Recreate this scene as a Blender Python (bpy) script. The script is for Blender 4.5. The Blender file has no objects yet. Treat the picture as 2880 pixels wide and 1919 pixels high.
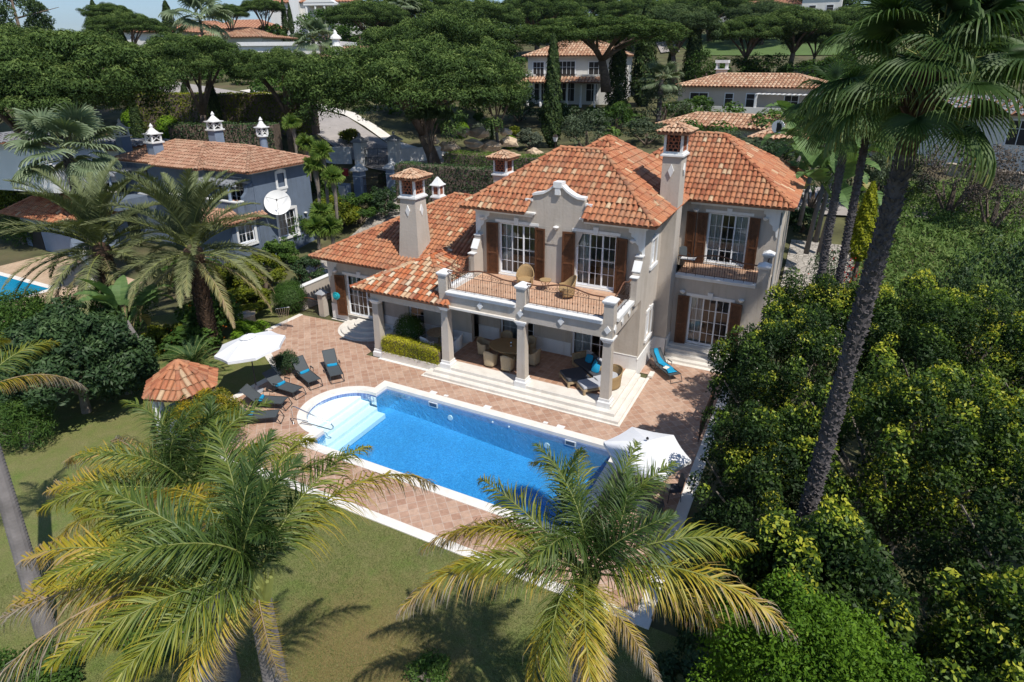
import bpy, bmesh, math, random
import numpy as np
from math import sin, cos, pi, radians, atan2, sqrt, hypot
from mathutils import Vector, Matrix
S = bpy.context.scene
COL = S.collection
random.seed(7)

# ------------------------------------------------------------ camera model (measured from the photograph)
F_, CX_, CY_ = 1731.8, 1440., 820.
_p, _y, _r = [radians(a) for a in (20.643, -27.151, -.3248)]
_fw = np.array([sin(_y)*cos(_p), cos(_y)*cos(_p), -sin(_p)])
_rt = np.array([cos(_y), -sin(_y), 0]); _up = np.cross(_rt, _fw)
RM = np.array([cos(_r)*_rt+sin(_r)*_up, -sin(_r)*_rt+cos(_r)*_up, _fw])
CAM = np.array([6.15, -21.81, 14.5])
def ray(x, y): return RM.T @ np.array([(x-CX_)/F_, (CY_-y)/F_, 1.])
def gz(x, y, z=0.):
    d = ray(x, y); return CAM+d*((z-CAM[2])/d[2])
def at(x, y, dist):
    d = ray(x, y); return CAM+d*dist/hypot(d[0], d[1])
def terrain(x, y):
    t = [(-400, 0), (10, 0), (15, .5), (30, 4.0), (80, 9), (120, 14.5), (170, 23), (260, 31), (340, 26), (700, 0), (4000, 0)]
    k = 1.0
    if x < -60: k = max(.72, 1-(-60-x)/400.)
    z = 0
    for (a, za), (b, zb) in zip(t, t[1:]):
        if a <= y <= b: z = za+(zb-za)*(y-a)/(b-a); break
    if y > 60: z += .5*sin(x*.05)*min(1, (y-60)/60)
    if x < -48: z += .085*min(110, -48-x)*max(0, min(1, (y+12)/25))*(1-max(0, min(1, (y-110)/60)))
    def ss(a, b, v): t_ = max(0., min(1., (v-a)/(b-a))); return t_*t_*(3-2*t_)
    z += 2.6*ss(-38, -50, x)*ss(15, 27, y)*(1-ss(85, 120, y))
    return z*k

# ------------------------------------------------------------ helpers
def wloc(o):
    v = Vector((0, 0, 0))
    while o is not None: v = v+o.location; o = o.parent
    return v
def tag(o, label=None, cat=None, group=None, kind=None):
    if label: o['label'] = label
    if cat: o['category'] = cat
    if group: o['group'] = group
    if kind: o['kind'] = kind
    return o
def empty(name, loc, label, cat, group=None):
    o = bpy.data.objects.new(name, None); COL.objects.link(o); o.location = Vector([float(a) for a in loc]); o.empty_display_size = .3
    return tag(o, label, cat, group)
def mobj(name, me, parent=None):
    o = bpy.data.objects.new(name, me); COL.objects.link(o)
    if parent is not None: o.parent = parent
    return o
class MB:
    def __init__(s): s.v = []; s.f = []; s.mi = []; s.M = None
    def add(s, vs, fs, mi=0):
        n = len(s.v)
        if s.M is not None: vs = [tuple(s.M @ Vector(v)) for v in vs]
        s.v += [tuple(v) for v in vs]; s.f += [tuple(i+n for i in f) for f in fs]; s.mi += [mi]*len(fs)
    def box(s, x0, x1, y0, y1, z0, z1, mi=0):
        s.add([(x0, y0, z0), (x1, y0, z0), (x1, y1, z0), (x0, y1, z0), (x0, y0, z1), (x1, y0, z1), (x1, y1, z1), (x0, y1, z1)],
              [(3, 2, 1, 0), (4, 5, 6, 7), (0, 1, 5, 4), (1, 2, 6, 5), (2, 3, 7, 6), (3, 0, 4, 7)], mi)
    def frust(s, r0, z0, r1, z1, mi=0):   # r=(x0,x1,y0,y1)
        a, b = r0, r1
        s.add([(a[0], a[2], z0), (a[1], a[2], z0), (a[1], a[3], z0), (a[0], a[3], z0), (b[0], b[2], z1), (b[1], b[2], z1), (b[1], b[3], z1), (b[0], b[3], z1)],
              [(3, 2, 1, 0), (4, 5, 6, 7), (0, 1, 5, 4), (1, 2, 6, 5), (2, 3, 7, 6), (3, 0, 4, 7)], mi)
    def ext(s, pts, vec, mi=0):           # extrude polygon along vec
        n = len(pts); q = [tuple(Vector(p)+Vector(vec)) for p in pts]
        s.add(list(pts)+q, [tuple(range(n))[::-1], tuple(range(n, 2*n))]+[(i, (i+1) % n, n+(i+1) % n, n+i) for i in range(n)], mi)
    def tube(s, pts, r, n=8, mi=0, caps=True):
        pts = [Vector(p) for p in pts]; m = len(pts)
        rs = r if isinstance(r, (list, tuple)) else [r]*m
        up = None; vs = []
        for i, p in enumerate(pts):
            t = (pts[min(i+1, m-1)]-pts[max(i-1, 0)]).normalized()
            if up is None:
                up = Vector((0, 0, 1)) if abs(t.z) < .9 else Vector((1, 0, 0))
            a = t.cross(up).normalized(); b = a.cross(t).normalized(); up = b
            for k in range(n):
                q = p+(a*cos(2*pi*k/n)+b*sin(2*pi*k/n))*rs[i]; vs.append(tuple(q))
        fs = [(i*n+k, i*n+(k+1) % n, (i+1)*n+(k+1) % n, (i+1)*n+k) for i in range(m-1) for k in range(n)]
        if caps: fs += [tuple(range(n))[::-1], tuple(range((m-1)*n, m*n))]
        s.add(vs, fs, mi)
    def lathe(s, prof, c=(0, 0, 0), n=16, mi=0, a0=0.):
        vs = [(c[0]+r*cos(a0+2*pi*k/n), c[1]+r*sin(a0+2*pi*k/n), c[2]+z) for r, z in prof for k in range(n)]
        m = len(prof)
        fs = [(i*n+k, i*n+(k+1) % n, (i+1)*n+(k+1) % n, (i+1)*n+k) for i in range(m-1) for k in range(n)]
        fs += [tuple(range(n))[::-1], tuple(range((m-1)*n, m*n))]
        s.add(vs, fs, mi)
    def build(s, name, mats, parent=None, smooth=False, world=True, bevel=0):
        me = bpy.data.meshes.new(name)
        off = wloc(parent) if (world and parent is not None) else Vector((0, 0, 0))
        me.from_pydata([tuple(Vector(v)-off) for v in s.v], [], s.f)
        for m in (mats if isinstance(mats, (list, tuple)) else [mats]): me.materials.append(m)
        if len(me.materials) > 1: me.polygons.foreach_set('material_index', s.mi)
        if smooth:
            me.polygons.foreach_set('use_smooth', [True]*len(me.polygons))
        me.update()
        o = mobj(name, me, parent)
        if bevel:
            b = o.modifiers.new('bevel', 'BEVEL'); b.width = bevel; b.segments = 2; b.limit_method = 'ANGLE'
        return o
def npmesh(name, V, Fq, mat, attr=None, smooth=False):
    V = np.asarray(V, dtype=np.float32); Fq = np.asarray(Fq, dtype=np.int32); k = Fq.shape[1]
    me = bpy.data.meshes.new(name)
    me.vertices.add(len(V)); me.vertices.foreach_set('co', V.ravel())
    me.loops.add(Fq.size); me.loops.foreach_set('vertex_index', Fq.ravel())
    me.polygons.add(len(Fq)); me.polygons.foreach_set('loop_start', np.arange(0, Fq.size, k, dtype=np.int32))
    me.polygons.foreach_set('loop_total', np.full(len(Fq), k, dtype=np.int32))
    if attr is not None:
        a = me.attributes.new('v', 'FLOAT', 'FACE'); a.data.foreach_set('value', np.asarray(attr, dtype=np.float32))
    if smooth: me.polygons.foreach_set('use_smooth', np.ones(len(Fq), dtype=bool))
    me.materials.append(mat); me.update(calc_edges=True); me.validate()
    return me
def kids(o): return [c for c in bpy.data.objects if c.parent == o]
def copy_tree(o, parent=None):
    ch = kids(o)
    c = o.copy(); COL.objects.link(c); c.parent = parent
    for k in ch: copy_tree(k, c)
    return c
def place(o, loc, rz=0., sc=None):
    o.location = Vector([float(a) for a in loc]); o.rotation_euler = (0, 0, rz)
    if sc is not None: o.scale = (sc, sc, sc) if not isinstance(sc, (tuple, list)) else sc
    return o

# ------------------------------------------------------------ materials
def mat(name):
    m = bpy.data.materials.new(name); m.use_nodes = True; nt = m.node_tree
    for n in list(nt.nodes): nt.nodes.remove(n)
    return m, nt
def N(nt, t, **k):
    n = nt.nodes.new(t)
    for a, b in k.items():
        if a.startswith('i_'): n.inputs[a[2:].replace('_', ' ')].default_value = b
        else: setattr(n, a, b)
    return n
def L(nt, a, b): nt.links.new(a, b)
def ramp(nt, stops, src, interp='LINEAR'):
    r = nt.nodes.new('ShaderNodeValToRGB'); r.color_ramp.interpolation = interp
    el = r.color_ramp.elements
    while len(el) > 1: el.remove(el[0])
    el[0].position = stops[0][0]; el[0].color = (*stops[0][1], 1)
    for p, c in stops[1:]:
        e = el.new(p); e.color = (*c, 1)
    nt.links.new(src, r.inputs[0]); return r
def noise(nt, scale, detail=4, rough=.55, co='Object', dist=0.):
    tc = nt.nodes.new('ShaderNodeTexCoord'); n = nt.nodes.new('ShaderNodeTexNoise')
    n.inputs['Scale'].default_value = scale; n.inputs['Detail'].default_value = detail; n.inputs['Roughness'].default_value = rough
    n.inputs['Distortion'].default_value = dist
    nt.links.new(tc.outputs[co], n.inputs['Vector']); return n
def out(nt, sh):
    o = nt.nodes.new('ShaderNodeOutputMaterial'); nt.links.new(sh, o.inputs[0])
def mixc(nt, f, a, b, mode='MIX'):
    m = nt.nodes.new('ShaderNodeMix'); m.data_type = 'RGBA'; m.blend_type = mode
    for s_, v in ((m.inputs['Factor'], f), (m.inputs['A'], a), (m.inputs['B'], b)):
        if isinstance(v, (int, float)): s_.default_value = v
        elif isinstance(v, tuple): s_.default_value = (*v, 1)
        else: nt.links.new(v, s_)
    return m.outputs['Result']
def simple(name, col, rough=.7, var=.12, scale=3., bump=0., bscale=40., metal=0., spec=.4, second=None, sscale=.6):
    m, nt = mat(name)
    n = noise(nt, scale, 6)
    lo = tuple(c*(1-var) for c in col); hi = tuple(min(1, c*(1+var)) for c in col)
    c = ramp(nt, [(.3, lo), (.7, hi)], n.outputs[0]).outputs[0]
    if second:
        n2 = noise(nt, sscale, 5, .65)
        f = ramp(nt, [(.52, (0, 0, 0)), (.7, (1, 1, 1))], n2.outputs[0]).outputs[0]
        c = mixc(nt, f, c, second)
    p = N(nt, 'ShaderNodeBsdfPrincipled'); p.inputs['Roughness'].default_value = rough
    p.inputs['Metallic'].default_value = metal; p.inputs['Specular IOR Level'].default_value = spec
    L(nt, c, p.inputs['Base Color'])
    if bump:
        nb = noise(nt, bscale, 5); b = N(nt, 'ShaderNodeBump'); b.inputs['Strength'].default_value = bump; b.inputs['Distance'].default_value = .03
        L(nt, nb.outputs[0], b.inputs['Height']); L(nt, b.outputs[0], p.inputs['Normal'])
    out(nt, p.outputs[0]); return m
def leafmat(name, stops, trans=.3, gloss=.06, rough=.4):
    gloss *= .45; rough = .55
    m, nt = mat(name)
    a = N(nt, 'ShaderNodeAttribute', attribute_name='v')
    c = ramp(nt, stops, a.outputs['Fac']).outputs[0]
    d = N(nt, 'ShaderNodeBsdfDiffuse'); t = N(nt, 'ShaderNodeBsdfTranslucent'); g = N(nt, 'ShaderNodeBsdfGlossy'); g.inputs['Roughness'].default_value = rough
    g.inputs['Color'].default_value = (.55, .6, .5, 1)
    L(nt, c, d.inputs[0]); L(nt, mixc(nt, 1., c, (1.1, 1.15, .55), 'MULTIPLY'), t.inputs[0])
    m1 = N(nt, 'ShaderNodeMixShader'); m1.inputs[0].default_value = trans; L(nt, d.outputs[0], m1.inputs[1]); L(nt, t.outputs[0], m1.inputs[2])
    m2 = N(nt, 'ShaderNodeMixShader'); m2.inputs[0].default_value = gloss; L(nt, m1.outputs[0], m2.inputs[1]); L(nt, g.outputs[0], m2.inputs[2])
    out(nt, m2.outputs[0]); return m

def stained(m, col=(.80, .77, .72), sc=1.3):
    nt = m.node_tree; p = [n for n in nt.nodes if n.type == 'BSDF_PRINCIPLED'][0]; lk = p.inputs['Base Color'].links[0]; src = lk.from_socket
    tc = N(nt, 'ShaderNodeTexCoord'); mp = N(nt, 'ShaderNodeMapping'); mp.inputs['Scale'].default_value = (sc*2.2, sc*2.2, sc*.22); L(nt, tc.outputs['Object'], mp.inputs[0])
    n = N(nt, 'ShaderNodeTexNoise'); n.inputs['Scale'].default_value = 1.; n.inputs['Detail'].default_value = 6; n.inputs['Roughness'].default_value = .7; L(nt, mp.outputs[0], n.inputs['Vector'])
    f = ramp(nt, [(.5, (0, 0, 0)), (.72, (.8, .8, .8))], n.outputs[0]).outputs[0]; L(nt, mixc(nt, f, src, mixc(nt, 1., src, col, 'MULTIPLY')), p.inputs['Base Color']); return m
STUCCO = simple('beige_stucco', (.49, .435, .375), .85, .05, 1.2, .35, 9., second=(.44, .39, .33), sscale=.5)
stained(STUCCO)
WHITE = simple('white_paint', (.74, .735, .72), .6, .04, 2., .1, 20.)
BLUEW = simple('blue_stucco', (.13, .165, .22), .85, .08, 1.0, .15, 12., second=(.11, .14, .19))
stained(BLUEW); stained(WHITE, (.86, .84, .80), 1.6)
BLUEC = simple('blue_chimney', (.20, .25, .33), .8, .08, 1.0)
CREAM = simple('cream_stone', (.70, .655, .59), .55, .07, 2.5, .08, 15., second=(.63, .58, .51), sscale=1.5)
WOOD = simple('shutter_wood', (.105, .042, .018), .45, .3, 6., .1, 60.)
IRON = simple('wrought_iron', (.035, .022, .016), .5, .2, 8.)
RAILW = simple('rail_wood', (.13, .055, .028), .45, .25, 6.)
UPVC = simple('white_frame', (.75, .76, .78), .35, .02, 2.)
DARK = simple('dark_interior', (.03, .027, .025), .8, .2, 1.)
ROOMF = simple('room_floor', (.16, .10, .06), .5, .2, 1.)
CURT = simple('sheer_curtain', (.62, .62, .62), .9, .05, 3.)
WICK = simple('wicker', (.36, .24, .115), .7, .25, 40., .6, 90.)
WICKL = simple('pale_wicker', (.45, .35, .22), .7, .2, 40., .6, 90.)
TEAK = simple('teak', (.36, .26, .15), .6, .2, 9., .1, 60.)
CHAR = simple('charcoal_fabric', (.055, .058, .068), .9, .1, 30., .2, 120.)
SLING = simple('sling_mesh', (.062, .072, .078), .75, .12, 60.)
ALU = simple('dark_aluminium', (.03, .034, .036), .45, .1, 8.)
TURQ = simple('turquoise_cloth', (.006, .26, .46), .85, .12, 20., .3, 50.)
LGREY = simple('light_cushion', (.42, .43, .46), .9, .06, 20.)
CHROME = simple('stainless_steel', (.7, .7, .7), .18, .03, 5., metal=1.)
PAPER = simple('paper', (.72, .67, .6), .8, .1, 20.)
CANVAS = simple('parasol_canvas', (.72, .72, .73), .85, .03, 6.)
RUBBLE = simple('rough_stone', (.42, .35, .27), .9, .3, 2.2, .9, 5., second=(.3, .25, .19), sscale=1.3)
PINKST = simple('sandstone', (.50, .38, .26), .9, .25, 2., .8, 4.)
SOIL = simple('soil', (.17, .115, .07), .95, .3, 3., .6, 12.)
GREYP = simple('grey_paint', (.33, .34, .36), .6, .08, 2.)
WHITEFAR = simple('white_render', (.68, .66, .62), .8, .05, .5)
BEIGEFAR = simple('pale_beige_render', (.55, .48, .42), .85, .08, .5)
BARK = simple('pine_bark', (.14, .105, .08), .95, .35, 5., .9, 9.)
PALEB = simple('pale_bark', (.20, .17, .14), .95, .3, 5., .8, 9.)
RED = simple('red_paint', (.45, .03, .03), .5)
ORANGEP = simple('orange_paint', (.6, .12, .03), .5)
LAMPW = simple('lamp_ceramic', (.72, .72, .70), .5, .03)
BLACK = simple('black_enamel', (.012, .012, .014), .35)
SOLAR = simple('solar_panel', (.02, .03, .06), .2)
GREYROOF = simple('grey_roof', (.20, .20, .21), .7, .1, .5)

def tilemat(name, stops, lich=.5):
    m, nt = mat(name)
    a = N(nt, 'ShaderNodeAttribute', attribute_name='v')
    c = ramp(nt, stops, a.outputs['Fac']).outputs[0]
    n = noise(nt, 14., 5, .7); c = mixc(nt, .5, c, ramp(nt, [(.3, (.55, .52, .5)), (.65, (1.1, 1.1, 1.1))], n.outputs[0]).outputs[0], 'MULTIPLY')
    n2 = noise(nt, .9, 5, .7); f = ramp(nt, [(.48, (0, 0, 0)), (.68, (lich*1.6, lich*1.6, lich*1.6))], n2.outputs[0]).outputs[0]
    n3 = noise(nt, 30., 3); f = mixc(nt, 1., f, ramp(nt, [(.4, (0, 0, 0)), (.6, (1, 1, 1))], n3.outputs[0]).outputs[0], 'MULTIPLY')
    c = mixc(nt, f, c, (.27, .22, .15))
    p = N(nt, 'ShaderNodeBsdfPrincipled'); p.inputs['Roughness'].default_value = .8; p.inputs['Specular IOR Level'].default_value = .25
    L(nt, c, p.inputs['Base Color']); out(nt, p.outputs[0]); return m
TILE = tilemat('terracotta_tiles', [(0, (.27, .09, .045)), (.2, (.40, .145, .072)), (.5, (.46, .185, .090)), (.78, (.49, .225, .115)), (.90, (.40, .17, .09)), (.965, (.46, .27, .15)), (1, (.58, .44, .28))])
TILEP = tilemat('mixed_terracotta_tiles', [(0, (.22, .06, .03)), (.12, (.47, .14, .055)), (.35, (.50, .18, .08)), (.5, (.38, .19, .12)), (.68, (.50, .30, .17)), (.85, (.60, .44, .28)), (1, (.66, .56, .42))])
TILEB = tilemat('salmon_tiles', [(0, (.34, .175, .11)), (.5, (.43, .24, .155)), (1, (.50, .31, .21))], .4)
TILEC = tilemat('pale_tiles', [(0, (.38, .2, .12)), (.5, (.52, .32, .2)), (1, (.62, .44, .3))], .4)
MORTAR = simple('tile_underlay', (.26, .12, .065), .9, .3, 5.)

def farroof(name, c1, c2, ang_scale=22.):
    m, nt = mat(name)
    tc = N(nt, 'ShaderNodeTexCoord'); w = N(nt, 'ShaderNodeTexWave'); w.bands_direction = 'X'; w.inputs['Scale'].default_value = 1.1; w.inputs['Distortion'].default_value = .3
    L(nt, tc.outputs['Object'], w.inputs['Vector'])
    n = noise(nt, 1.2, 6, .7); c = ramp(nt, [(.3, c1), (.7, c2)], n.outputs[0]).outputs[0]
    p = N(nt, 'ShaderNodeBsdfPrincipled'); p.inputs['Roughness'].default_value = .85; L(nt, c, p.inputs['Base Color'])
    out(nt, p.outputs[0]); return m
FARROOF = farroof('far_terracotta', (.38, .16, .09), (.52, .27, .165))

def glassmat():
    m, nt = mat('window_glass')
    t = N(nt, 'ShaderNodeBsdfTransparent'); t.inputs[0].default_value = (.80, .84, .84, 1)
    g = N(nt, 'ShaderNodeBsdfGlossy'); g.inputs['Roughness'].default_value = .02
    f = N(nt, 'ShaderNodeFresnel'); f.inputs[0].default_value = 1.75
    mx = N(nt, 'ShaderNodeMixShader'); L(nt, f.outputs[0], mx.inputs[0]); L(nt, t.outputs[0], mx.inputs[1]); L(nt, g.outputs[0], mx.inputs[2])
    out(nt, mx.outputs[0]); return m
GLASS = glassmat()

def deckmat(name, size, rot, c1, c2, mortar, msize=.012, nsc=5., lo=(.72, .68, .66), hi=(1.18, 1.15, 1.12)):
    m, nt = mat(name)
    tc = N(nt, 'ShaderNodeTexCoord'); mp = N(nt, 'ShaderNodeMapping'); mp.inputs['Rotation'].default_value = (0, 0, rot)
    L(nt, tc.outputs['Object'], mp.inputs[0])
    b = N(nt, 'ShaderNodeTexBrick'); b.offset = 0.; b.inputs['Scale'].default_value = 1.; b.inputs['Brick Width'].default_value = size; b.inputs['Row Height'].default_value = size
    b.inputs['Mortar Size'].default_value = msize; b.inputs['Mortar Smooth'].default_value = .3; b.inputs['Color1'].default_value = (*c1, 1); b.inputs['Color2'].default_value = (*c2, 1); b.inputs['Mortar'].default_value = (*mortar, 1)
    b.inputs['Bias'].default_value = -.1
    L(nt, mp.outputs[0], b.inputs['Vector'])
    n = noise(nt, nsc, 6, .7); c = mixc(nt, .7, b.outputs['Color'], ramp(nt, [(.3, lo), (.65, hi)], n.outputs[0]).outputs[0], 'MULTIPLY')
    n2 = noise(nt, .5, 4, .6); c = mixc(nt, .5, c, ramp(nt, [(.35, (.85, .84, .82)), (.65, (1.1, 1.1, 1.1))], n2.outputs[0]).outputs[0], 'MULTIPLY')
    p = N(nt, 'ShaderNodeBsdfPrincipled'); p.inputs['Roughness'].default_value = .7; L(nt, c, p.inputs['Base Color'])
    bp = N(nt, 'ShaderNodeBump'); bp.inputs['Strength'].default_value = .25; bp.inputs['Distance'].default_value = .01; bp.invert = True; L(nt, b.outputs['Fac'], bp.inputs['Height']); L(nt, bp.outputs[0], p.inputs['Normal'])
    out(nt, p.outputs[0]); return m
DECK = deckmat('terracotta_paving', .33, radians(45), (.38, .225, .155), (.50, .345, .255), (.50, .40, .33))
DECK3 = deckmat('balcony_paving', .33, 0., (.47, .28, .18), (.56, .37, .25), (.5, .36, .27))
DECK2 = deckmat('terracotta_floor', .33, 0., (.36, .20, .125), (.46, .29, .20), (.46, .35, .28))
BDECK = deckmat('neighbour_paving', .5, 0., (.46, .33, .22), (.52, .39, .27), (.5, .38, .28))
MOSAIC = deckmat('pool_mosaic_painted_ripples', .05, 0., (.018, .20, .50), (.05, .31, .64), (.16, .42, .66), .004, 11., (.62, .70, .74), (1.6, 1.3, 1.18))  # strong noise contrast paints sunlit water ripples into the tile colours
MOSD = deckmat('waterline_mosaic', .05, 0., (.05, .10, .34), (.16, .26, .52), (.3, .4, .6), .004)

def copemat():
    m = simple('pool_coping', (.74, .70, .64), .6, .05, 3., .05, 30., second=(.70, .64, .57), sscale=2.)
    return m
COPE = copemat()
def watermat(name, tint):
    m, nt = mat(name)
    t = N(nt, 'ShaderNodeBsdfTransparent'); t.inputs[0].default_value = (*tint, 1)
    g = N(nt, 'ShaderNodeBsdfGlossy'); g.inputs['Roughness'].default_value = .03
    f = N(nt, 'ShaderNodeFresnel'); f.inputs[0].default_value = 1.33
    n = noise(nt, 4.5, 3, .5, dist=.6); b = N(nt, 'ShaderNodeBump'); b.inputs['Strength'].default_value = .5; b.inputs['Distance'].default_value = .05
    L(nt, n.outputs[0], b.inputs['Height']); L(nt, b.outputs[0], g.inputs['Normal']); L(nt, b.outputs[0], f.inputs['Normal'])
    mx = N(nt, 'ShaderNodeMixShader'); L(nt, f.outputs[0], mx.inputs[0]); L(nt, t.outputs[0], mx.inputs[1]); L(nt, g.outputs[0], mx.inputs[2])
    va = N(nt, 'ShaderNodeVolumeAbsorption'); va.inputs['Color'].default_value = (.45, .88, .98, 1); va.inputs['Density'].default_value = .42
    out(nt, mx.outputs[0]); nt.links.new(va.outputs[0], [n_ for n_ in nt.nodes if n_.type == 'OUTPUT_MATERIAL'][0].inputs['Volume']); return m
WATER = watermat('clear_water', (.95, .985, .995))

def lawnmat():
    m, nt = mat('lawn_grass')
    n1 = noise(nt, .35, 5, .6); n2 = noise(nt, 1.6, 6, .7); n3 = noise(nt, 38., 3, .7)
    c = ramp(nt, [(.34, (.165, .185, .062)), (.5, (.185, .185, .075)), (.62, (.125, .18, .045)), (.72, (.20, .175, .08))], n1.outputs[0]).outputs[0]
    c2 = ramp(nt, [(.3, (.23, .205, .11)), (.5, (.165, .175, .07)), (.7, (.11, .175, .04))], n2.outputs[0]).outputs[0]
    c = mixc(nt, .5, c, c2)
    # a browner worn patch close to the palms
    tc = N(nt, 'ShaderNodeTexCoord'); mp = N(nt, 'ShaderNodeMapping'); mp.inputs['Location'].default_value = (2.6, 13.6, 0); L(nt, tc.outputs['Object'], mp.inputs[0])
    ln = N(nt, 'ShaderNodeVectorMath', operation='LENGTH'); L(nt, mp.outputs[0], ln.inputs[0])
    ad = N(nt, 'ShaderNodeMath', operation='MULTIPLY_ADD'); ad.inputs[1].default_value = 3.; L(nt, n2.outputs[0], ad.inputs[0]); L(nt, ln.outputs['Value'], ad.inputs[2])
    f = ramp(nt, [(.26, (.55, .55, .55)), (.5, (0, 0, 0))], N2(nt, ad.outputs[0], .1)).outputs[0]
    c = mixc(nt, f, c, (.19, .12, .055))
    c = mixc(nt, .75, c, ramp(nt, [(.3, (.45, .45, .4)), (.7, (1.55, 1.5, 1.35))], n3.outputs[0]).outputs[0], 'MULTIPLY')
    p = N(nt, 'ShaderNodeBsdfPrincipled'); p.inputs['Roughness'].default_value = .95; p.inputs['Specular IOR Level'].default_value = .1; L(nt, c, p.inputs['Base Color'])
    b = N(nt, 'ShaderNodeBump'); b.inputs['Strength'].default_value = .8; b.inputs['Distance'].default_value = .04; L(nt, n3.outputs[0], b.inputs['Height']); L(nt, b.outputs[0], p.inputs['Normal'])
    out(nt, p.outputs[0]); return m
def N2(nt, s, k):
    m = N(nt, 'ShaderNodeMath', operation='MULTIPLY'); m.inputs[1].default_value = k; L(nt, s, m.inputs[0]); return m.outputs[0]
LAWN = lawnmat()
GROUND = simple('garden_ground', (.085, .085, .035), .95, .5, .4, .6, 6., second=(.12, .09, .05), sscale=.15)
FAIR = simple('fairway_grass', (.085, .135, .035), .95, .12, .3)
DRYG = simple('dry_grass', (.12, .13, .055), .95, .3, .5, .5, 4.)
ASPH = simple('pale_asphalt', (.33, .30, .28), .9, .1, 1.5)
HILLM = simple('far_hills', (.06, .075, .06), .95, .35, .004)
def cobble():
    m, nt = mat('cobbled_driveway')
    tc = N(nt, 'ShaderNodeTexCoord'); v = N(nt, 'ShaderNodeTexVoronoi'); v.feature = 'DISTANCE_TO_EDGE'; v.inputs['Scale'].default_value = 3.2; L(nt, tc.outputs['Object'], v.inputs['Vector'])
    v2 = N(nt, 'ShaderNodeTexVoronoi'); v2.inputs['Scale'].default_value = 3.2; L(nt, tc.outputs['Object'], v2.inputs['Vector'])
    bw = N(nt, 'ShaderNodeRGBToBW'); L(nt, v2.outputs['Color'], bw.inputs[0]); c = mixc(nt, .5, (.42, .38, .33), ramp(nt, [(.2, (.55, .55, .55)), (.8, (1, 1, 1))], bw.outputs[0]).outputs[0], 'MULTIPLY')
    c = mixc(nt, ramp(nt, [(0, (1, 1, 1)), (.09, (0, 0, 0))], v.outputs[0]).outputs[0], c, (.14, .12, .10))
    p = N(nt, 'ShaderNodeBsdfPrincipled'); p.inputs['Roughness'].default_value = .85; L(nt, c, p.inputs['Base Color']); out(nt, p.outputs[0]); return m
COBB = cobble()

# ------------------------------------------------------------ camera, world, sun
cd = bpy.data.cameras.new('camera'); cam = bpy.data.objects.new('camera', cd); COL.objects.link(cam)
cd.sensor_width = 36; cd.lens = F_/2880*36; cd.clip_start = .2; cd.clip_end = 40000
cd.shift_y = -(959.5-CY_)/2880
M4 = Matrix.Identity(4)
for i in range(3):
    M4[i][0] = RM[0][i]; M4[i][1] = RM[1][i]; M4[i][2] = -RM[2][i]; M4[i][3] = CAM[i]
cam.matrix_world = M4
S.camera = cam
SUND = Vector((.57, -.30, 1)).normalized()
w = bpy.data.worlds.new('World'); S.world = w; w.use_nodes = True; nt = w.node_tree
for n in list(nt.nodes): nt.nodes.remove(n)
sky = nt.nodes.new('ShaderNodeTexSky'); sky.sky_type = 'NISHITA'; sky.sun_disc = False
sky.sun_elevation = math.asin(SUND.z); sky.sun_rotation = atan2(SUND.x, SUND.y); sky.altitude = 0; sky.air_density = 1.; sky.dust_density = .1; sky.ozone_density = 5.
bg = nt.nodes.new('ShaderNodeBackground'); bg.inputs[1].default_value = .080
wo = nt.nodes.new('ShaderNodeOutputWorld'); nt.links.new(sky.outputs[0], bg.inputs[0]); nt.links.new(bg.outputs[0], wo.inputs[0])
sd = bpy.data.lights.new('sun', 'SUN'); sd.energy = 3.4; sd.angle = radians(.5); sd.color = (1, .955, .88)
sun = bpy.data.objects.new('sun', sd); COL.objects.link(sun); sun.rotation_euler = SUND.to_track_quat('Z', 'Y').to_euler(); sun.location = (60, -30, 100)
S.view_settings.view_transform = 'Standard'; S.view_settings.look = 'None'; S.view_settings.gamma = 1; S.view_settings.exposure = 0.64
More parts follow.
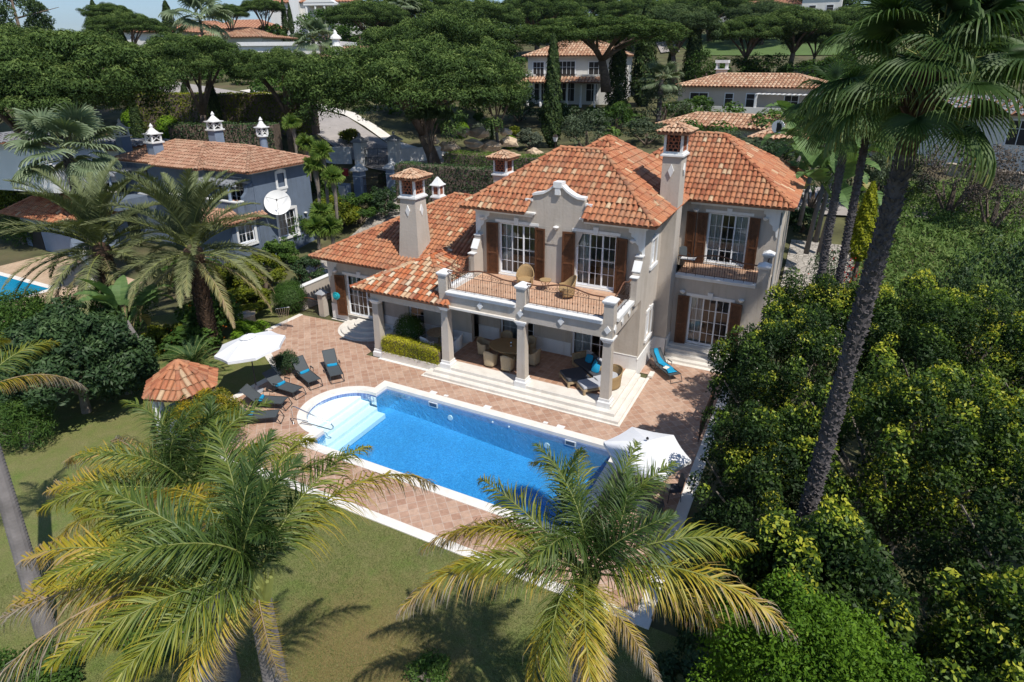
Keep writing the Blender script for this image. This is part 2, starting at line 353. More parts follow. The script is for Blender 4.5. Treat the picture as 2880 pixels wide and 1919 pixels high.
# ------------------------------------------------------------ roofs with real barrel tiles
class Roof:
    def __init__(s, seed=1): s.v = []; s.f = []; s.c = []; s.m = []; s.rnd = random.Random(seed)
    def plane(s, poly, pitch=.25, row=.40, rb=.11, h=.085, seg=5, thick=.10, eave_over=.04):
        P = [Vector(p) for p in poly]; e = (P[1]-P[0]).normalized(); n = e.cross((P[2]-P[0])).normalized()
        if n.z < 0: n = -n
        sl = n.cross(e).normalized()
        if sl.z < 0: sl = -sl
        cen = sum(P, Vector())/len(P)
        half = []
        for i in range(1, len(P)):
            a, b = P[i], P[(i+1) % len(P)]; o = (b-a).cross(n).normalized()
            if o.dot(cen-a) > 0: o = -o
            half.append((a, o))
        us = [(p-P[0]).dot(e) for p in P]; vs = [(p-P[0]).dot(sl) for p in P]
        bm = bmesh.new(); lay = bm.faces.layers.float.new('v')
        for i in range(int(min(us)/pitch)-1, int(max(us)/pitch)+2):
            u = (i+.5)*pitch
            for j in range(0, int(max(vs)/row)+1):
                v0 = j*row-eave_over; c0 = P[0]+e*u+sl*(v0+row*.5)
                if any((c0-a).dot(o) > row*.9 for a, o in half): continue
                col = s.rnd.random(); jit = s.rnd.uniform(-.012, .012); jl = s.rnd.uniform(-.008, .008)
                ring = []
                for (vv, rr, lift) in ((v0, rb, .045), (v0+row+.05, rb*.82, .0)):
                    rg = []
                    for k in range(seg+1):
                        t = pi*k/seg
                        q = P[0]+e*(u+jit-cos(t)*rr)+sl*(vv+jl)+n*(lift+sin(t)*h*rr/rb+.004)
                        rg.append(bm.verts.new(q))
                    ring.append(rg)
                for k in range(seg):
                    f = bm.faces.new((ring[0][k], ring[0][k+1], ring[1][k+1], ring[1][k])); f[lay] = col
        for a, o in half:
            bmesh.ops.bisect_plane(bm, geom=bm.verts[:]+bm.edges[:]+bm.faces[:], plane_co=a, plane_no=o, clear_outer=True)
        bm.verts.index_update(); base = len(s.v)
        s.v += [tuple(v.co) for v in bm.verts]
        for f in bm.faces: s.f.append(tuple(v.index+base for v in f.verts)); s.c.append(f[lay]); s.m.append(0)
        bm.free()
        base = len(s.v); k = len(P)
        s.v += [tuple(p) for p in P]+[tuple(p-Vector((0, 0, thick))) for p in P]
        s.f.append(tuple(range(base, base+k))); s.f.append(tuple(range(base+k, base+2*k)))
        s.f += [(base+i, base+(i+1) % k, base+k+(i+1) % k, base+k+i) for i in range(k)]
        s.c += [.5]*(k+2); s.m += [1]*(k+2)
    def cap(s, a, b, r=.13, step=.42, lift=.03):
        a, b = Vector(a), Vector(b); d = (b-a).normalized(); Ln = (b-a).length; side = d.cross(Vector((0, 0, 1))).normalized(); up = side.cross(d).normalized()
        k = max(1, int(round(Ln/step))); st = Ln/k; sg = 6
        for i in range(k):
            col = s.rnd.random(); base = len(s.v)
            for (t, rr, lf) in ((i*st-.04, r, lift+.03), ((i+1)*st+.02, r*.85, lift)):
                for q in range(sg+1):
                    an = pi*q/sg; s.v.append(tuple(a+d*t+side*(-cos(an)*rr)+up*(lf+sin(an)*rr*.75)))
            for q in range(sg): s.f.append((base+q, base+q+1, base+sg+2+q, base+sg+1+q)); s.c.append(col); s.m.append(0)
    def hip(s, x0, x1, y0, y1, z, ze, ridge, planes='fblr', caps=True, **k):
        # ridge=((x,y),(x,y)) ; z eave, ze ridge
        (ax, ay), (bx, by) = ridge; A = (ax, ay, ze); B = (bx, by, ze)
        c = [(x0, y0, z), (x1, y0, z), (x1, y1, z), (x0, y1, z)]
        alongx = abs(bx-ax) >= abs(by-ay)
        if alongx:
            f, r, b, l = [c[0], c[1], B, A], [c[1], c[2], B], [c[2], c[3], A, B], [c[3], c[0], A]
            hips = [(c[0], A), (c[1], B), (c[2], B), (c[3], A)]
        else:  # A front, B back
            f, r, b, l = [c[0], c[1], A], [c[1], c[2], B, A], [c[2], c[3], B], [c[3], c[0], A, B]
            hips = [(c[0], A), (c[1], A), (c[2], B), (c[3], B)]
        for key, pl in zip('frbl', (f, r, b, l)):
            if key in planes: s.plane(pl, **k)
        if caps:
            for a, b2 in hips: s.cap(a, b2)
            if Vector(A) != Vector(B): s.cap(A, B)
    def build(s, name, mats, parent):
        me = bpy.data.meshes.new(name); off = wloc(parent) if parent is not None else Vector()
        me.from_pydata([tuple(Vector(v)-off) for v in s.v], [], s.f)
        for m in mats: me.materials.append(m)
        me.polygons.foreach_set('material_index', s.m)
        a = me.attributes.new('v', 'FLOAT', 'FACE'); a.data.foreach_set('value', s.c); me.update()
        return mobj(name, me, parent)

def grid_wall(mb, p0, du, length, dn, thick, z0, z1, ops):
    """wall with openings. p0 start (x,y); du unit along; dn unit inward; ops=(a0,a1,b0,b1) along,height"""
    xs = sorted(set([0, length]+[o[0] for o in ops]+[o[1] for o in ops])); zs = sorted(set([z0, z1]+[o[2] for o in ops]+[o[3] for o in ops]))
    for a, b in zip(xs, xs[1:]):
        run = None
        for c, d in zip(zs, zs[1:]):
            m = ((a+b)/2, (c+d)/2); hole = any(o[0] < m[0] < o[1] and o[2] < m[1] < o[3] for o in ops)
            if not hole:
                run = (run[0], d) if run else (c, d)
            if hole or d == zs[-1]:
                if run:
                    q = [(p0[0]+du[0]*a, p0[1]+du[1]*a), (p0[0]+du[0]*b, p0[1]+du[1]*b)]
                    q += [(q[1][0]+dn[0]*thick, q[1][1]+dn[1]*thick), (q[0][0]+dn[0]*thick, q[0][1]+dn[1]*thick)]
                    mb.ext([(x, y, run[0]) for x, y in q], (0, 0, run[1]-run[0]))
                run = None

def frameM(p, rz):  # local: x along wall, -y outward
    return Matrix.Translation(Vector(p)) @ Matrix.Rotation(rz, 4, 'Z')
def french(parent, p, rz, W, H, sashes=3, rows=4, cur=(0,), depth=.12, curtcol=None, name='window', sillw=True, muntin=True):
    """glazed door or window in an opening W x H whose lower left outer corner is p"""
    m = frameM(p, rz); fb = MB(); fb.M = m; t = .05
    for x in (0, W-t): fb.box(x, x+t, depth-.04, depth+.04, 0, H)
    fb.box(t, W-t, depth-.04, depth+.04, H-t, H); fb.box(t, W-t, depth-.04, depth+.04, 0, t)
    sw = (W-2*t)/sashes
    pb = MB(); pb.M = m
    for i in range(sashes):
        x0 = t+i*sw; x1 = x0+sw; s = .035; yo = depth+(.0 if i % 2 else .03)-.03
        fb.box(x0, x0+s, yo, yo+.035, t, H-t); fb.box(x1-s, x1, yo, yo+.035, t, H-t)
        fb.box(x0+s, x1-s, yo, yo+.035, t, t+s+.03); fb.box(x0+s, x1-s, yo, yo+.035, H-t-s, H-t)
        if muntin:
            xm = (x0+x1)/2; fb.box(xm-.011, xm+.011, yo+.004, yo+.03, t+s+.03, H-t-s)
            for r in range(1, rows):
                z = t+(H-2*t)*r/rows; fb.box(x0+s, xm-.011, yo+.006, yo+.028, z-.011, z+.011); fb.box(xm+.011, x1-s, yo+.006, yo+.028, z-.011, z+.011)
        pb.add([(x0+s, yo+.017, t+s), (x1-s, yo+.017, t+s), (x1-s, yo+.017, H-t-s), (x0+s, yo+.017, H-t-s)], [(0, 1, 2, 3)])
    fr = fb.build(name, UPVC, parent); pb.build('pane', GLASS, fr)
    if cur:
        cb = MB(); cb.M = m
        for i in cur:
            x0 = t+i*sw; x1 = x0+sw; k = 26; y = depth+.22
            pts = [(x0+(x1-x0)*j/k, y+.035*sin(j*1.9)+.01*sin(j*4.1)) for j in range(k+1)]
            vs = [(a, b, .03) for a, b in pts]+[(a, b, H-.02) for a, b in pts]
            cb.add(vs, [(j, j+1, k+2+j, k+1+j) for j in range(k)])
        cb.build('curtain', CURT, fr, smooth=True)
    if sillw:
        sb = MB(); sb.M = m; sb.box(-.06, W+.06, -.06, depth-.05, -.07, -.003); sb.build('sill', WHITE, fr)
    return fr
def lintel(parent, p, rz, W, drop=.14, key=True):
    mb = MB(); mb.M = frameM(p, rz)
    mb.box(-.18, W+.18, -.05, .0, .0, drop)
    if key: mb.ext([(W/2-.10, -.09, -.03), (W/2+.10, -.09, -.03), (W/2+.13, -.09, .30), (W/2-.13, -.09, .30)], (0, .09, 0))
    return mb.build('lintel', WHITE, parent)
def shutter(parent, p, rz, W, H, ang, lattice=True):
    """one wooden leaf hinged at p, opened by ang"""
    m = frameM(p, rz) @ Matrix.Rotation(ang, 4, 'Z'); mb = MB(); mb.M = m; f = .09; s = 1 if W > 0 else -1
    def b(x0, x1, y0, y1, z0, z1): mb.box(min(x0*s, x1*s), max(x0*s, x1*s), y0, y1, z0, z1)
    W = abs(W)
    b(0, f, -.05, 0, 0, H); b(W-f, W, -.05, 0, 0, H); b(f, W-f, -.05, 0, 0, f); b(f, W-f, -.05, 0, H-f, H); b(f, W-f, -.05, 0, H*.42-f/2, H*.42+f/2)
    if lattice:
        for z0, z1 in ((f, H*.42-f/2), (H*.42+f/2, H-f)):
            w = W-2*f; b(f, W-f, -.016, -.010, z0, z1)
            k = int((z1-z0+w)/.09)
            for i in range(k):
                c = z0-w+i*.09
                for sg in (1, -1):
                    a0 = max(c, z0); a1 = min(c+w, z1)
                    if a1-a0 < .03: continue
                    xa = f+(a0-c); xb = f+(a1-c)
                    if sg < 0: xa, xb = W-xa, W-xb
                    yb = -.036 if sg > 0 else -.030
                    q = [(xa*s, yb, a0), (xb*s, yb, a1), (xb*s, yb, a1+.016), (xa*s, yb, a0+.016)]
                    mb.ext(q, (0, .006, 0))
    return mb.build('shutter', WOOD, parent)
def diamond(mb, c, w, h, n):
    c = Vector(c); n = Vector(n); s = n.cross(Vector((0, 0, 1)))
    pts = [c-s*w/2, c-Vector((0, 0, h/2)), c+s*w/2, c+Vector((0, 0, h/2))]
    mb.ext([tuple(p) for p in pts], tuple(n*.06))
def wall_lamp(parent, p, n, up=True):
    mb = MB(); n = Vector(n); p = Vector(p)
    prof = [(.02, -.10), (.09, -.06), (.13, 0), (.15, .05), (.05, .10)]
    mb.lathe(prof, tuple(p+n*.12), 12); mb.box(p.x-.04, p.x+.04, p.y-.04, p.y+.04, p.z-.03, p.z+.03)
    return mb.build('wall_lamp', LAMPW, parent, smooth=False)
def chimney(parent, x0, x1, y0, y1, zb, zt, base=None, mat_=None, lan=.85, capo=.28, white=True, cap='tile', seed=3):
    mat_ = mat_ or STUCCO; mb = MB(); b = base or (x0, x1, y0, y1)
    mb.frust(b, zb, (x0, x1, y0, y1), zt)
    ch = mb.build('chimney', mat_, parent)
    t = MB(); o = .1; t.box(x0-o, x1+o, y0-o, y1+o, zt+.002, zt+.08)
    t.box(x0-o/2, x1+o/2, y0-o/2, y1+o/2, zt+.08, zt+.14); p = .11; zl = zt+.14; z2 = zl+lan
    for a in (x0, x1-p):
        for c in (y0, y1-p): t.box(a, a+p, c, c+p, zl, z2)
    t.box(x0, x1, y0+.0, y1, z2, z2+.09); t.box(x0+p, x1-p, y0+.015, y0+.09, zl, zl+.08); t.box(x1-.09, x1-.015, y0+p, y1-p, zl, zl+.08); t.box(x0+.015, x0+.09, y0+p, y1-p, zl, zl+.08)
    diamond(t, ((x0+x1)/2, y0-.012, zt-.65), .28, .62, (0, -1, 0)); diamond(t, (x1+.012, (y0+y1)/2, zt-.65), .28, .62, (1, 0, 0))
    t.build('lantern_frame', WHITE, ch)
    l = MB(); ins = .05
    for (ax, a0, a1, fix) in (('x', x0+p, x1-p, y0+ins), ('x', x0+p, x1-p, y1-ins), ('y', y0+p, y1-p, x1-ins), ('y', y0+p, y1-p, x0+ins)):
        rows = 5; dz = (z2-zl-.08)/rows
        def bb(u0, u1, c0, c1, th=.03):
            if ax == 'x': l.box(u0, u1, fix-th, fix+th, c0, c1)
            else: l.box(fix-th, fix+th, u0, u1, c0, c1)
        for r in range(rows+1): bb(a0, a1, zl+.08+r*dz-.014, zl+.08+r*dz+.014, .028)
        for r in range(rows):
            k = 4 if r % 2 else 3
            for i in range(k):
                u = a0+(a1-a0)*(i+.5+(.0 if k == 3 else -.0))/k; bb(u-.022, u+.022, zl+.094+r*dz, zl+.066+(r+1)*dz, .024)
            # crossed lattice strips
        for sg in (1, -1):
            ua, ub = (a0, a1) if sg > 0 else (a1, a0); za, zb2 = zl+.1, z2-.05; w2 = .028
            if ax == 'x': l.ext([(ua, fix-.034, za), (ub, fix-.034, zb2), (ub, fix-.034, zb2-w2), (ua, fix-.034, za-w2)], (0, .012, 0))
            else: l.ext([(fix+.034*(1 if fix > (x0+x1)/2 else -1), ua, za), (fix+.034*(1 if fix > (x0+x1)/2 else -1), ub, zb2), (fix+.034*(1 if fix > (x0+x1)/2 else -1), ub, zb2-w2), (fix+.034*(1 if fix > (x0+x1)/2 else -1), ua, za-w2)], (-.012, 0, 0))
    l.build('brick_lattice', simple('lattice_brick', (.36, .13, .07), .85, .2, 8.) if 'lattice_brick' not in bpy.data.materials else bpy.data.materials['lattice_brick'], ch)
    d = MB(); d.box(x0+.2, x1-.2, y0+.2, y1-.2, zl, z2-.002); d.build('flue', DARK, ch)
    if cap == 'tile':
        r = Roof(seed); c = ((x0+x1)/2, (y0+y1)/2); hh = (x1-x0)/2+capo; hy = (y1-y0)/2+capo
        r.hip(c[0]-hh, c[0]+hh, c[1]-hy, c[1]+hy, z2+.10, z2+.10+hh*.50, (c, c), pitch=.19, row=.40, rb=.085, h=.07, caps=False)
        A = (c[0], c[1], z2+.10+hh*.5)
        for sx in (-1, 1):
            for sy in (-1, 1): r.cap((c[0]+sx*hh, c[1]+sy*hy, z2+.10), A, r=.085, step=.34)
        r.build('chimney_cap', [TILEC, MORTAR], ch)
    else:
        q = MB(); q.frust((x0-.1, x1+.1, y0-.1, y1+.1), z2+.09, (x0-.06, x1+.06, y0-.06, y1+.06), z2+.17); cx, cy = (x0+x1)/2, (y0+y1)/2
        q.frust((x0-.02, x1+.02, y0-.02, y1+.02), z2+.17, (cx-.04, cx+.04, cy-.04, cy+.04), z2+.6); q.build('chimney_cap', WHITE, ch)
    return ch

def railing(parent, p0, p1, z, H=.92, arch=.22, name='railing', nb=None, circles=True):
    """wrought iron railing between two points with an arched wooden handrail"""
    a, b = Vector((p0[0], p0[1], z)), Vector((p1[0], p1[1], z)); d = b-a; Ln = d.length; u = d/Ln
    nb = nb or int(Ln/.115)
    mb = MB(); zt = H-.16
    def top(t):
        s = max(0, 1-abs(t-.5)/.38); return H+arch*(.5-.5*cos(pi*s))
    for zz in (.10, zt): mb.tube([a+Vector((0, 0, zz)), b+Vector((0, 0, zz))], .013, 5)
    for i in range(nb+1):
        t = i/nb; q = a+u*(Ln*t); mb.tube([q+Vector((0, 0, .10 if i % 4 else 0)), q+Vector((0, 0, zt if i % 4 else top(t)))], .009 if i % 4 else .012, 4, caps=False)
        if i % 2 == 0 and 0 < i < nb: mb.lathe([(.008, -.06), (.026, 0), (.008, .06)], tuple(q+Vector((0, 0, zt*.52))), 6)
    if circles:
        k = int(Ln*.62/.13)
        for i in range(k):
            t = .19+.62*(i+.5)/k; g = top(t)-zt-.015; 
            if g < .06: continue
            c = a+u*(Ln*t)+Vector((0, 0, zt+g/2)); rr = min(.066, g/2)
            mb.tube([c+u*cos(2*pi*j/12)*rr+Vector((0, 0, sin(2*pi*j/12)*rr)) for j in range(13)], .007, 4, caps=False)
    r = mb.build(name, IRON, parent)
    h = MB(); pts = [a+u*(Ln*i/28)+Vector((0, 0, top(i/28)+.02)) for i in range(29)]; h.tube(pts, .034, 8); h.build('handrail', RAILW, r, smooth=True)
    return r
def pillar_cap(mb, x0, x1, y0, y1, z):
    o = .07; mb.frust((x0-.01, x1+.01, y0-.01, y1+.01), z-.10, (x0-o, x1+o, y0-o, y1+o), z); mb.box(x0-o, x1+o, y0-o, y1+o, z, z+.05)
    mb.frust((x0-o, x1+o, y0-o, y1+o), z+.05, ((x0+x1)/2-.03, (x0+x1)/2+.03, (y0+y1)/2-.03, (y0+y1)/2+.03), z+.22)

# ------------------------------------------------------------ the villa
villa = empty('beige_villa', (-4.8, 4.4, 0), 'large beige two storey villa with terracotta roofs, brown shutters and a columned pool terrace', 'villa')
YF = 4.4; XR = -.6; XL = -9.3; T = .25; ZT = 7.62
wb = MB()
DU = [(-8.0, -6.0), (-3.9, -1.93)]
ops = [(a-XL, b-XL, 4.32, 6.95) for a, b in DU]+[(-8.0-XL, -6.05-XL, .52, 2.95), (-3.95-XL, -2.0-XL, .52, 2.95)]
grid_wall(wb, (XL, YF), (1, 0), XR-XL, (0, 1), T, .45, ZT, ops)
grid_wall(wb, (XR, YF+T), (0, 1), 7.3-YF-T, (-1, 0), T, .002, ZT, [(5.62-YF-T, 6.42-YF-T, 1.62, 3.0), (5.62-YF-T, 6.42-YF-T, 5.38, 6.62)])
wb.box(XL, XL+T, YF+T, 14.0, 0, ZT); wb.box(XR-T, XR, 8.4, 14.0, 0, ZT); wb.box(XL+T, XR-T, 13.75, 14.0, 0, ZT)
# interior backing
wb.box(XL+T, XR-T, 7.6, 7.7, .45, ZT)
wb.box(XL+T, XR-T, YF+T, 7.6, 4.02, 4.25)
# right wing lower
RW = 4.4
grid_wall(wb, (.05, 8.3), (1, 0), RW-.05, (0, 1), T, .45, 4.12, [(.83, 2.82, .58, 3.2)])
grid_wall(wb, (.05-1.5, 10.7), (1, 0), RW-.05+1.5, (0, 1), T, 4.0, 7.62, [(1.0+1.45, 3.0+1.45, 4.34, 7.02)])
wb.box(RW-T, RW, 8.3+T, 10.7, 0, 4.12); wb.box(RW-T, RW, 10.7+T, 20.3, 0, ZT); wb.box(-4.9, RW-T, 20.05, 20.3, 0, ZT)
wb.box(.05, RW-T, 13.5, 13.6, .45, ZT-.1); wb.box(.05, RW-T, 8.3+T, 10.7, 3.95, 4.12)
# gable on the front
g = [(-6.42, 7.6), (-6.42, 8.2), (-6.12, 8.2), (-6.12, 8.48), (-5.55, 8.60), (-5.25, 8.78), (-5.0, 8.98), (-4.65, 8.98), (-4.4, 8.78), (-4.1, 8.60), (-3.88, 8.50), (-3.5, 8.48), (-3.5, 8.22), (-3.2, 8.22), (-3.2, 7.6)]
wb.ext([(x, YF-.03, z) for x, z in [(-6.42, 7.0)]+g[0:]+[(-3.2, 7.0)]], (0, .28, 0))
# gable lower flare between the eaves
wb.ext([(-6.1, YF-.034, 7.05), (-5.75, YF-.034, 6.2), (-3.85, YF-.034, 6.2), (-3.5, YF-.034, 7.05)], (0, .02, 0))
# stepped scroll parapets either side of the balcony
def parapet(mb, x0, x1, mi=0):
    prof = [(YF-.002, 4.1), (YF-.002, 6.22), (YF-.30, 6.22), (YF-.30, 6.02), (YF-.38, 5.92), (YF-.62, 5.62), (YF-.66, 5.42), (YF-.94, 5.38), (YF-.94, 4.1)]
    mb.ext([(x0, y, z) for y, z in prof], (x1-x0, 0, 0), mi)
parapet(wb, -.92, -.6); parapet(wb, -9.25, -8.93)
# balcony slab, beam and pillars
BX0, BX1, BY = -9.28, -.75, .75
wb.box(BX0, BX1, BY, BY+.42, 3.6, 4.22); wb.box(BX1-.42, BX1, BY+.42, YF-.001, 3.6, 4.22); wb.box(BX0, BX0+.42, BY+.42, YF-.001, 3.6, 4.22)
wb.box(BX0+.42, BX1-.42, BY+.42, YF-.001, 4.0, 4.2)
for a, b in ((-9.30, -8.86), (-5.22, -4.78), (-1.18, -.74)): wb.box(a, b, BY-.004, BY+.44, 4.22, 5.2)
wb.build('wall', STUCCO, villa)
# left wing walls + porch
wl = MB(); LY = 3.65
grid_wall(wl, (-18.95, LY), (1, 0), 9.65, (0, 1), T, .05, 4.0, [(1.25, 3.35, .5, 2.95), (5.6, 6.6, .5, 2.9)])
wl.box(-18.95, -18.7, LY+T, 14.6, 0, 4.0); wl.box(-18.7, -9.3, 14.35, 14.6, 0, 4.0); wl.box(-18.7, -9.3, 6.6, 6.7, .05, 4.0)
wl.box(-13.5, -9.28, .78, 1.18, 3.2, 3.66); wl.box(-13.5, -13.1, 1.18, LY-.001, 3.2, 3.66)
wl.build('wing_wall', STUCCO, villa)
# columns
def column(cx, cy, zb, zt, w=.42, wt=.36):
    mb = MB(); h = w/2; t = wt/2
    mb.frust((cx-h, cx+h, cy-h, cy+h), zb+.42, (cx-t, cx+t, cy-t, cy+t), zt-.22)
    c = mb.build('column', STUCCO, villa)
    b = MB(); o = h+.09; b.box(cx-o, cx+o, cy-o, cy+o, zb+.002, zb+.26); b.frust((cx-o, cx+o, cy-o, cy+o), zb+.26, (cx-h-.04, cx+h+.04, cy-h-.04, cy+h+.04), zb+.31); b.box(cx-h-.04, cx+h+.04, cy-h-.04, cy+h+.04, zb+.31, zb+.42)
    b.build('column_base', WHITE, c)
    q = MB(); q.frust((cx-t-.01, cx+t+.01, cy-t-.01, cy+t+.01), zt-.24, (cx-t-.09, cx+t+.09, cy-t-.09, cy+t+.09), zt-.07); q.box(cx-t-.11, cx+t+.11, cy-t-.11, cy+t+.11, zt-.07, zt-.003)
    q.build('capital', WHITE, c)
for cx in (-9.08, -5.0, -.97): column(cx, .96, .3, 3.6)
column(-13.27, .98, 0, 3.2)
# white trim: plinths, cornices, lips, caps, brackets
tb = MB()
tb.box(XR+.001, XR+.03, YF-.03, 7.3, .002, 1.02); tb.box(XR+.001, XR+.05, YF-.05, 7.3, 1.02, 1.07)
for a, b in ((XL, -8.05), (-6.0, -4.0), (-1.95, XR)): tb.box(a, b, YF-.03, YF-.001, .452, 1.15); tb.box(a, b, YF-.045, YF-.001, 1.15, 1.19)
tb.build('plinth', WHITE, villa); tb = MB()
tb.box(.05, .08, 7.27, 8.28, .002, 1.02); tb.box(-.6+.03, .08, 7.27, 7.298, .002, 1.02); tb.box(-.57, .09, 7.25, 7.298, 1.02, 1.07); tb.box(.052, .1, 7.298, 8.28, 1.02, 1.07)
tb.build('plinth', WHITE, villa); tb = MB()
tb.box(-18.97, -17.75, LY-.03, LY-.002, .06, 1.0); tb.build('plinth', WHITE, villa); tb = MB(); tb.box(-15.55, -9.3, LY-.03, LY-.002, .06, .95)
tb.build('plinth', WHITE, villa); tb = MB()
# cornices
def cornice(x0, x1, y0, y1, z, sides):
    for k, (o, za, zb) in enumerate(((.06, 0, .10), (.14, .10, .2), (.24, .2, .27))):
        za += z; zb += z
        if 'f' in sides: tb.box(x0-o, x1+o, y0-o, y0-.001, za, zb)
        if 'r' in sides: tb.box(x1+.001, x1+o, y0, y1, za, zb)
        if 'l' in sides: tb.box(x0-o, x0-.001, y0, y1, za, zb)
    tb.build('cornice', WHITE, villa); tb.v, tb.f, tb.mi = [], [], []
cornice(XL, -6.2, YF, 14., 7.40, 'fl'); cornice(-3.45, XR, YF, 7.25, 7.40, 'fr'); cornice(.1, RW, 10.7, 20.3, 7.40, 'fr'); cornice(-18.95, -11., LY, 14.6, 3.72, 'fl')
tb.box(-13.56, -9.2, .72, .779, 3.55, 3.70)
tb.build('cornice', WHITE, villa); tb = MB()
# eave brackets (scalloped)
def bracket(x, y, s, zt):
    prof = [(0, 0), (.78, 0), (.78, -.16), (.66, -.20), (.66, -.34), (.50, -.42), (.46, -.62), (.30, -.74), (.26, -.95), (.12, -1.02), (.08, -1.28), (0, -1.36)]
    q_ = MB(); q_.ext([(x+s*a, y-.05, zt+b) for a, b in prof], (0, .048, 0)); q_.build('eave_bracket', WHITE, villa)
bracket(XR, YF, -1, 7.40); bracket(XL, YF, 1, 7.40); bracket(RW, 10.7, -1, 7.40); bracket(-18.95, LY, 1, 3.72)
tb = MB()
# gable coping
cp = [(-6.5, 8.2), (-6.12, 8.2), (-6.12, 8.48), (-5.55, 8.60), (-5.25, 8.78), (-5.05, 8.96)]
def coping(pts):
    for (a, b), (c, d) in zip(pts, pts[1:]):
        if abs(a-c) < .01: continue
        tb.ext([(a, YF-.12, b+.002), (c, YF-.12, d+.002), (c, YF-.12, d+.11), (a, YF-.12, b+.11)], (0, .44, 0))
coping(cp); coping([(-4.6, 8.96), (-4.4, 8.78), (-4.1, 8.60), (-3.85, 8.5), (-3.5, 8.48)]); coping([(-3.46, 8.22), (-3.14, 8.22)])
tb.box(-5.04, -4.62, YF-.18, YF+.32, 8.96, 9.22); tb.box(-4.96, -4.70, YF-.16, YF-.035, 8.62, 8.96)
tb.build('gable_coping', WHITE, villa); tb = MB()
# beam lip under the railing
for a, b in ((-8.85, -5.23), (-4.77, -1.19)): tb.box(a, b, BY-.10, BY+.34, 4.222, 4.38); tb.box(a, b, BY-.16, BY+.30, 4.38, 4.41)
tb.box(BX1-.34, BX1+.10, BY+.45, YF-.95, 4.222, 4.38); tb.box(BX0-.05, BX0+.34, BY+.45, YF-.95, 4.222, 4.40)
for a, b in ((-9.30, -8.86), (-5.22, -4.78), (-1.18, -.74)): pillar_cap(tb, a, b, BY-.004, BY+.44, 5.2)
for x in (-7.05, -5.0, -3.05, -.97): diamond(tb, (x, BY-.003, 3.98), .30, .38, (0, -1, 0))
for y in (.98, 1.95, 2.95): diamond(tb, (BX1+.003, y, 3.98), .26, .40, (1, 0, 0))
tb.build('balcony_trim', WHITE, villa); tb = MB()
# parapet copings
for x0, x1 in ((-.95, -.57), (-9.28, -8.90)):
    tb.box(x0, x1, YF-.33, YF-.002, 6.222, 6.27); tb.box(x0, x1, YF-.98, YF-.66, 5.42, 5.46); tb.ext([(x0, YF-.32, 6.03), (x0, YF-.64, 5.60), (x0, YF-.66, 5.64), (x0, YF-.34, 6.06)], (x1-x0, 0, 0)); tb.build('parapet_coping', WHITE, villa); tb = MB()
# right wing balcony
tb.box(.06, 3.9, 8.18, 8.60, 4.122, 4.26); tb.box(.06, 3.9, 8.12, 8.56, 4.26, 4.30)
wb2 = MB(); wb2.box(3.92, RW, 8.29, 8.75, 4.121, 5.2); wb2.box(3.98, RW, 9.55, 10.0, 4.121, 5.45); wb2.box(RW-.25, RW, 8.75, 9.55, 4.121, 4.35); wb2.build('balcony_pillar', STUCCO, villa)
pillar_cap(tb, 3.92, RW, 8.29, 8.75, 5.2); pillar_cap(tb, 3.98, RW, 9.55, 10.0, 5.45)
tb.build('balcony_trim', WHITE, villa); tb = MB()
# window surrounds on the right side
for z0, z1 in ((1.62, 3.0), (5.38, 6.62)):
    y0, y1 = 5.62, 6.42; X = XR+.002
    tb.box(X, X+.05, y0-.14, y0, z0, z1); tb.box(X, X+.05, y1, y1+.14, z0, z1); tb.box(X, X+.06, y0-.18, y1+.18, z1, z1+.15); tb.box(X, X+.10, y0-.2, y1+.2, z0-.16, z0); tb.box(X, X+.09, 5.95, 6.1, z1+.15, z1+.25)
tb.build('window_surround', WHITE, villa)
dr = MB(); dr.tube([(RW+.05, 10.9, 7.3), (RW+.05, 10.9, .1)], .05, 8); dr.build('downpipe', GREYP, villa)
# windows, lintels, shutters
for (a, b) in DU:
    french(villa, (a, YF, 4.32), 0, b-a, 2.63, 3, 4, (0,)); lintel(villa, (a, YF-.002, 6.98), 0, b-a)
    shutter(villa, (a-.02, YF-.05, 4.27), 0, -.62, 2.66, radians(8)); shutter(villa, (b+.02, YF-.05, 4.27), 0, .55, 2.66, radians(-8))
for (a, b) in ((-8.0, -6.05), (-3.95, -2.0)): french(villa, (a, YF, .52), 0, b-a, 2.43, 2, 3, (0,), name='terrace_door')
for z0, z1 in ((1.62, 3.0), (5.38, 6.62)): french(villa, (XR, 5.62, z0), radians(90), .8, z1-z0, 1, 3, (0,), depth=.1)
french(villa, (.88, 8.3, .58), 0, 1.99, 2.62, 3, 4, (0, )); lintel(villa, (.88, 8.298, 3.22), 0, 1.99)
shutter(villa, (.86, 8.25, .55), 0, -.55, 2.66, radians(6)); shutter(villa, (2.9, 8.25, .55), 0, .55, 2.66, radians(-10))
french(villa, (1.0, 10.7, 4.34), 0, 2.0, 2.68, 3, 4, (0, 2)); lintel(villa, (1.0, 10.698, 7.05), 0, 2.0)
shutter(villa, (.97, 10.65, 4.3), 0, -.52, 2.7, radians(5)); shutter(villa, (.40, 10.62, 4.3), 0, -.50, 2.7, radians(-4)); shutter(villa, (3.03, 10.65, 4.3), 0, .52, 2.7, radians(-8))
french(villa, (-17.7, LY, .5), 0, 2.1, 2.45, 3, 4, (0,)); lintel(villa, (-17.7, LY-.002, 2.98), 0, 2.1)
shutter(villa, (-17.74, LY-.05, .42), 0, -.62, 2.5, radians(14)); shutter(villa, (-15.56, LY-.05, .42), 0, .6, 2.5, radians(-14))
french(villa, (-13.35, LY, .5), 0, 1.0, 2.4, 1, 3, (), name='kitchen_door')
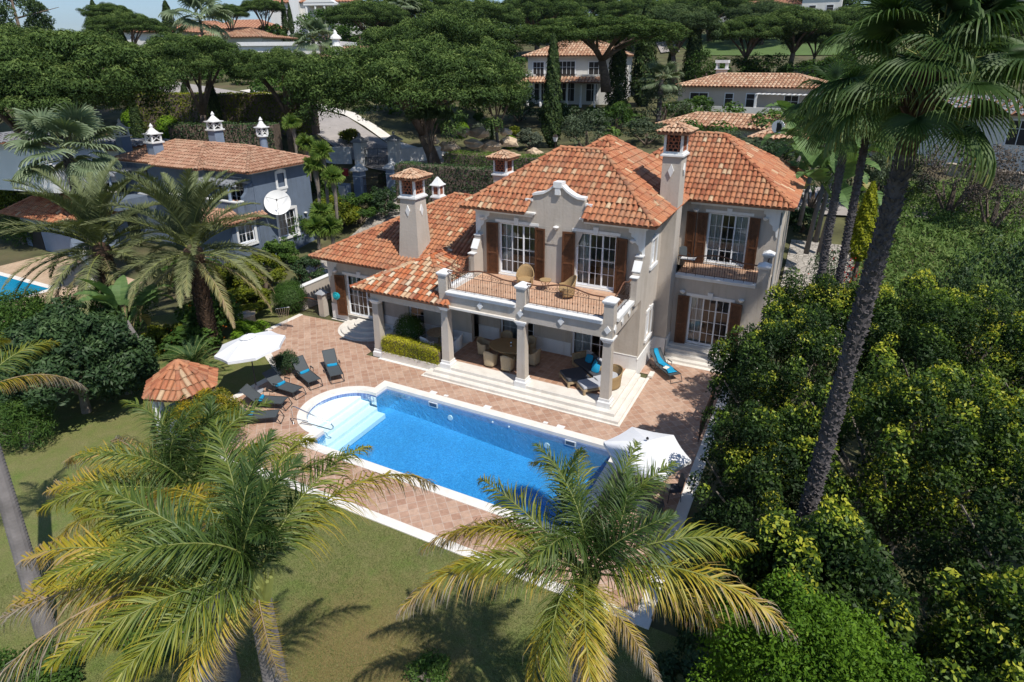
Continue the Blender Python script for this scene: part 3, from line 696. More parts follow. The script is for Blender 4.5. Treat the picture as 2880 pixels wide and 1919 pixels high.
for p, n in (((-4.87, YF-.02, 7.05), (0, -1, 0)), ((-8.9, YF, 7.1), (0, -1, 0)), ((-1.15, YF, 6.85), (0, -1, 0)), ((.5, 8.3, 3.4), (0, -1, 0)), ((3.35, 8.3, 3.4), (0, -1, 0)), ((.35, 10.7, 7.1), (0, -1, 0)), ((3.75, 10.7, 7.0), (0, -1, 0)), ((-18.35, LY, 3.1), (0, -1, 0))): wall_lamp(villa, p, n)
# balcony floors
fb = MB(); fb.box(BX0+.42, BX1-.42, BY+.40, YF-.003, 4.202, 4.245); fb.build('balcony_floor', DECK3, villa); fb = MB(); fb.box(.06, RW-.26, 8.6, 10.698, 4.122, 4.235); fb.build('balcony_floor', DECK3, villa)
rm = MB(); rm.box(XL+T, XR-T, YF+T, 7.6, 4.251, 4.27); rm.box(XL+T, XR-T, YF+T, 7.6, .451, .49); rm.box(.05, RW-T, 8.56, 13.5, .451, .5); rm.box(.05, RW-T, 10.96, 13.5, 4.2, 4.24); rm.build('room_floor', ROOMF, villa)
railing(villa, (-8.84, BY+.15), (-5.24, BY+.15), 4.41); railing(villa, (-4.76, BY+.15), (-1.2, BY+.15), 4.41)
railing(villa, (BX1-.12, BY+.5), (BX1-.12, YF-.98), 4.41); railing(villa, (BX0+.15, BY+.5), (BX0+.15, YF-.98), 4.41)
railing(villa, (.1, 8.35), (3.9, 8.35), 4.30); railing(villa, (RW-.15, 8.78), (RW-.15, 9.53), 4.36, circles=False, arch=.05)
# roofs
r = Roof(11)
ZE = 7.74; EX0, EX1, EY = -9.85, -.02, 3.72; sl = .672; half = 3.8
# front plane is interrupted by the gable: build as three pieces
zr = ZE+sl*half
gx0, gx1 = -6.30, -3.32; gy = YF+.25; gzv = ZE+sl*(gy-EY)
fp = [(EX0, EY, ZE), (EX1, EY, ZE), (EX1-half, EY+half, zr), (EX0+half, EY+half, zr)]
# pieces: left strip, right strip below gy, and everything above
r.plane([(EX0, EY, ZE), (gx0, EY, ZE), (gx0, gy, gzv), (EX0+gy-EY, gy, gzv)])
r.plane([(gx1, EY, ZE), (EX1, EY, ZE), (EX1-(gy-EY), gy, gzv), (gx1, gy, gzv)])
r.plane([(EX0+gy-EY, gy, gzv), (EX1-(gy-EY), gy, gzv), fp[2], fp[3]], eave_over=.0)
r.plane([(EX1, EY, ZE), (EX1, 14.2, ZE), (EX1-half, 14.2-half, zr), (EX1-half, EY+half, zr)])
r.plane([(EX0, 11.3, ZE), (EX0, EY, ZE), (EX0+half, EY+half, zr)])
r.plane([(EX1, 11.3, ZE), (EX0, 11.3, ZE), (EX0+half, EY+half, zr), (EX1-half, EY+half, zr)])
r.cap((EX0, EY, ZE), fp[3]); r.cap((EX1, EY, ZE), fp[2]); r.cap(fp[3], fp[2]); r.cap((gx0, EY, ZE), (gx0, gy, gzv), r=.11); r.cap((gx1, EY, ZE), (gx1, gy, gzv), r=.11)
r.hip(-8.75, EX1-.01, 5.4, 14.3, ZE+.01, ZE+sl*4.37, ((-4.39, 9.6), (-4.39, 10.0)), planes='frbl')
r.build('roof', [TILE, MORTAR], villa)
r = Roof(12); ZR = 7.72
r.hip(-5.3, 5.0, 10.1, 20.8, ZR, ZR+sl*4.25, ((-1.05, 14.35), (.75, 14.35)))
r.build('roof', [TILE, MORTAR], villa)
r = Roof(13); za, zb, zc = 3.98, 3.98+.49*3.01, 3.98+.49*6.1; p1, p2, R1, R2 = (-9.31, 6.01, zb), (-9.31, 12.19, zb), (-13.5, 9.1, zc), (-12.4, 9.1, zc)
r.plane([(-19.6, 3.0, za), (-9.31, 3.0, za), p1, R2, R1]); r.plane([p1, p2, R2]); r.plane([(-19.6, 15.2, za), (-19.6, 3.0, za), R1]); r.plane([(-9.31, 15.2, za), (-19.6, 15.2, za), R1, R2, p2])
for q in (((-19.6, 3.0, za), R1), (p1, R2), (R1, R2), ((-19.6, 15.2, za), R1)): r.cap(*q)
r.build('wing_roof', [TILE, MORTAR], villa)
r = Roof(14)
A = (-11.45, 3.45, 5.0); zq = 3.78
r.plane([(-14.35, .42, zq), (-9.32, .42, zq), (-9.32, 1.224, 4.104), A]); r.plane([(-9.32, .42, zq), (-8.55, .42, zq), (-8.86, .745, 3.911), (-9.32, .745, 3.911)]); r.plane([(-9.32, 1.224, 4.104), (-9.32, 6.4, 4.104), (-11.45, 6.4, 5.0), A]); r.plane([(-14.35, 6.4, zq), (-14.35, .42, zq), A, (-11.45, 6.4, 5.0)])
for q in ((-14.35, .42, zq), (-9.32, 1.224, 4.104)): r.cap(q, A)
r.cap((-8.6, .45, zq), (-8.86, .745, 3.911), r=.11)
r.cap(A, (-11.45, 6.0, 5.0)); r.build('porch_roof', [TILEP, MORTAR], villa)
# chimneys
chimney(villa, -.83, .05, 7.3, 8.4, 0.0, 10.25, lan=.85, seed=5)
chimney(villa, -13.74, -12.80, 4.12, 5.06, 3.9, 7.7, base=(-14.02, -12.66, 3.95, 5.25), lan=.85, seed=6)
chimney(villa, -11.9, -11.0, 11.0, 11.9, 5.2, 7.95, lan=.8, seed=7)
chimney(villa, -15.9, -15.35, 10.2, 10.75, 4.6, 6.35, lan=.55, cap='white', seed=8)
# awning cassette on the beam
ab = MB(); ab.box(-8.8, -5.25, BY-.14, BY-.012, 3.58, 3.70); ab.build('awning_box', CREAM, villa, bevel=.02)
# steps
st = MB()
def stepslab(x0, x1, y0, y1, z0, z1): st.box(x0, x1, y0, y1, z0, z1)
stepslab(-10.1, 0., 0., .70, .006, .028); stepslab(-.14, .0, .70, 5.3, .006, .028); stepslab(-10.1, -9.9, .70, .9, .006, .028)
stepslab(-9.95, -.1, .12, YF, .03, .15); stepslab(-9.6, -.36, .40, YF-.002, .151, .30); stepslab(-9.5, -.60, .68, YF-.003, .301, .449)
stepslab(-.1, .12, 4.7, 5.25, .03, .15)
st.build('terrace_steps', CREAM, villa, bevel=.012)
tf = MB(); tf.box(-9.4, -1.1, 1.4, YF-.04, .4485, .4545); tf.build('terrace_floor', DECK2, villa)
st = MB(); xe = 4.6
stepslab(.09, xe, 6.75, 7.05, .006, .028); stepslab(.09, xe, 7.0, 8.29, .03, .15); stepslab(.092, xe-.1, 7.3, 8.288, .151, .30); stepslab(.094, xe-.2, 7.6, 8.286, .301, .45); stepslab(.096, xe-.3, 7.88, 8.284, .451, .54)
st.build('side_steps', CREAM, villa, bevel=.012)
st = MB()
for k, (rr, z0, z1) in enumerate(((1.95, .006, .028), (1.75, .03, .15), (1.32, .151, .30), (.92, .301, .44))):
    pts = [(-16.0+rr*1.0*cos(pi+pi*i/28), LY-.03*k-.04+rr*sin(pi+pi*i/28), z0) for i in range(29)]
    st.ext(pts, (0, 0, z1-z0))
st.build('round_steps', CREAM, villa, bevel=.01)
st = MB(); st.box(-18.0, -14.2, LY-.06, LY-.001, .44, .5); st.box(-19.0, -9.6, LY-.16, LY-.062, .006, .03); st.build('threshold', CREAM, villa)
from mathutils.geometry import tessellate_polygon
leafmat_ = leafmat
def sheet(name, outer, z, mat_, holes=(), kind='structure', parent=None):
    polys = [[Vector((p[0], p[1], 0)) for p in outer]]+[[Vector((p[0], p[1], 0)) for p in h] for h in holes]
    flat = [p for q in polys for p in q]; tris = tessellate_polygon(polys)
    mb = MB(); fs = []
    for t in tris:
        a, b, c = [flat[i] for i in t]
        fs.append(t if (b-a).cross(c-a).z > 0 else t[::-1])
    mb.add([(p.x, p.y, z) for p in flat], fs); o = mb.build(name, mat_, parent)
    if parent is None: tag(o, kind=kind)
    return o
# ------------------------------------------------------------ ground
NP0, NP1 = gz(39, 780), gz(111, 821)     # neighbour pool back edge
nb = (NP0[0]-6, NP1[0]+.1, NP1[1]-6.5, NP0[1])
xs = sorted(set([-13.4, .8]+list(np.concatenate([np.arange(-100, 60, 4), np.array([-6000, -2500, -1200, -700, -450, -320, -240, -190, -150, -125, 80, 110, 150, 200, 270, 360, 500, 900, 2000, 5000])]))))
ys = sorted(set([-7.0, -1.2]+list(np.concatenate([np.arange(-60, 20, 4), np.arange(20, 300, 6), np.array([-2000, -400, -150, 320, 340, 420, 560, 700, 1200, 2500, 5000, 9000])]))))
gm = MB(); V = [(x, y, terrain(x, y)-.035) for y in ys for x in xs]; nx = len(xs)
Fg = [(j*nx+i, j*nx+i+1, (j+1)*nx+i+1, (j+1)*nx+i) for j in range(len(ys)-1) for i in range(nx-1) if not (-13.41 < xs[i] and xs[i+1] < .81 and -7.01 < ys[j] and ys[j+1] < -1.19)]
gm.add(V, Fg); tag(gm.build('ground', GROUND), kind='structure')
def drape(name, pts, mat_, dz=.03, n=3):
    """thin sheet following the terrain; pts = quad strips left/right"""
    mb = MB(); vs = []; fs = []
    for (a, b) in pts:
        for k in range(n+1):
            x = a[0]+(b[0]-a[0])*k/n; y = a[1]+(b[1]-a[1])*k/n; vs.append((x, y, terrain(x, y)+dz))
    for j in range(len(pts)-1):
        for k in range(n): q = j*(n+1)+k; fs.append((q, q+1, q+n+2, q+n+1))
    mb.add(vs, fs); o = mb.build(name, mat_); return tag(o, kind='structure')
def strip(path, wdt, sub=5.):
    """left/right pairs along a polyline"""
    P = [Vector((p[0], p[1], 0)) for p in path]; res = []; Q = []
    for a, b in zip(P, P[1:]):
        k = max(1, int((b-a).length/sub)); Q += [a.lerp(b, i/k) for i in range(k)]
    Q.append(P[-1])
    for i, p in enumerate(Q):
        t = (Q[min(i+1, len(Q)-1)]-Q[max(i-1, 0)]).normalized(); s_ = Vector((-t.y, t.x, 0))
        res.append(((p+s_*wdt/2)[:2], (p-s_*wdt/2)[:2]))
    return res
# far hills
hm = MB(); vs = []; K = 260
for i in range(K+1):
    az = radians(-75+100*i/K); d = 9500
    hgt = 330+55*sin(az*9+1)+38*sin(az*23)+20*sin(az*61+2)+9*sin(az*140)
    x, y = CAM[0]+sin(az)*d, CAM[1]+cos(az)*d
    vs += [(CAM[0]+sin(az)*(d-2600), CAM[1]+cos(az)*(d-2600), -20), (CAM[0]+sin(az)*(d-1200), CAM[1]+cos(az)*(d-1200), hgt*.42+14*sin(az*80)), (x, y, hgt), (CAM[0]+sin(az)*(d+900), CAM[1]+cos(az)*(d+900), -20)]
hm.add(vs, [(i*4+k, (i+1)*4+k, (i+1)*4+k+1, i*4+k+1) for i in range(K) for k in range(3)]); tag(hm.build('hills', HILLM, smooth=True), kind='structure')
# ------------------------------------------------------------ lawn, deck, pool
sheet('lawn', [(-30, -24), (12, -24), (12, -9.0), (-16.3, -9.0), (-16.3, -3.0), (-21.0, -.5), (-21.0, 3.2), (-25, 3.6), (-30, -2)], -.008, LAWN)
PC = (-11.2, -4.08); PX0, PX1, PY0, PY1 = -10.95, .35, -6.62, -1.6; CW = .40
def pool_outline(o, n=36):
    R_ = 1.71+o; dx = (PX0-o)-PC[0]; a = math.acos(max(-1, min(1, dx/R_)))
    pts = [(PX0-o, PY0-o), (PX1+o, PY0-o), (PX1+o, PY1+o), (PX0-o, PY1+o)]
    arc = [(PC[0]+R_*cos(t), PC[1]+R_*sin(t)) for t in np.linspace(a, 2*pi-a, n)]
    return pts+[p for p in arc]
HO, HI = pool_outline(CW), pool_outline(0.)
dk = [(-16.4, -8.76), (3.3, -8.76), (3.3, 6.9), (.06, 6.9), (.06, 7.28), (-.58, 7.28), (-.58, 5.1), (-.005, 5.1), (-.005, 0), (-10.12, 0), (-10.12, .62), (-14.0, .62), (-14.0, LY-.05), (-21.0, LY-.5), (-21.0, -.4), (-18.6, -1.6), (-16.4, -2.9)]
sheet('pool_deck', dk, .004, DECK, [HO])
pool = empty('swimming_pool', (-5.3, -4.1, 0), 'blue tiled rectangular swimming pool with white semicircular steps and white stone coping', 'swimming pool')
mb = MB(); n = len(HO)
mb.add([(x, y, .03) for x, y in HO]+[(x, y, .03) for x, y in HI]+[(x, y, -.02) for x, y in HO]+[(x, y, -.12) for x, y in HI],
       [(i, (i+1) % n, n+(i+1) % n, n+i) for i in range(n)]+[(2*n+i, 2*n+(i+1) % n, (i+1) % n, i) for i in range(n)]+[(n+i, n+(i+1) % n, 3*n+(i+1) % n, 3*n+i) for i in range(n)])
mb.build('coping', COPE, pool)
mb = MB(); mb.add([(x, y, -.12) for x, y in HI]+[(x, y, -.42) for x, y in HI], [(i, (i+1) % n, n+(i+1) % n, n+i) for i in range(n)]); mb.build('waterline_tiles', MOSD, pool)
def depth(x): return -1.15-.75*max(0, min(1, (x-(-10))/10.))
bx = [PX0-.0]+list(np.linspace(-9.5, PX1, 10)); mb = MB()
mb.add([(x, y, depth(x)) for x in bx for y in (PY0, PY1)], [(2*i, 2*i+2, 2*i+3, 2*i+1) for i in range(len(bx)-1)])
for yy, f in ((PY0, 1), (PY1, -1)): mb.add([(x, yy, z) for x in bx for z in (-.42, depth(x))], [(2*i, 2*i+1, 2*i+3, 2*i+2) for i in range(len(bx)-1)])
mb.add([(PX1, PY0, -.42), (PX1, PY1, -.42), (PX1, PY1, depth(PX1)), (PX1, PY0, depth(PX1))], [(0, 1, 2, 3)])
for ya, yb in ((PY0, PC[1]-1.69), (PC[1]+1.69, PY1)): mb.add([(PX0, ya, -.42), (PX0, yb, -.42), (PX0, yb, depth(PX0)), (PX0, ya, depth(PX0))], [(0, 1, 2, 3)])
for (a, b), (c, d) in zip(HI[4:], HI[5:]): mb.add([(a, b, -.42), (c, d, -.42), (c, d, -1.15), (a, b, -1.15)], [(0, 1, 2, 3)])
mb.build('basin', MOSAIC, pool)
mb = MB(); POOLW = simple('white_pool_render', (.78, .80, .80), .7, .03)
arcpts = [(x, y) for x, y in HI[4:] if x < -11.75]
mb.ext([(x, y, -1.0) for x, y in arcpts], (0, 0, .72))
for k, xx in enumerate((-11.32, -10.88, -10.44)):
    mb.box(-11.9-.01*k, xx, PC[1]-1.60-(.0, .1, .45)[k], PC[1]+1.64, -1.14, -.28-.20*(k+1))
mb.box(-12.9, -10.5, PC[1]-1.6, PC[1]+1.6, -1.19, -1.15)
mb.build('pool_steps', POOLW, pool, bevel=.02)
mb = MB()
for (x, y, a) in ((-8.3, PY1-.004, 1), (-1.55, PY1-.004, 1)):
    mb.box(x-.24, x+.24, y-.03, y, -.40, -.16); 
mb.build('skimmer', WHITE, pool)
mb = MB()
for x in (-8.3, -1.55): mb.box(x-.19, x+.19, PY1-.042, PY1-.035, -.35, -.20)
mb.build('skimmer_mouth', simple('shade_blue', (.03, .07, .13)), pool)
mb = MB()
for x in (-7.4, -2.6):
    mb.tube([(x, PY1-.001, -.72), (x, PY1-.03, -.72)], .13, 16)
for x in (-5.2, -4.4): mb.tube([(x, PY1-.001, -.32), (x, PY1-.04, -.32)], .04, 10)
mb.build('pool_light', POOLW, pool)
mb = MB()
for x, y, s_ in ((-8.62, -1.10, .17), (-7.93, -1.08, .10), (-5.74, -1.09, .17), (-2.91, -1.08, .10), (-2.21, -1.10, .17)): mb.box(x-s_, x+s_, y-s_*.7, y+s_*.7, .005, .022)
mb.build('deck_lid', WHITE, pool)
wm = MB(); hin = pool_outline(-.004); wm.ext([(x, y, -2.05) for x, y in hin], (0, 0, 1.86)); tag(wm.build('water', WATER), kind='structure')
# individual grass blades over the lawn
rng = np.random.default_rng(6); n = 190000; gx_ = rng.uniform(-14, 3.2, n); gy_ = -9.14-rng.random(n)**1.1*9.5
kq = rng.random(n) < (.45+.55*(np.sin(gx_*1.3+np.sin(gy_*1.7))*np.cos(gy_*1.1+.6*gx_) > -.3)); gx_, gy_ = gx_[kq], gy_[kq]; n = len(gx_)
a_ = rng.random(n)*2*pi; h_ = .022+.03*rng.random(n); w_ = .007; P0 = np.stack([gx_, gy_, np.full(n, -.008)], 1); sd_ = np.stack([np.cos(a_), np.sin(a_), 0*a_], 1)*w_; tp = np.stack([np.cos(a_+1.5)*h_*.7, np.sin(a_+1.5)*h_*.7, h_], 1)
GR = leafmat_('grass_blades', [(0, (.07, .10, .025)), (.4, (.14, .17, .05)), (.75, (.24, .24, .10)), (1, (.36, .31, .17))])
tag(mobj('grass', npmesh('grass', np.stack([P0-sd_, P0+sd_, P0+tp], 1).reshape(-1, 3), np.arange(3*n).reshape(n, 3), GR, np.clip(rng.random(n)*.7+.3*np.sin(gx_*.9)*np.cos(gy_*.8)+.1, 0, 1))), 'short mown grass of the lawn', 'grass', kind='stuff')
# deck edging
mb = MB(); mb.box(-16.45, 3.75, -9.12, -8.76, -.03, .03); mb.box(3.3, 3.72, -8.76, 6.9, -.03, .03); mb.box(-16.75, -16.4, -8.76, -2.95, -.03, .03)
mb.ext([(-16.75, -2.95, .0), (-16.4, -2.9, .0), (-18.5, -1.55, .0), (-18.75, -1.85, .0)][::-1], (0, 0, .028)); mb.ext([(-18.75, -1.85, 0), (-18.5, -1.55, 0), (-21.0, -.35, 0), (-21.3, -.55, 0)][::-1], (0, 0, .028)); mb.box(-21.3, -21.0, -.5, 3.2, -.03, .028)
tag(mb.build('deck_edging', COPE, bevel=.008), kind='structure')
# pool handrail
t = empty('pool_handrail', gz(825, 1190), 'stainless steel tubular handrail beside the white pool steps', 'handrail')
mb = MB(); a = Vector((-12.5, -5.95, 0)); b = Vector((-10.75, -5.55, 0)); u = (b-a).normalized()
pts = [a, a+Vector((0, 0, .72)), a+u*.04+Vector((0, 0, .82)), a+u*.14+Vector((0, 0, .86)), a+u*.24+Vector((0, 0, .84)), b+Vector((0, 0, .28)), b+u*.1+Vector((0, 0, .16)), b+u*.08+Vector((0, 0, .04)), b-u*.05+Vector((0, 0, -.02)), a+u*.45+Vector((0, 0, .16)), a+u*.3+Vector((0, 0, .02))]
mb.tube(pts, .024, 8); mb.lathe([(.06, 0), (.06, .015), (.03, .03)], tuple(a), 10); mb.lathe([(.06, 0), (.06, .015), (.03, .03)], tuple(a+u*.3), 10); mb.build('tube', CHROME, t, smooth=True)

# ------------------------------------------------------------ loungers, towels, parasols
def sun_lounger():
    t = empty('sun_lounger', (0, 0, 0), 'x', 'sun lounger', 'grey sun loungers')
    f = MB(); r = .018
    for s in (-1, 1):
        y = .31*s
        f.tube([(1.75, y*.8, .04), (1.45, y, .20), (1.25, y, .33), (0, y, .35)], r, 6)
        f.tube([(0, y, .35), (-.16, y, .02)], r, 6); f.tube([(1.22, y, .34), (1.35, y, .03), (1.62, y, .03)], r, 6)
    f.tube([(-.16, -.31, .02), (-.16, .31, .02)], r, 6); f.tube([(0, -.31, .35), (0, .31, .35)], r, 6); f.tube([(1.35, -.31, .03), (1.35, .31, .03)], r, 6)
    f.build('frame', ALU, t, world=False)
    s = MB(); k = 8
    vs = [(x, y, .355-.02*sin(pi*x/1.25)) for x in np.linspace(0.01, 1.25, 9) for y in (-.295, .295)]; s.add(vs, [(2*i, 2*i+2, 2*i+3, 2*i+1) for i in range(k)])
    s.add([(x, y, z-.02) for x, y, z in vs], [(2*i+1, 2*i+3, 2*i+2, 2*i) for i in range(k)])
    s.build('seat', SLING, t, world=False)
    bk = MB(); ca, sa = cos(radians(40)), sin(radians(40)); h = Vector((1.25, 0, .35))
    for dz, fl in ((0, 1), (-.025, -1)):
        vs = [(h.x+ca*q, y, h.z+sa*q+dz-.02*sin(pi*q/.82)) for q in np.linspace(0, .82, 6) for y in (-.295, .295)]
        bk.add(vs, [((2*i, 2*i+2, 2*i+3, 2*i+1) if fl > 0 else (2*i+1, 2*i+3, 2*i+2, 2*i)) for i in range(5)])
    for s2 in (-1, 1): bk.tube([(h.x, .3*s2, h.z), (h.x+ca*.83, .3*s2, h.z+sa*.83)], .016, 6)
    bk.tube([(h.x+ca*.83, -.3, h.z+sa*.83), (h.x+ca*.83, .3, h.z+sa*.83)], .016, 6); bk.build('backrest', SLING, t, world=False)
    for s2 in (-1, 1):
        a = MB(); y = .345*s2; a.tube([(1.22, y, .35), (1.18, y, .52), (.86, y, .54), (.90, y, .35)], .014, 6); a.ext([(1.20, y-.03, .535), (.85, y-.03, .545), (.85, y+.03, .545), (1.20, y+.03, .535)], (0, 0, .018)); a.build('armrest', ALU, t, world=False)
    for s2 in (-1, 1):
        a = MB(); a.tube([(1.74, .26*s2, .07), (1.74, .31*s2, .07)], .07, 12); a.build('wheel', ALU, t, world=False)
    return t
def towel_roll():
    mb = MB(); pts = [(0, y, .09+.004*sin(y*20)) for y in np.linspace(-.24, .24, 9)]
    mb.tube(pts, [.062, .066, .064, .066, .065, .067, .064, .066, .06], 12)
    # spiral edge of the roll and loose flap
    mb.ext([(-.06, -.23, .10), (-.075, -.23, .05), (-.085, .22, .045), (-.07, .22, .095)], (-.012, 0, 0))
    o = mb.build('rolled_towel', TURQ, smooth=True, bevel=0); return o
LN = [('A', (-13.36, -2.28), 143, 'grey reclining sun lounger farthest from the pool handrail, nearest the house', 'turquoise rolled towel on the lounger nearest the house'),
      ('B', (-13.92, -3.17), 158, 'grey reclining sun lounger second from the house, in front of the round bush', 'turquoise rolled towel on the lounger in front of the round bush'),
      ('C', (-13.97, -4.17), 179, 'grey reclining sun lounger in the middle of the row of five, beside the parasol shadow', 'turquoise rolled towel on the middle lounger of the five'),
      ('D', (-13.80, -5.13), 199, 'grey reclining sun lounger second from the yellow flowering shrub, back near the lawn edging', 'turquoise rolled towel on the lounger second from the yellow shrub'),
      ('E', (-13.25, -6.05), 214, 'grey sun lounger half hidden by the yellow shrub and the palm fronds', 'turquoise towel on the lounger half hidden by the palm fronds')]
proto = sun_lounger(); tow = towel_roll(); first = True
for k, p, a, lb, lt in LN:
    o = proto if first else copy_tree(proto); tw = tow if first else tow.copy()
    if not first: COL.objects.link(tw)
    first = False
    place(o, (p[0], p[1], .006), radians(a)); o['label'] = lb
    c, s_ = cos(radians(a)), sin(radians(a)); place(tw, (p[0]+c*1.12, p[1]+s_*1.12, .3), radians(a+(8 if k in 'BD' else -5)))
    tag(tw, lt, 'towel', 'rolled turquoise towels on the loungers')
o = copy_tree(proto); place(o, (1.15, 4.98, .006), radians(136)); o['label'] = 'grey sun lounger with a draped turquoise towel and open book, by the side steps'
mb = MB(); rr = random.Random(5); U = 15; W = 6
prof = [(1.25+cos(radians(40))*q, .36+sin(radians(40))*q) for q in np.linspace(.80, 0, 7)]+[(x, .358) for x in np.linspace(1.12, .18, 9)]
vs = []
for i, (x, z) in enumerate(prof):
    wd = .10+.13*(i/15)+.02*sin(i*1.3); off = .05*sin(i*.5)-.02
    for j in range(W+1): vs.append((x, off-wd+2*wd*j/W, z+.02+.016*abs(sin(j*1.4+i*.25))))
mb.M = Matrix.Translation((1.15, 4.98, .006)) @ Matrix.Rotation(radians(136), 4, 'Z')
mb.add(vs, [(i*(W+1)+j, i*(W+1)+j+1, (i+1)*(W+1)+j+1, (i+1)*(W+1)+j) for i in range(len(prof)-1) for j in range(W)])
o = mb.build('draped_towel', TURQ, smooth=True); sm = o.modifiers.new('solid', 'SOLIDIFY'); sm.thickness = .012; sm.offset = 1
tag(o, 'long turquoise towel draped down the lounger by the side steps', 'towel')
mb = MB(); mb.M = Matrix.Translation((1.15, 4.98, .006)) @ Matrix.Rotation(radians(136), 4, 'Z') @ Matrix.Translation((.68, .05, .405)) @ Matrix.Rotation(radians(25), 4, 'Z')
for s_ in (-1, 1):
    vs = [(x, s_*y, .012+.03*sin(y/.15*pi)+.0) for x in (-.11, .11) for y in (0, .04, .08, .12, .155)]
    mb.add(vs+[(a, b, c-.014) for a, b, c in vs], [(i, i+1, 6+i, 5+i) for i in range(4)]+[(10+i, 15+i, 16+i, 11+i) for i in range(4)]+[(4, 9, 19, 14), (0, 1, 11, 10), (1, 2, 12, 11), (2, 3, 13, 12), (3, 4, 14, 13)])
tag(mb.build('open_book', PAPER), 'open book lying face up on the turquoise towel', 'book')

def parasol(loc, R_, H, tilt=0., label='', n=8, a0=.2, vent=True, drop=.48):
    t = empty('parasol', loc, label, 'parasol', 'white parasols by the pool')
    p = MB(); p.tube([(0, 0, 0), (0, 0, H-.05)], .028, 8); p.build('pole', ALU, t, world=False)
    b = MB(); b.lathe([(.30, 0), (.30, .06), (.10, .09), (.05, .35), (.0, .36)], (0, 0, 0), 20); b.build('base', GREYP, t, world=False)
    Mx = Matrix.Translation((0, 0, H)) @ Matrix.Rotation(tilt, 4, Vector((-.6, .8, .0)))
    c = MB(); c.M = Mx
    def P(i, t_, f=1): a = a0+2*pi*i/n; return (cos(a)*R_*t_, sin(a)*R_*t_, -drop*t_**1.25*f)
    vs = [(0, 0, .02)]; fs = []; K = 5; sub = 4
    for k in range(1, K+1):
        tt = k/K
        for i in range(n):
            a = Vector(P(i, tt)); b2 = Vector(P(i+1, tt))
            for q in range(sub):
                w_ = q/sub; v = a.lerp(b2, w_); sag = .035*sin(pi*w_)*tt; v = v*(1-.03*sin(pi*w_)*tt); v.z -= sag*.9+0; vs.append(tuple(v))
    m = n*sub
    fs += [(0, 1+i, 1+(i+1) % m) for i in range(m)]
    for k in range(K-1): fs += [(1+k*m+i, 1+(k+1)*m+i, 1+(k+1)*m+(i+1) % m, 1+k*m+(i+1) % m) for i in range(m)]
    base = 1+(K-1)*m; L0 = len(vs)
    for i in range(m): x, y, z = vs[base+i]; vs.append((x*1.005, y*1.005, z-.13-.015*sin(i*pi/sub)))
    fs += [(base+i, L0+i, L0+(i+1) % m, base+(i+1) % m) for i in range(m)]
    c.add(vs, fs); c.build('canopy', CANVAS, t, world=False)
    if vent:
        v = MB(); v.M = Mx; v.lathe([(.36, -.04), (.34, -.02), (.02, .11)], (0, 0, 0), 16); v.build('vent', CANVAS, t, world=False)
    f = MB(); f.M = Mx; f.lathe([(.045, .09), (.05, .13), (.03, .16)], (0, 0, 0), 10); f.build('finial', BLACK, t, world=False)
    for i in range(n):
        r_ = MB(); r_.M = Mx; q = Vector(P(i, .98)); r_.tube([(0, 0, -.05), tuple(q-Vector((0, 0, .03)))], .009, 4); r_.build('rib', ALU, t, world=False)
    return t
uc = gz(700, 968, 2.45)
parasol((uc[0], uc[1], 0), 1.55, 2.85, radians(-6), 'tilted white octagonal parasol standing on the lawn behind the five loungers')
parasol((2.2, -4.35, .006), 1.45, 2.62, 0., 'white hexagonal parasol over the table at the right end of the pool', n=6, a0=.1, vent=False, drop=.36)
tag(bpy.data.objects['parasol.001'] if 'parasol.001' in bpy.data.objects else proto, None)
# table and chairs under the right parasol
t = empty('garden_table', (2.2, -4.0, 0), 'round slatted teak table under the white parasol right of the pool', 'table')
mb = MB(); mb.lathe([(.62, 0), (.64, .015), (.64, .03), (.62, .04)], (2.2, -4.0, .70), 28); mb.build('tabletop', WICKL, t)
mb = MB()
for k in range(4):
    a = pi/4+k*pi/2; mb.tube([(2.2+.1*cos(a), -4+.1*sin(a), .70), (2.2+.25*cos(a), -4+.25*sin(a), .3), (2.2+.45*cos(a), -4+.45*sin(a), .02)], .02, 6)
mb.build('leg_frame', ALU, t)
def iron_chair(loc, rz, label, group):
    t = empty('garden_chair', (0, 0, 0), label, 'chair', group)
    s = MB(); s.box(-.24, .24, -.23, .23, .42, .46); s.build('seat', CHAR, t, world=False, bevel=.015)
    b = MB(); vs = []
    b.ext([(-.22, .22, .46), (.22, .22, .46), (.20, .30, .92), (.10, .31, .97), (-.10, .31, .97), (-.20, .30, .92)], (0, .03, 0)); b.build('backrest', SLING, t, world=False)
    for x in (-.22, .22):
        for y in (-.2, .2):
            l = MB(); l.tube([(x, y, .42), (x*1.1, y*1.15, 0)], .014, 6); l.build('leg', ALU, t, world=False)
    f = MB()
    for x in (-.25, .25): f.tube([(x, .24, .66), (x, -.18, .66), (x, -.22, .45)], .013, 6)
    f.build('armrest', ALU, t, world=False)
    return place(t, loc, rz)
iron_chair((2.75, -4.75, .006), radians(200), 'dark chair nearest the palm, pushed to the round table under the right parasol', 'dark chairs round the garden table')
c_ = iron_chair((3.05, -3.5, .006), radians(-60), 'dark chair right of the round table under the right parasol', 'dark chairs round the garden table')

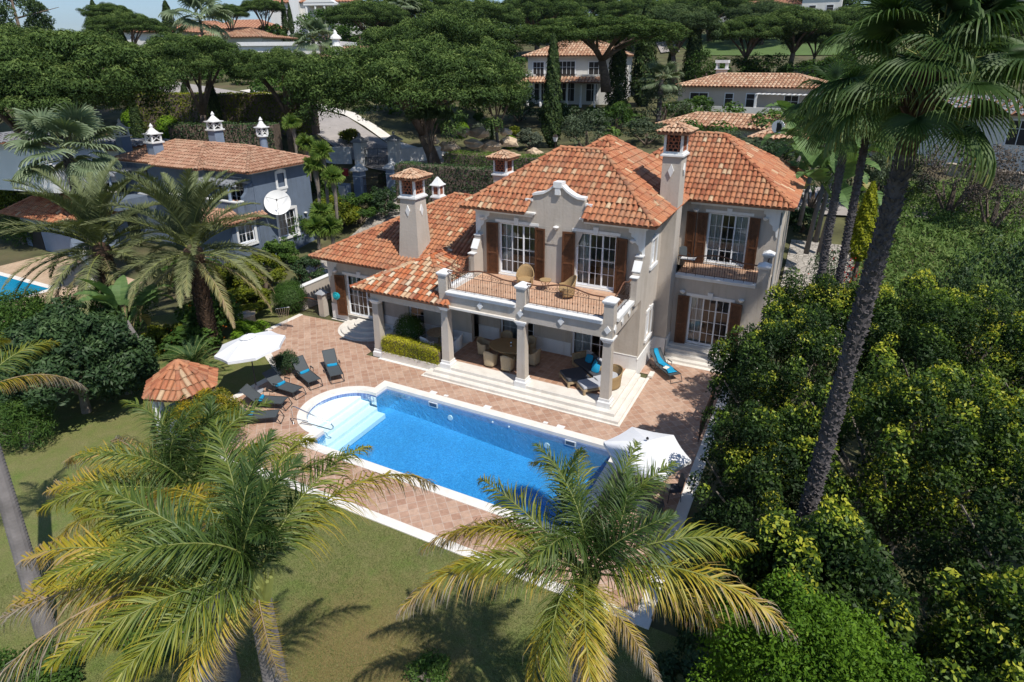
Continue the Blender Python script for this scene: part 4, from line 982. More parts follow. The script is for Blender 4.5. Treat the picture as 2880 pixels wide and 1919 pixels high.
# ------------------------------------------------------------ wicker furniture
def tub(name, label, group, r=.33, hb=.92, ha=.62, seat=.42, mat_=WICK, cushion=None, power=1., flare=1.12, skirt=0., cat='chair'):
    t = empty(name, (0, 0, 0), label, cat, group); K = 28; op = radians(52)
    mb = MB(); vs = []; fs = []; rows = 8
    for i in range(K+1):
        a = -pi/2+op+(2*pi-2*op)*i/K; b = max(0., -cos((a+pi/2)))  # back at +Y (a=pi/2)
        h = ha+(hb-ha)*(b**1.3)
        for j in range(rows+1):
            f = j/rows; z = skirt+(h-skirt)*f; rr = r*(1+(flare-1)*f+.10*b*f*f)
            x = cos(a)*rr; y = sin(a)*rr
            if power > 1: q = max(abs(cos(a)), abs(sin(a)))**.55; x /= q; y /= q
            vs.append((x, y, z))
    fs = [(i*(rows+1)+j, (i+1)*(rows+1)+j, (i+1)*(rows+1)+j+1, i*(rows+1)+j+1) for i in range(K) for j in range(rows)]
    mb.add(vs, fs); o = mb.build('wicker_shell', mat_, t, smooth=True, world=False); sm = o.modifiers.new('s', 'SOLIDIFY'); sm.thickness = .035; sm.offset = 0
    rim = MB(); rim.tube([vs[i*(rows+1)+rows] for i in range(K+1)], .026, 6); rim.build('rim', mat_, t, smooth=True, world=False)
    s = MB(); s.lathe([(r*.98, 0), (r*1.02, .03), (r*1.0, .06)], (0, 0, seat-.06), 24); s.build('seat', cushion or mat_, t, world=False)
    for a in (45, 135, 225, 315):
        l = MB(); x, y = cos(radians(a)), sin(radians(a)); l.tube([(x*r*.85, y*r*.85, seat-.05), (x*r*.95, y*r*.95, 0)], .02, 6); l.build('leg', mat_, t, world=False)
    return t
g_ = 'wicker dining chairs round the terrace table'
TZ = .456; TC = (-6.62, 2.78)
d0 = tub('dining_chair', '', g_, .27, .88, .64, .45, WICKL, power=2., flare=1.08, skirt=.10)
CH = [(-7.1, 1.72, 178, 'wicker dining chair left of the pair with backs to the pool'), (-6.15, 1.68, 184, 'wicker dining chair right of the pair, next to the middle column'), (-8.0, 2.65, 95, 'wicker armchair at the left end of the round terrace table'), (-5.3, 2.75, -95, 'wicker armchair at the right end of the terrace table, facing the table'), (-7.3, 3.75, 20, 'wicker dining chair behind the table by the dark terrace doors, left one'), (-6.0, 3.72, -15, 'wicker dining chair behind the table seen past the middle column')]
for k, (x, y, a, lb) in enumerate(CH):
    o = d0 if k == 0 else copy_tree(d0); place(o, (x, y, TZ), radians(a)); o['label'] = lb
t = empty('dining_table', (TC[0], TC[1], TZ), 'large oval wicker dining table with glass top on the covered terrace', 'table')
mb = MB(); prof = [(.98, .68), (1.0, .70), (1.0, .735), (.97, .75)]
o_ = MB(); o_.M = Matrix.Translation((TC[0], TC[1], TZ)) @ Matrix.Diagonal((1.05, .85, 1, 1)); o_.lathe(prof, (0, 0, 0), 36); o_.build('tabletop', WICK, t)
o_ = MB(); o_.M = Matrix.Translation((TC[0], TC[1], TZ)); o_.lathe([(.42, 0), (.45, .04), (.28, .35), (.45, .68)], (0, 0, 0), 20); o_.build('pedestal', WICK, t)
mb = MB(); mb.lathe([(.07, 0), (.075, .02), (.03, .05), (.06, .1), (.065, .22), (.05, .25)], (TC[0]+.15, TC[1]-.1, TZ+.751), 14); tag(mb.build('hurricane_lamp', CHROME), 'small glass hurricane lamp standing on the oval dining table', 'lamp')
# corner sofa and chaises
def rotbox(mb, c, sx, sy, z0, z1, a, mi=0):
    c_, s_ = cos(a), sin(a); q = [(-sx/2, -sy/2), (sx/2, -sy/2), (sx/2, sy/2), (-sx/2, sy/2)]
    mb.ext([(c[0]+x*c_-y*s_, c[1]+x*s_+y*c_, z0) for x, y in q], (0, 0, z1-z0), mi)
def chaise(c, sx, sy, a, label, cm):
    t = empty('chaise', (c[0], c[1], TZ), label, 'daybed')
    f = MB(); rotbox(f, c, sx, sy, TZ+.16, TZ+.27, a); f.build('frame', TEAK, t, bevel=.01)
    for x in (-1, 1):
        for y in (-1, 1):
            l = MB(); q = (c[0]+x*(sx/2-.06)*cos(a)-y*(sy/2-.06)*sin(a), c[1]+x*(sx/2-.06)*sin(a)+y*(sy/2-.06)*cos(a)); rotbox(l, q, .10, .10, TZ, TZ+.16, a); l.build('leg', TEAK, t)
    m = MB(); rotbox(m, c, sx-.05, sy-.05, TZ+.271, TZ+.40, a); m.build('cushion', cm, t, bevel=.04)
    return t
chaise((-2.88, 2.12), 1.12, 1.12, radians(45), 'low teak chaise with charcoal cushion in front of the outdoor sofa', CHAR)
chaise((-1.95, 1.62), .95, .8, radians(45), 'small pale cushioned ottoman behind the right column', LGREY)
t = empty('outdoor_sofa', (-2.6, 3.3, TZ), 'dark grey outdoor sofa with pale back cushions in the terrace corner', 'sofa')
a = radians(-38); c = (-2.45, 3.1)
f = MB(); rotbox(f, c, 1.9, .85, TZ+.12, TZ+.27, a); f.build('frame', TEAK, t, bevel=.01)
m = MB(); rotbox(m, c, 1.85, .8, TZ+.271, TZ+.42, a); m.build('seat_cushion', CHAR, t, bevel=.04)
n_ = Vector((-sin(a), cos(a), 0)); u_ = Vector((cos(a), sin(a), 0))
for k, (o1, mm) in enumerate(((-.65, LGREY), (-.2, CHAR), (.3, LGREY), (.75, LGREY))):
    b = MB(); q = Vector((c[0], c[1], 0))+u_*o1+n_*.36; rotbox(b, q, .5, .16, TZ+.42, TZ+.82, a); b.build('back_cushion', mm, t, bevel=.04)
b = MB(); q = Vector((c[0], c[1], 0))-u_*.98; rotbox(b, q, .10, .85, TZ+.1, TZ+.72, a); b.build('side_frame', TEAK, t)
for k, (o1, o2, rz, lb) in enumerate(((-.35, .12, 20, 'square turquoise cushion on the left of the outdoor sofa'), (.25, .05, -15, 'larger turquoise cushion on the middle of the outdoor sofa'), (.62, -.12, 30, 'turquoise cushion nearest the right terrace column'))):
    q = Vector((c[0], c[1], TZ+.62))+u_*o1+n_*o2; b = MB(); b.M = Matrix.Translation(q) @ Matrix.Rotation(a+radians(rz), 4, 'Z') @ Matrix.Rotation(radians(-25), 4, 'X')
    b.add([(x*.21*(1-.12*abs(z)), y*.06*(1-x*x)*(1-z*z)+0, z*.21*(1-.12*abs(x))) for y in (-1, 1) for x in (-1, -.5, 0, .5, 1) for z in (-1, -.5, 0, .5, 1)],
          [(i*5+j, i*5+j+1, (i+1)*5+j+1, (i+1)*5+j) for i in range(4) for j in range(4)]+[(25+i*5+j, 25+(i+1)*5+j, 25+(i+1)*5+j+1, 25+i*5+j+1) for i in range(4) for j in range(4)])
    tag(b.build('cushion', TURQ, smooth=True), lb, 'cushion', 'turquoise cushions on the terrace sofa')
o = tub('tub_daybed', 'round honey wicker tub seat at the right end of the terrace, behind the corner column', None, .62, .80, .62, .40, WICK, cushion=LGREY, flare=1.03, skirt=.03, cat='tub seat'); place(o, (-1.42, 2.45, TZ), radians(-50))
# far terrace corner: pale chairs, low table, barbecue
g2 = 'pale round backed chairs in the shaded porch'
p0 = gz(1046, 958, .3)
o1 = tub('porch_chair', 'pale round backed chair beside the barbecue in the shaded porch', g2, .30, .9, .55, .42, WHITE, cushion=LGREY); q = gz(860+0, 0) if 0 else None
place(o1, (-12.0, 2.85, .31), radians(60))
o2 = copy_tree(o1); place(o2, (-11.0, 1.95, .31), radians(170)); o2['label'] = 'pale round backed chair right behind the clipped yellow hedge'
o3 = copy_tree(o1); place(o3, (-9.75, 2.75, .31), radians(-80)); o3['label'] = 'pale chair half hidden behind the second terrace column'
t = empty('porch_table', (-10.9, 2.9, .3), 'brown wooden table in the shaded porch among the pale chairs', 'table')
mb = MB(); mb.lathe([(.62, 0), (.62, .04)], (-10.9, 2.9, .98), 24); mb.build('tabletop', TEAK, t); mb = MB(); mb.lathe([(.25, 0), (.06, .1), (.06, .68)], (-10.9, 2.9, .3), 12); mb.build('pedestal', TEAK, t)
t = empty('barbecue', (-12.75, 3.2, .3), 'black kettle barbecue on thin legs in the shaded porch', 'barbecue')
mb = MB(); mb.lathe([(.02, -.22), (.2, -.16), (.29, 0), (.29, .02), (.22, .14), (.05, .2), (.02, .24)], (-12.75, 3.2, 1.12), 20); mb.build('kettle', BLACK, t, smooth=True)
for k in range(3):
    l = MB(); a = k*2*pi/3; l.tube([(-12.75+.15*cos(a), 3.2+.15*sin(a), .98), (-12.75+.35*cos(a), 3.2+.35*sin(a), .3)], .015, 6); l.build('leg', CHROME, t)
mb = MB(); mb.box(-14.0, -9.5, 1.32, LY-.01, .004, .30); mb.build('porch_floor', CREAM, villa)
# balcony chairs and table
w0 = tub('balcony_chair', 'honey wicker armchair by the left balcony door', 'honey wicker armchairs on the balcony', .36, 1.0, .55, .42, WICK, flare=1.15, skirt=.12)
place(w0, (-6.0, 3.25, 4.25), radians(20))
w1 = copy_tree(w0); place(w1, (-3.7, 2.85, 4.25), radians(-52)); w1['label'] = 'honey wicker armchair turned sideways in front of the right balcony door'
t = empty('side_table', (-4.95, 3.3, 4.25), 'small round wicker side table between the two balcony armchairs', 'table')
mb = MB(); mb.lathe([(.26, .46), (.28, .48), (.28, .52), (.25, .53)], (-4.95, 3.3, 4.25), 20); mb.build('tabletop', WICK, t)
mb = MB()
for k in range(4):
    a = k*pi/2+.4; mb.tube([(-4.95+.24*cos(a), 3.3+.24*sin(a), 4.71), (-4.95+.12*cos(a), 3.3+.12*sin(a), 4.5), (-4.95+.2*cos(a), 3.3+.2*sin(a), 4.25)], .013, 6)
mb.tube([(-4.95+.13*cos(a), 3.3+.13*sin(a), 4.5) for a in np.linspace(0, 2*pi, 13)], .01, 5); mb.build('leg_frame', RAILW, t)
o = iron_chair((.1, 9.9, 4.24), radians(30), 'dark sling chair on the balcony of the right wing', None)
t = empty('balcony_table', (.45, 9.2, 4.24), 'small white topped table on the right wing balcony', 'table')
mb = MB(); mb.box(.1, .8, 8.95, 9.5, 4.88, 4.91); mb.build('tabletop', WHITE, t); mb = MB()
for x in (.15, .75):
    for y in (9.0, 9.45): mb.tube([(x, y, 4.88), (x, y, 4.24)], .015, 6)
mb.build('leg_frame', ALU, t)
# hose reel
hp = np.array([-18.35, 3.62, 1.62])
t = empty('hose_reel', (hp[0], hp[1]-.1, hp[2]), 'turquoise garden hose wound on a wall reel left of the brown shutter', 'hose reel')
TQ2 = simple('turquoise_plastic', (.02, .36, .42), .4, .1)
mb = MB()
for q in range(5):
    for rr in (.16, .19, .22):
        mb.tube([(hp[0]+cos(a)*(rr), hp[1]-.05-q*.045, hp[2]+sin(a)*(rr)) for a in np.linspace(0, 2*pi, 25)], .021, 6, caps=False)
mb.build('hose', TQ2, t); mb = MB(); mb.tube([(hp[0], hp[1]+.02, hp[2]), (hp[0], hp[1]-.3, hp[2])], .13, 14); mb.build('drum', TQ2, t)
# planter hedge
t = empty('stone_planter', (-11.2, 1.0, 0), 'long low stone planter between the two left columns', 'planter')
mb = MB(); mb.box(-12.98, -9.42, .66, 1.30, .006, .40); mb.build('wall', CREAM, t, bevel=.01)
mb = MB(); mb.box(-12.9, -9.5, .72, 1.24, .40, .41); mb.build('soil', SOIL, t)
mb = MB(); mb.box(-13.1, -10.0, .50, .66, .006, .032); mb.build('gravel_edge', COPE, t)
# outdoor shower / folded clothes airer
sp = gz(802, 928); t = empty('clothes_airer', sp, 'folded silver metal clothes airer standing at the edge of the paving', 'airer')
mb = MB()
for k in range(7): mb.tube([(sp[0]-.02+.006*k, sp[1]+.02*k-.06, .02), (sp[0]-.25+.085*k, sp[1]+.09*k-.25, 1.35)], .011, 5)
mb.tube([(sp[0]-.25, sp[1]-.25, 1.35), (sp[0]+.26, sp[1]+.29, 1.35)], .012, 5); mb.build('rods', CHROME, t)
# well / round stone drum
wp = gz(693, 915); t = empty('stone_well', (wp[0], wp[1], 0), 'low round grey stone well cover left of the paving', 'well')
mb = MB(); mb.lathe([(.55, 0), (.55, .62), (.60, .64), (.60, .72)], (wp[0], wp[1], 0), 22); mb.build('drum', RUBBLE, t); mb = MB(); mb.lathe([(.10, .72), (.10, .8)], (wp[0], wp[1], 0), 10); mb.build('knob', GREYP, t)
# left garden wall, pillar and railing
def wallseg(name, label, a, b, z0, z1, th, m_, capm=None, cat='wall'):
    A, B = Vector((a[0], a[1], 0)), Vector((b[0], b[1], 0)); d = (B-A).normalized(); s_ = Vector((-d.y, d.x, 0))*th/2
    t = empty(name, (a[0], a[1], z0), label, cat); mb = MB(); mb.ext([tuple(p+Vector((0, 0, z0))) for p in (A-s_, B-s_, B+s_, A+s_)], (0, 0, z1-z0)); mb.build('masonry', m_, t)
    mb = MB(); s2 = s_*1.25; mb.ext([tuple(p+Vector((0, 0, z1+.001))) for p in (A-s2, B-s2, B+s2, A+s2)], (0, 0, .06)); mb.build('coping', capm or WHITE, t, bevel=.01); return t
wallseg('garden_wall', 'beige rendered garden wall running back beside the left wing', (-21.6, 3.7), (-21.6, 10.5), 0, 1.5, .3, STUCCO)
mb = MB(); mb.box(-19.95, -19.55, 3.5, 3.9, 0, 1.45); o = mb; t = empty('gate_pillar', (-19.75, 3.7, 0), 'beige pillar with slate cap beside the small iron railing', 'pillar'); mb.build('shaft', STUCCO, t)
mb = MB(); mb.frust((-20.05, -19.45, 3.4, 4.0), 1.451, (-19.78, -19.72, 3.67, 3.73), 1.72); mb.build('cap', GREYP, t)
t = empty('iron_railing', (-20.8, 3.3, 0), 'short black iron railing with brown handrail left of the beige pillar', 'railing'); railing(t, (-21.4, 3.45), (-19.98, 3.6), .03, H=.95, arch=.05, circles=False, name='railing_bars')
t = empty('iron_gate', (-19.2, 4.6, 0), 'small black iron gate between the pillar and the left wing', 'gate'); railing(t, (-19.55, 3.95), (-19.0, 4.0), .35, H=1.0, arch=.03, circles=False, name='gate_bars')
# right fence by the parasol
t = empty('iron_fence', (3.1, 1.0, 0), 'black wrought iron fence at the right edge of the paving under the big tree', 'fence'); railing(t, (3.2, .2), (3.2, 3.6), .03, H=1.0, arch=.0, circles=False, name='fence_bars')
# ------------------------------------------------------------ foliage generators (numpy)
def rngv(rng, n): v = rng.normal(size=(n, 3)); return v/np.linalg.norm(v, axis=1)[:, None]
def leaf_quads(C_, Nn, size, asp, rng, up=.0, fold=0.):
    """kite shaped leaves at C_ with normals Nn"""
    n = len(C_); Nn = Nn/np.linalg.norm(Nn, axis=1)[:, None]
    t = rng.normal(size=(n, 3)); t[:, 2] += up; t -= Nn*(t*Nn).sum(1)[:, None]; t /= np.linalg.norm(t, axis=1)[:, None]
    b = np.cross(Nn, t); s = size[:, None]
    V = np.stack([C_-t*s*.5, C_+b*s*.5*asp, C_+t*s*.5, C_-b*s*.5*asp], 1).reshape(-1, 3)
    return V, np.arange(4*n).reshape(n, 4)
def crown_mesh(name, mat_, lobes, per, leaf, asp=.55, seed=1, spread=.9, nrm_out=.6, up=.0, tipbias=.35, inner=.25, jit=.35, zmin=None, vbase=.0, contrast=0.):
    """lobes: (n,4|6) centres+radii ; leaves scattered over the outer shells of all lobes, larger ones inside"""
    rng = np.random.default_rng(seed); lobes = np.asarray(lobes, float)
    if lobes.shape[1] == 4: lobes = np.concatenate([lobes, lobes[:, 3:4], lobes[:, 3:4]], 1)
    w = (lobes[:, 3]*lobes[:, 4]+lobes[:, 4]*lobes[:, 5]+lobes[:, 3]*lobes[:, 5]); w /= w.sum(); n = int(per*len(lobes))
    idx = rng.choice(len(lobes), n, p=w); d = rngv(rng, n); d[:, 2] = np.where(rng.random(n) < .55, np.abs(d[:, 2]), d[:, 2])
    rad = 1-np.abs(rng.normal(size=n))*.22; rad = np.clip(rad, .25, 1.08)
    C_ = lobes[idx, :3]+d*lobes[idx, 3:6]*rad[:, None]
    cc = lobes[:, :3].mean(0); ext = lobes[:, :3].std(0)*2+lobes[:, 3:6].mean(0)
    rel = np.linalg.norm((C_-cc)/ext, axis=1)
    nn = d*nrm_out+rngv(rng, n)*(1-nrm_out)+np.array([0, 0, .25]); lobev = rng.random(len(lobes))
    size = leaf*(1+rng.normal(size=n)*jit*.5); inn = rng.random(n) < inner
    size = np.where(inn & (rad < .85), leaf*1.9, np.clip(size, leaf*.5, leaf*1.8))
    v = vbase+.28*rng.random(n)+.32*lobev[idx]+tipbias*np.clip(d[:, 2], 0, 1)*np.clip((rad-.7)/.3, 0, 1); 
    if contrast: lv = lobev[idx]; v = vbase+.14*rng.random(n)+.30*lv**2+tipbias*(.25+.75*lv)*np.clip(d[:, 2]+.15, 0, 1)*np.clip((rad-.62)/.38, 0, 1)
    v = np.clip(v, 0, 1)
    if zmin is not None:
        k = C_[:, 2] > zmin; C_, nn, size, v = C_[k], nn[k], size[k], v[k]
    V, Fq = leaf_quads(C_, nn, size, asp, rng, up)
    return npmesh(name, V, Fq, mat_, v)
def shell_lobes(n, R_, rl, seed, flat=1., top=True, low=-.2, core=0):
    """lobe centres spread on an ellipsoid R_=(rx,ry,rz)"""
    rng = np.random.default_rng(seed); out_ = []
    i = 0
    while len(out_) < n:
        d = rngv(rng, 1)[0]
        if d[2] < low: continue
        k = rng.uniform(.55, .92); r = rl*rng.uniform(.7, 1.35)
        out_.append((d[0]*R_[0]*k, d[1]*R_[1]*k, d[2]*R_[2]*k, r, r, r*flat))
    for i in range(core):
        d = rngv(rng, 1)[0]*.4; out_.append((d[0]*R_[0], d[1]*R_[1], d[2]*R_[2], rl*1.5, rl*1.5, rl*1.3*flat))
    return np.array(out_)
# materials
PINE = leafmat('pine_needles', [(0, (0.020, 0.039, 0.012)), (.4, (0.055, 0.095, 0.024)), (.7, (0.107, 0.159, 0.041)), (1, (0.195, 0.244, 0.073))], .15, .03)
PINEB = leafmat('pine_needles_fresh', [(0, (0.020, 0.037, 0.015)), (.4, (0.055, 0.091, 0.034)), (.75, (0.104, 0.146, 0.055)), (1, (0.171, 0.207, 0.085))], .2, .04)
FICUS = leafmat('glossy_tree_leaves', [(0, (.010, .024, .007)), (.3, (.022, .050, .010)), (.5, (.045, .085, .014)), (.68, (.10, .165, .018)), (.85, (.22, .29, .02)), (1, (.42, .42, .04))], .3, .07, .35)
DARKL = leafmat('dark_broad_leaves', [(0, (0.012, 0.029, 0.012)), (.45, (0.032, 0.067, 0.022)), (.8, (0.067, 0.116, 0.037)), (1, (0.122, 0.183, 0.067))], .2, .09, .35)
SHRUB = leafmat('mid_green_leaves', [(0, (0.024, 0.055, 0.012)), (.45, (0.061, 0.122, 0.022)), (.8, (0.134, 0.207, 0.037)), (1, (0.244, 0.305, 0.073))], .3, .05)
YSHRUB = leafmat('yellow_green_leaves', [(0, (.05, .07, .008)), (.4, (.13, .16, .014)), (.8, (.26, .27, .02)), (1, (.38, .34, .03))], .3, .05)
HEDGEY = leafmat('golden_hedge_leaves', [(0, (.10, .13, .008)), (.35, (.30, .31, .015)), (.8, (.52, .48, .03)), (1, (.62, .56, .07))], .25, .06)
FLOWY = leafmat('yellow_flowering_leaves', [(0, (.05, .07, .012)), (.3, (.14, .15, .02)), (.5, (.30, .24, .02)), (.8, (.50, .30, .012)), (1, (.60, .33, .01))], .25, .03)
TOPI = leafmat('topiary_leaves', [(0, (0.049, 0.110, 0.010)), (.5, (0.122, 0.220, 0.015)), (1, (0.244, 0.366, 0.024))], .25, .04)
GREYL = leafmat('silver_leaves', [(0, (.06, .075, .05)), (.5, (.13, .155, .11)), (1, (.24, .27, .20))], .2, .04)
OLIVE = leafmat('olive_leaves', [(0, (0.037, 0.055, 0.030)), (.5, (0.091, 0.122, 0.067)), (1, (0.183, 0.220, 0.134))], .2, .06)
CYPR = leafmat('cypress_foliage', [(0, (0.012, 0.024, 0.009)), (.5, (0.034, 0.059, 0.018)), (1, (0.079, 0.110, 0.034))], .12, .03)
CYPY = leafmat('golden_cypress_foliage', [(0, (.07, .09, .008)), (.5, (.19, .21, .012)), (1, (.36, .36, .02))], .2, .03)
REDF = leafmat('red_flowers', [(0, (.35, .01, .01)), (1, (.75, .03, .02))], .3, .03)
ORF = leafmat('orange_flowers', [(0, (.5, .10, .01)), (1, (.8, .26, .02))], .3, .03)
MEAD = leafmat('tall_meadow_grass', [(0, (.06, .11, .03)), (.5, (.125, .20, .05)), (1, (.24, .29, .10))], .3, .03)
_x = ('tall_meadow_grass', [(0, (0.043, 0.085, 0.018)), (.5, (0.085, 0.146, 0.034)), (1, (0.171, 0.220, 0.073))], .3, .03)
DRYL = leafmat('dry_twigs', [(0, (.08, .06, .05)), (1, (.2, .17, .14))], .1, .02)
PALMG = leafmat('queen_palm_leaflets', [(0, (.018, .040, .008)), (.25, (.045, .088, .014)), (.45, (.10, .148, .020)), (.62, (.25, .25, .02)), (.78, (.47, .34, .025)), (.9, (.44, .29, .13)), (1, (.40, .35, .30))], .3, .14, .35)
DATEG = leafmat('date_palm_leaflets', [(0, (.06, .075, .035)), (.4, (.13, .155, .065)), (.7, (.21, .215, .10)), (.88, (.30, .26, .10)), (1, (.32, .23, .14))], .2, .08, .4)
FANG = leafmat('fan_palm_leaves', [(0, (.010, .030, .007)), (.35, (.028, .062, .012)), (.65, (.075, .13, .028)), (.9, (.16, .21, .07)), (1, (.28, .22, .05))], .25, .10, .35)
FANP = leafmat('pale_fan_palm_leaves', [(0, (.05, .08, .04)), (.5, (.14, .19, .10)), (1, (.28, .33, .20))], .25, .10, .35)
BANA = leafmat('paddle_leaves', [(0, (.05, .10, .03)), (.5, (.11, .19, .06)), (.85, (.20, .28, .09)), (1, (.34, .27, .10))], .3, .08, .35)
CYCA = leafmat('cycad_leaflets', [(0, (.025, .06, .018)), (.5, (.06, .12, .035)), (.9, (.13, .19, .055)), (1, (.30, .28, .04))], .2, .08, .35)
TRUNKG = simple('ringed_palm_trunk', (.16, .145, .14), .95, .18, 3., .3, 12., second=(.10, .09, .085))
TRUNKD = simple('rough_palm_trunk', (.085, .075, .075), .95, .35, 6., .8, 12.)
TRUNKB = simple('brown_leaf_bases', (.07, .042, .025), .95, .35, 6.)
RACH = simple('palm_rachis', (.20, .22, .06), .6, .15, 4.)
RACHD = simple('dry_rachis', (.30, .22, .13), .8, .15, 4.)

def trunk_mb(pts, rs, n=10, wob=.0, seed=1):
    mb = MB(); mb.tube(pts, rs, n); return mb
def tree(name, label, cat, loc, crown_me, trunkspec, group=None, sc=1., rz=0., crownoff=None, barkm=BARK, proto=None):
    t = empty(name, loc, label, cat, group)
    if trunkspec:
        mb = MB()
        for pts, rs in trunkspec: mb.tube(pts, rs, 7)
        mb.build('trunk', barkm, t, world=False, smooth=True)
    c = mobj('crown', crown_me, t)
    if crownoff is not None: c.location = Vector(crownoff)
    t.rotation_euler = (0, 0, rz); t.scale = (sc, sc, sc) if not isinstance(sc, (tuple, list)) else sc
    return t
# --- umbrella pines: 4 crown meshes, unit size = 10 m wide crown at z 0
def pine_crown(seed, mat_, n=150, per=150, leaf=.20):
    rng = np.random.default_rng(seed); lob = []
    while len(lob) < n:
        x, y = rng.uniform(-1, 1, 2); r = hypot(x, y)
        edge = 1+.12*sin(3*atan2(y, x)+seed)+.08*sin(7*atan2(y, x)+seed*2)
        if r > edge: continue
        z = 1.9*sqrt(max(0, 1-(r/edge)**2))*.95+rng.uniform(-.25, .25)+.25*sin(4*x+seed)*cos(5*y)
        if rng.random() < .22: z -= rng.uniform(.4, 1.2)
        rr = rng.uniform(.45, .85)*(.62 if n > 300 else 1); lob.append((x*4.7, y*4.7, z, rr, rr, rr*.85))
    lob += [(cos(a)*r_, sin(a)*r_, 1.0*sqrt(max(0, 1-(r_/4.6)**2))-.3, 1.0, 1.0, .45) for r_ in (0, 1.5, 3., 4.) for a in np.linspace(0, 2*pi, 1+int(r_*4)+1)[:-1]]
    return crown_mesh('pine_crown', mat_, lob, per, leaf, .30, seed, nrm_out=.5, up=.7, tipbias=.62, inner=.12, jit=.5, vbase=-.06)
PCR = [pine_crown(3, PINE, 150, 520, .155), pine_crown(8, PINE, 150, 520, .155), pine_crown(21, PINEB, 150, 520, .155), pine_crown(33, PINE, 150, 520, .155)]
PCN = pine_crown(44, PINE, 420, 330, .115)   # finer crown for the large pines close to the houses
def pine_trunk(h, seed, sc=1., spread=2.6):
    rng = np.random.default_rng(seed); fork = -h*.45; bs = []
    lean = rng.uniform(-.9, .9, 2)
    top = (lean[0]*.3, lean[1]*.3, fork)
    bs.append(([(lean[0], lean[1], -h-.6), (lean[0]*.7, lean[1]*.6, -h*.72), top], [.34, .27, .24]))
    for k in range(6):
        a = k*2*pi/6+rng.uniform(-.4, .4); r = rng.uniform(.5, 1.)*spread*1.15; z = rng.uniform(.3, 1.0)
        m = (top[0]+cos(a)*r*.35, top[1]+sin(a)*r*.35, fork*.45); e = (cos(a)*r, sin(a)*r, z)
        bs.append(([top, m, e], [.17, .12, .05]))
        for q in range(2):
            b = a+rng.uniform(-.8, .8); bs.append(([m, (m[0]+cos(b)*r*.5, m[1]+sin(b)*r*.5, z*.4), (m[0]+cos(b)*r*.9, m[1]+sin(b)*r*.9, z)], [.09, .06, .03]))
    return bs
pine_protos = {}
def pine(px, py, d, wpx, label, k=0, zb=None, group='stone pines', sq=1., hmin=6.5, name='stone_pine', barkm=BARK):
    """crown centred on pixel (px,py) at distance d, wpx wide in the photograph"""
    p = at(px, py, d); W = wpx*d/F_*1.06; s_ = W/11.8; s_ = max(s_, .35)
    zt = p[2]-s_*.8; g = terrain(p[0], p[1]) if zb is None else zb; h = max(1., (zt-g)/s_)
    me = PCN if k == 9 else PCR[k % 4]
    return tree(name, label, 'pine tree', (p[0], p[1], zt), me, pine_trunk(h, int(px+py)), group, (s_, s_, s_*sq), px*.37, barkm=barkm)

# --- bushes: unit sphere meshes with different leaf sizes
_bc = {}
def bush_mesh(mat_, leafrel, n, seed=1, kind='round'):
    key = (mat_.name, round(leafrel, 3), n, seed, kind)
    if key in _bc: return _bc[key]
    if kind == 'round': lob = shell_lobes(26, (.8, .8, .8), .34, seed, low=-.3, core=2)
    elif kind == 'clipped': lob = np.array([(0, 0, 0, .96, .96, .96)]*2)
    elif kind == 'loose': lob = shell_lobes(46, (1., 1., 1.), .22, seed, low=-.5)
    me = crown_mesh('foliage', mat_, lob, n/len(lob), leafrel, .6, seed, nrm_out=.75 if kind == 'clipped' else .5, tipbias=.3)
    _bc[key] = me; return me
def bush(name, label, cat, c, R_, mat_, leaf=.08, n=5000, kind='round', group=None, seed=1, flowers=None, rz=0):
    """c = centre, R_ = radii"""
    g = terrain(c[0], c[1]); top = c[2]+R_[2]
    if c[2]-R_[2] > g-.1: nz = (top-g+.3)/2; c = (c[0], c[1], top-nz); R_ = (max(R_[0], nz*.55), max(R_[1], nz*.55), nz)
    t = empty(name, (c[0], c[1], min(g, c[2]-R_[2]*.8)), label, cat, group)
    mR = (R_[0]+R_[1]+R_[2])/3; f = mobj('foliage', bush_mesh(mat_, leaf/mR, n, seed, kind), t)
    f.location = (0, 0, c[2]-t.location.z); f.scale = R_; f.rotation_euler = (0, 0, rz)
    mb = MB(); mb.tube([(0, 0, -.2), (.05, .03, (c[2]-t.location.z)*.6), (0, 0, c[2]-t.location.z)], [.08*mR, .06*mR, .03*mR], 5)
    for k in range(4):
        a = k*pi/2+.4; mb.tube([(0, 0, 0), (cos(a)*R_[0]*.5, sin(a)*R_[1]*.5, (c[2]-t.location.z)*.9)], [.05*mR, .02*mR], 4)
    mb.build('stem', BARK, t, world=False)
    if flowers:
        q = mobj('flowers', bush_mesh(flowers[0], flowers[1]/mR, flowers[2], seed+5, 'loose'), t); q.location = f.location; q.scale = tuple(r*.97 for r in R_)
    return t
def gt(px_, py_, d0=22, d1=400):
    d_ = d0
    while d_ < d1:
        p_ = at(px_, py_, d_)
        if p_[2] <= terrain(p_[0], p_[1]): return p_
        d_ += .5
    return None
def bpx(name, label, cat, px, py, d, wpx, hpx, mat_, leaf=.1, n=4000, kind='round', group=None, seed=1, flowers=None, dz=0):
    g_ = gt(px, py+hpx*.42, 14)
    if g_ is not None and d < 100 and name != 'edge_bush': dn = hypot(g_[0]-CAM[0], g_[1]-CAM[1])-.3; dn = min(dn, d*1.6); leaf *= dn/d; d = dn; dz = 0
    p = at(px, py, d); s_ = d/F_*1.03
    return bush(name, label, cat, p+np.array([0, 0, dz]), (wpx*s_/2, wpx*s_/2, hpx*s_/2*1.05), mat_, leaf, n, kind, group, seed, flowers)
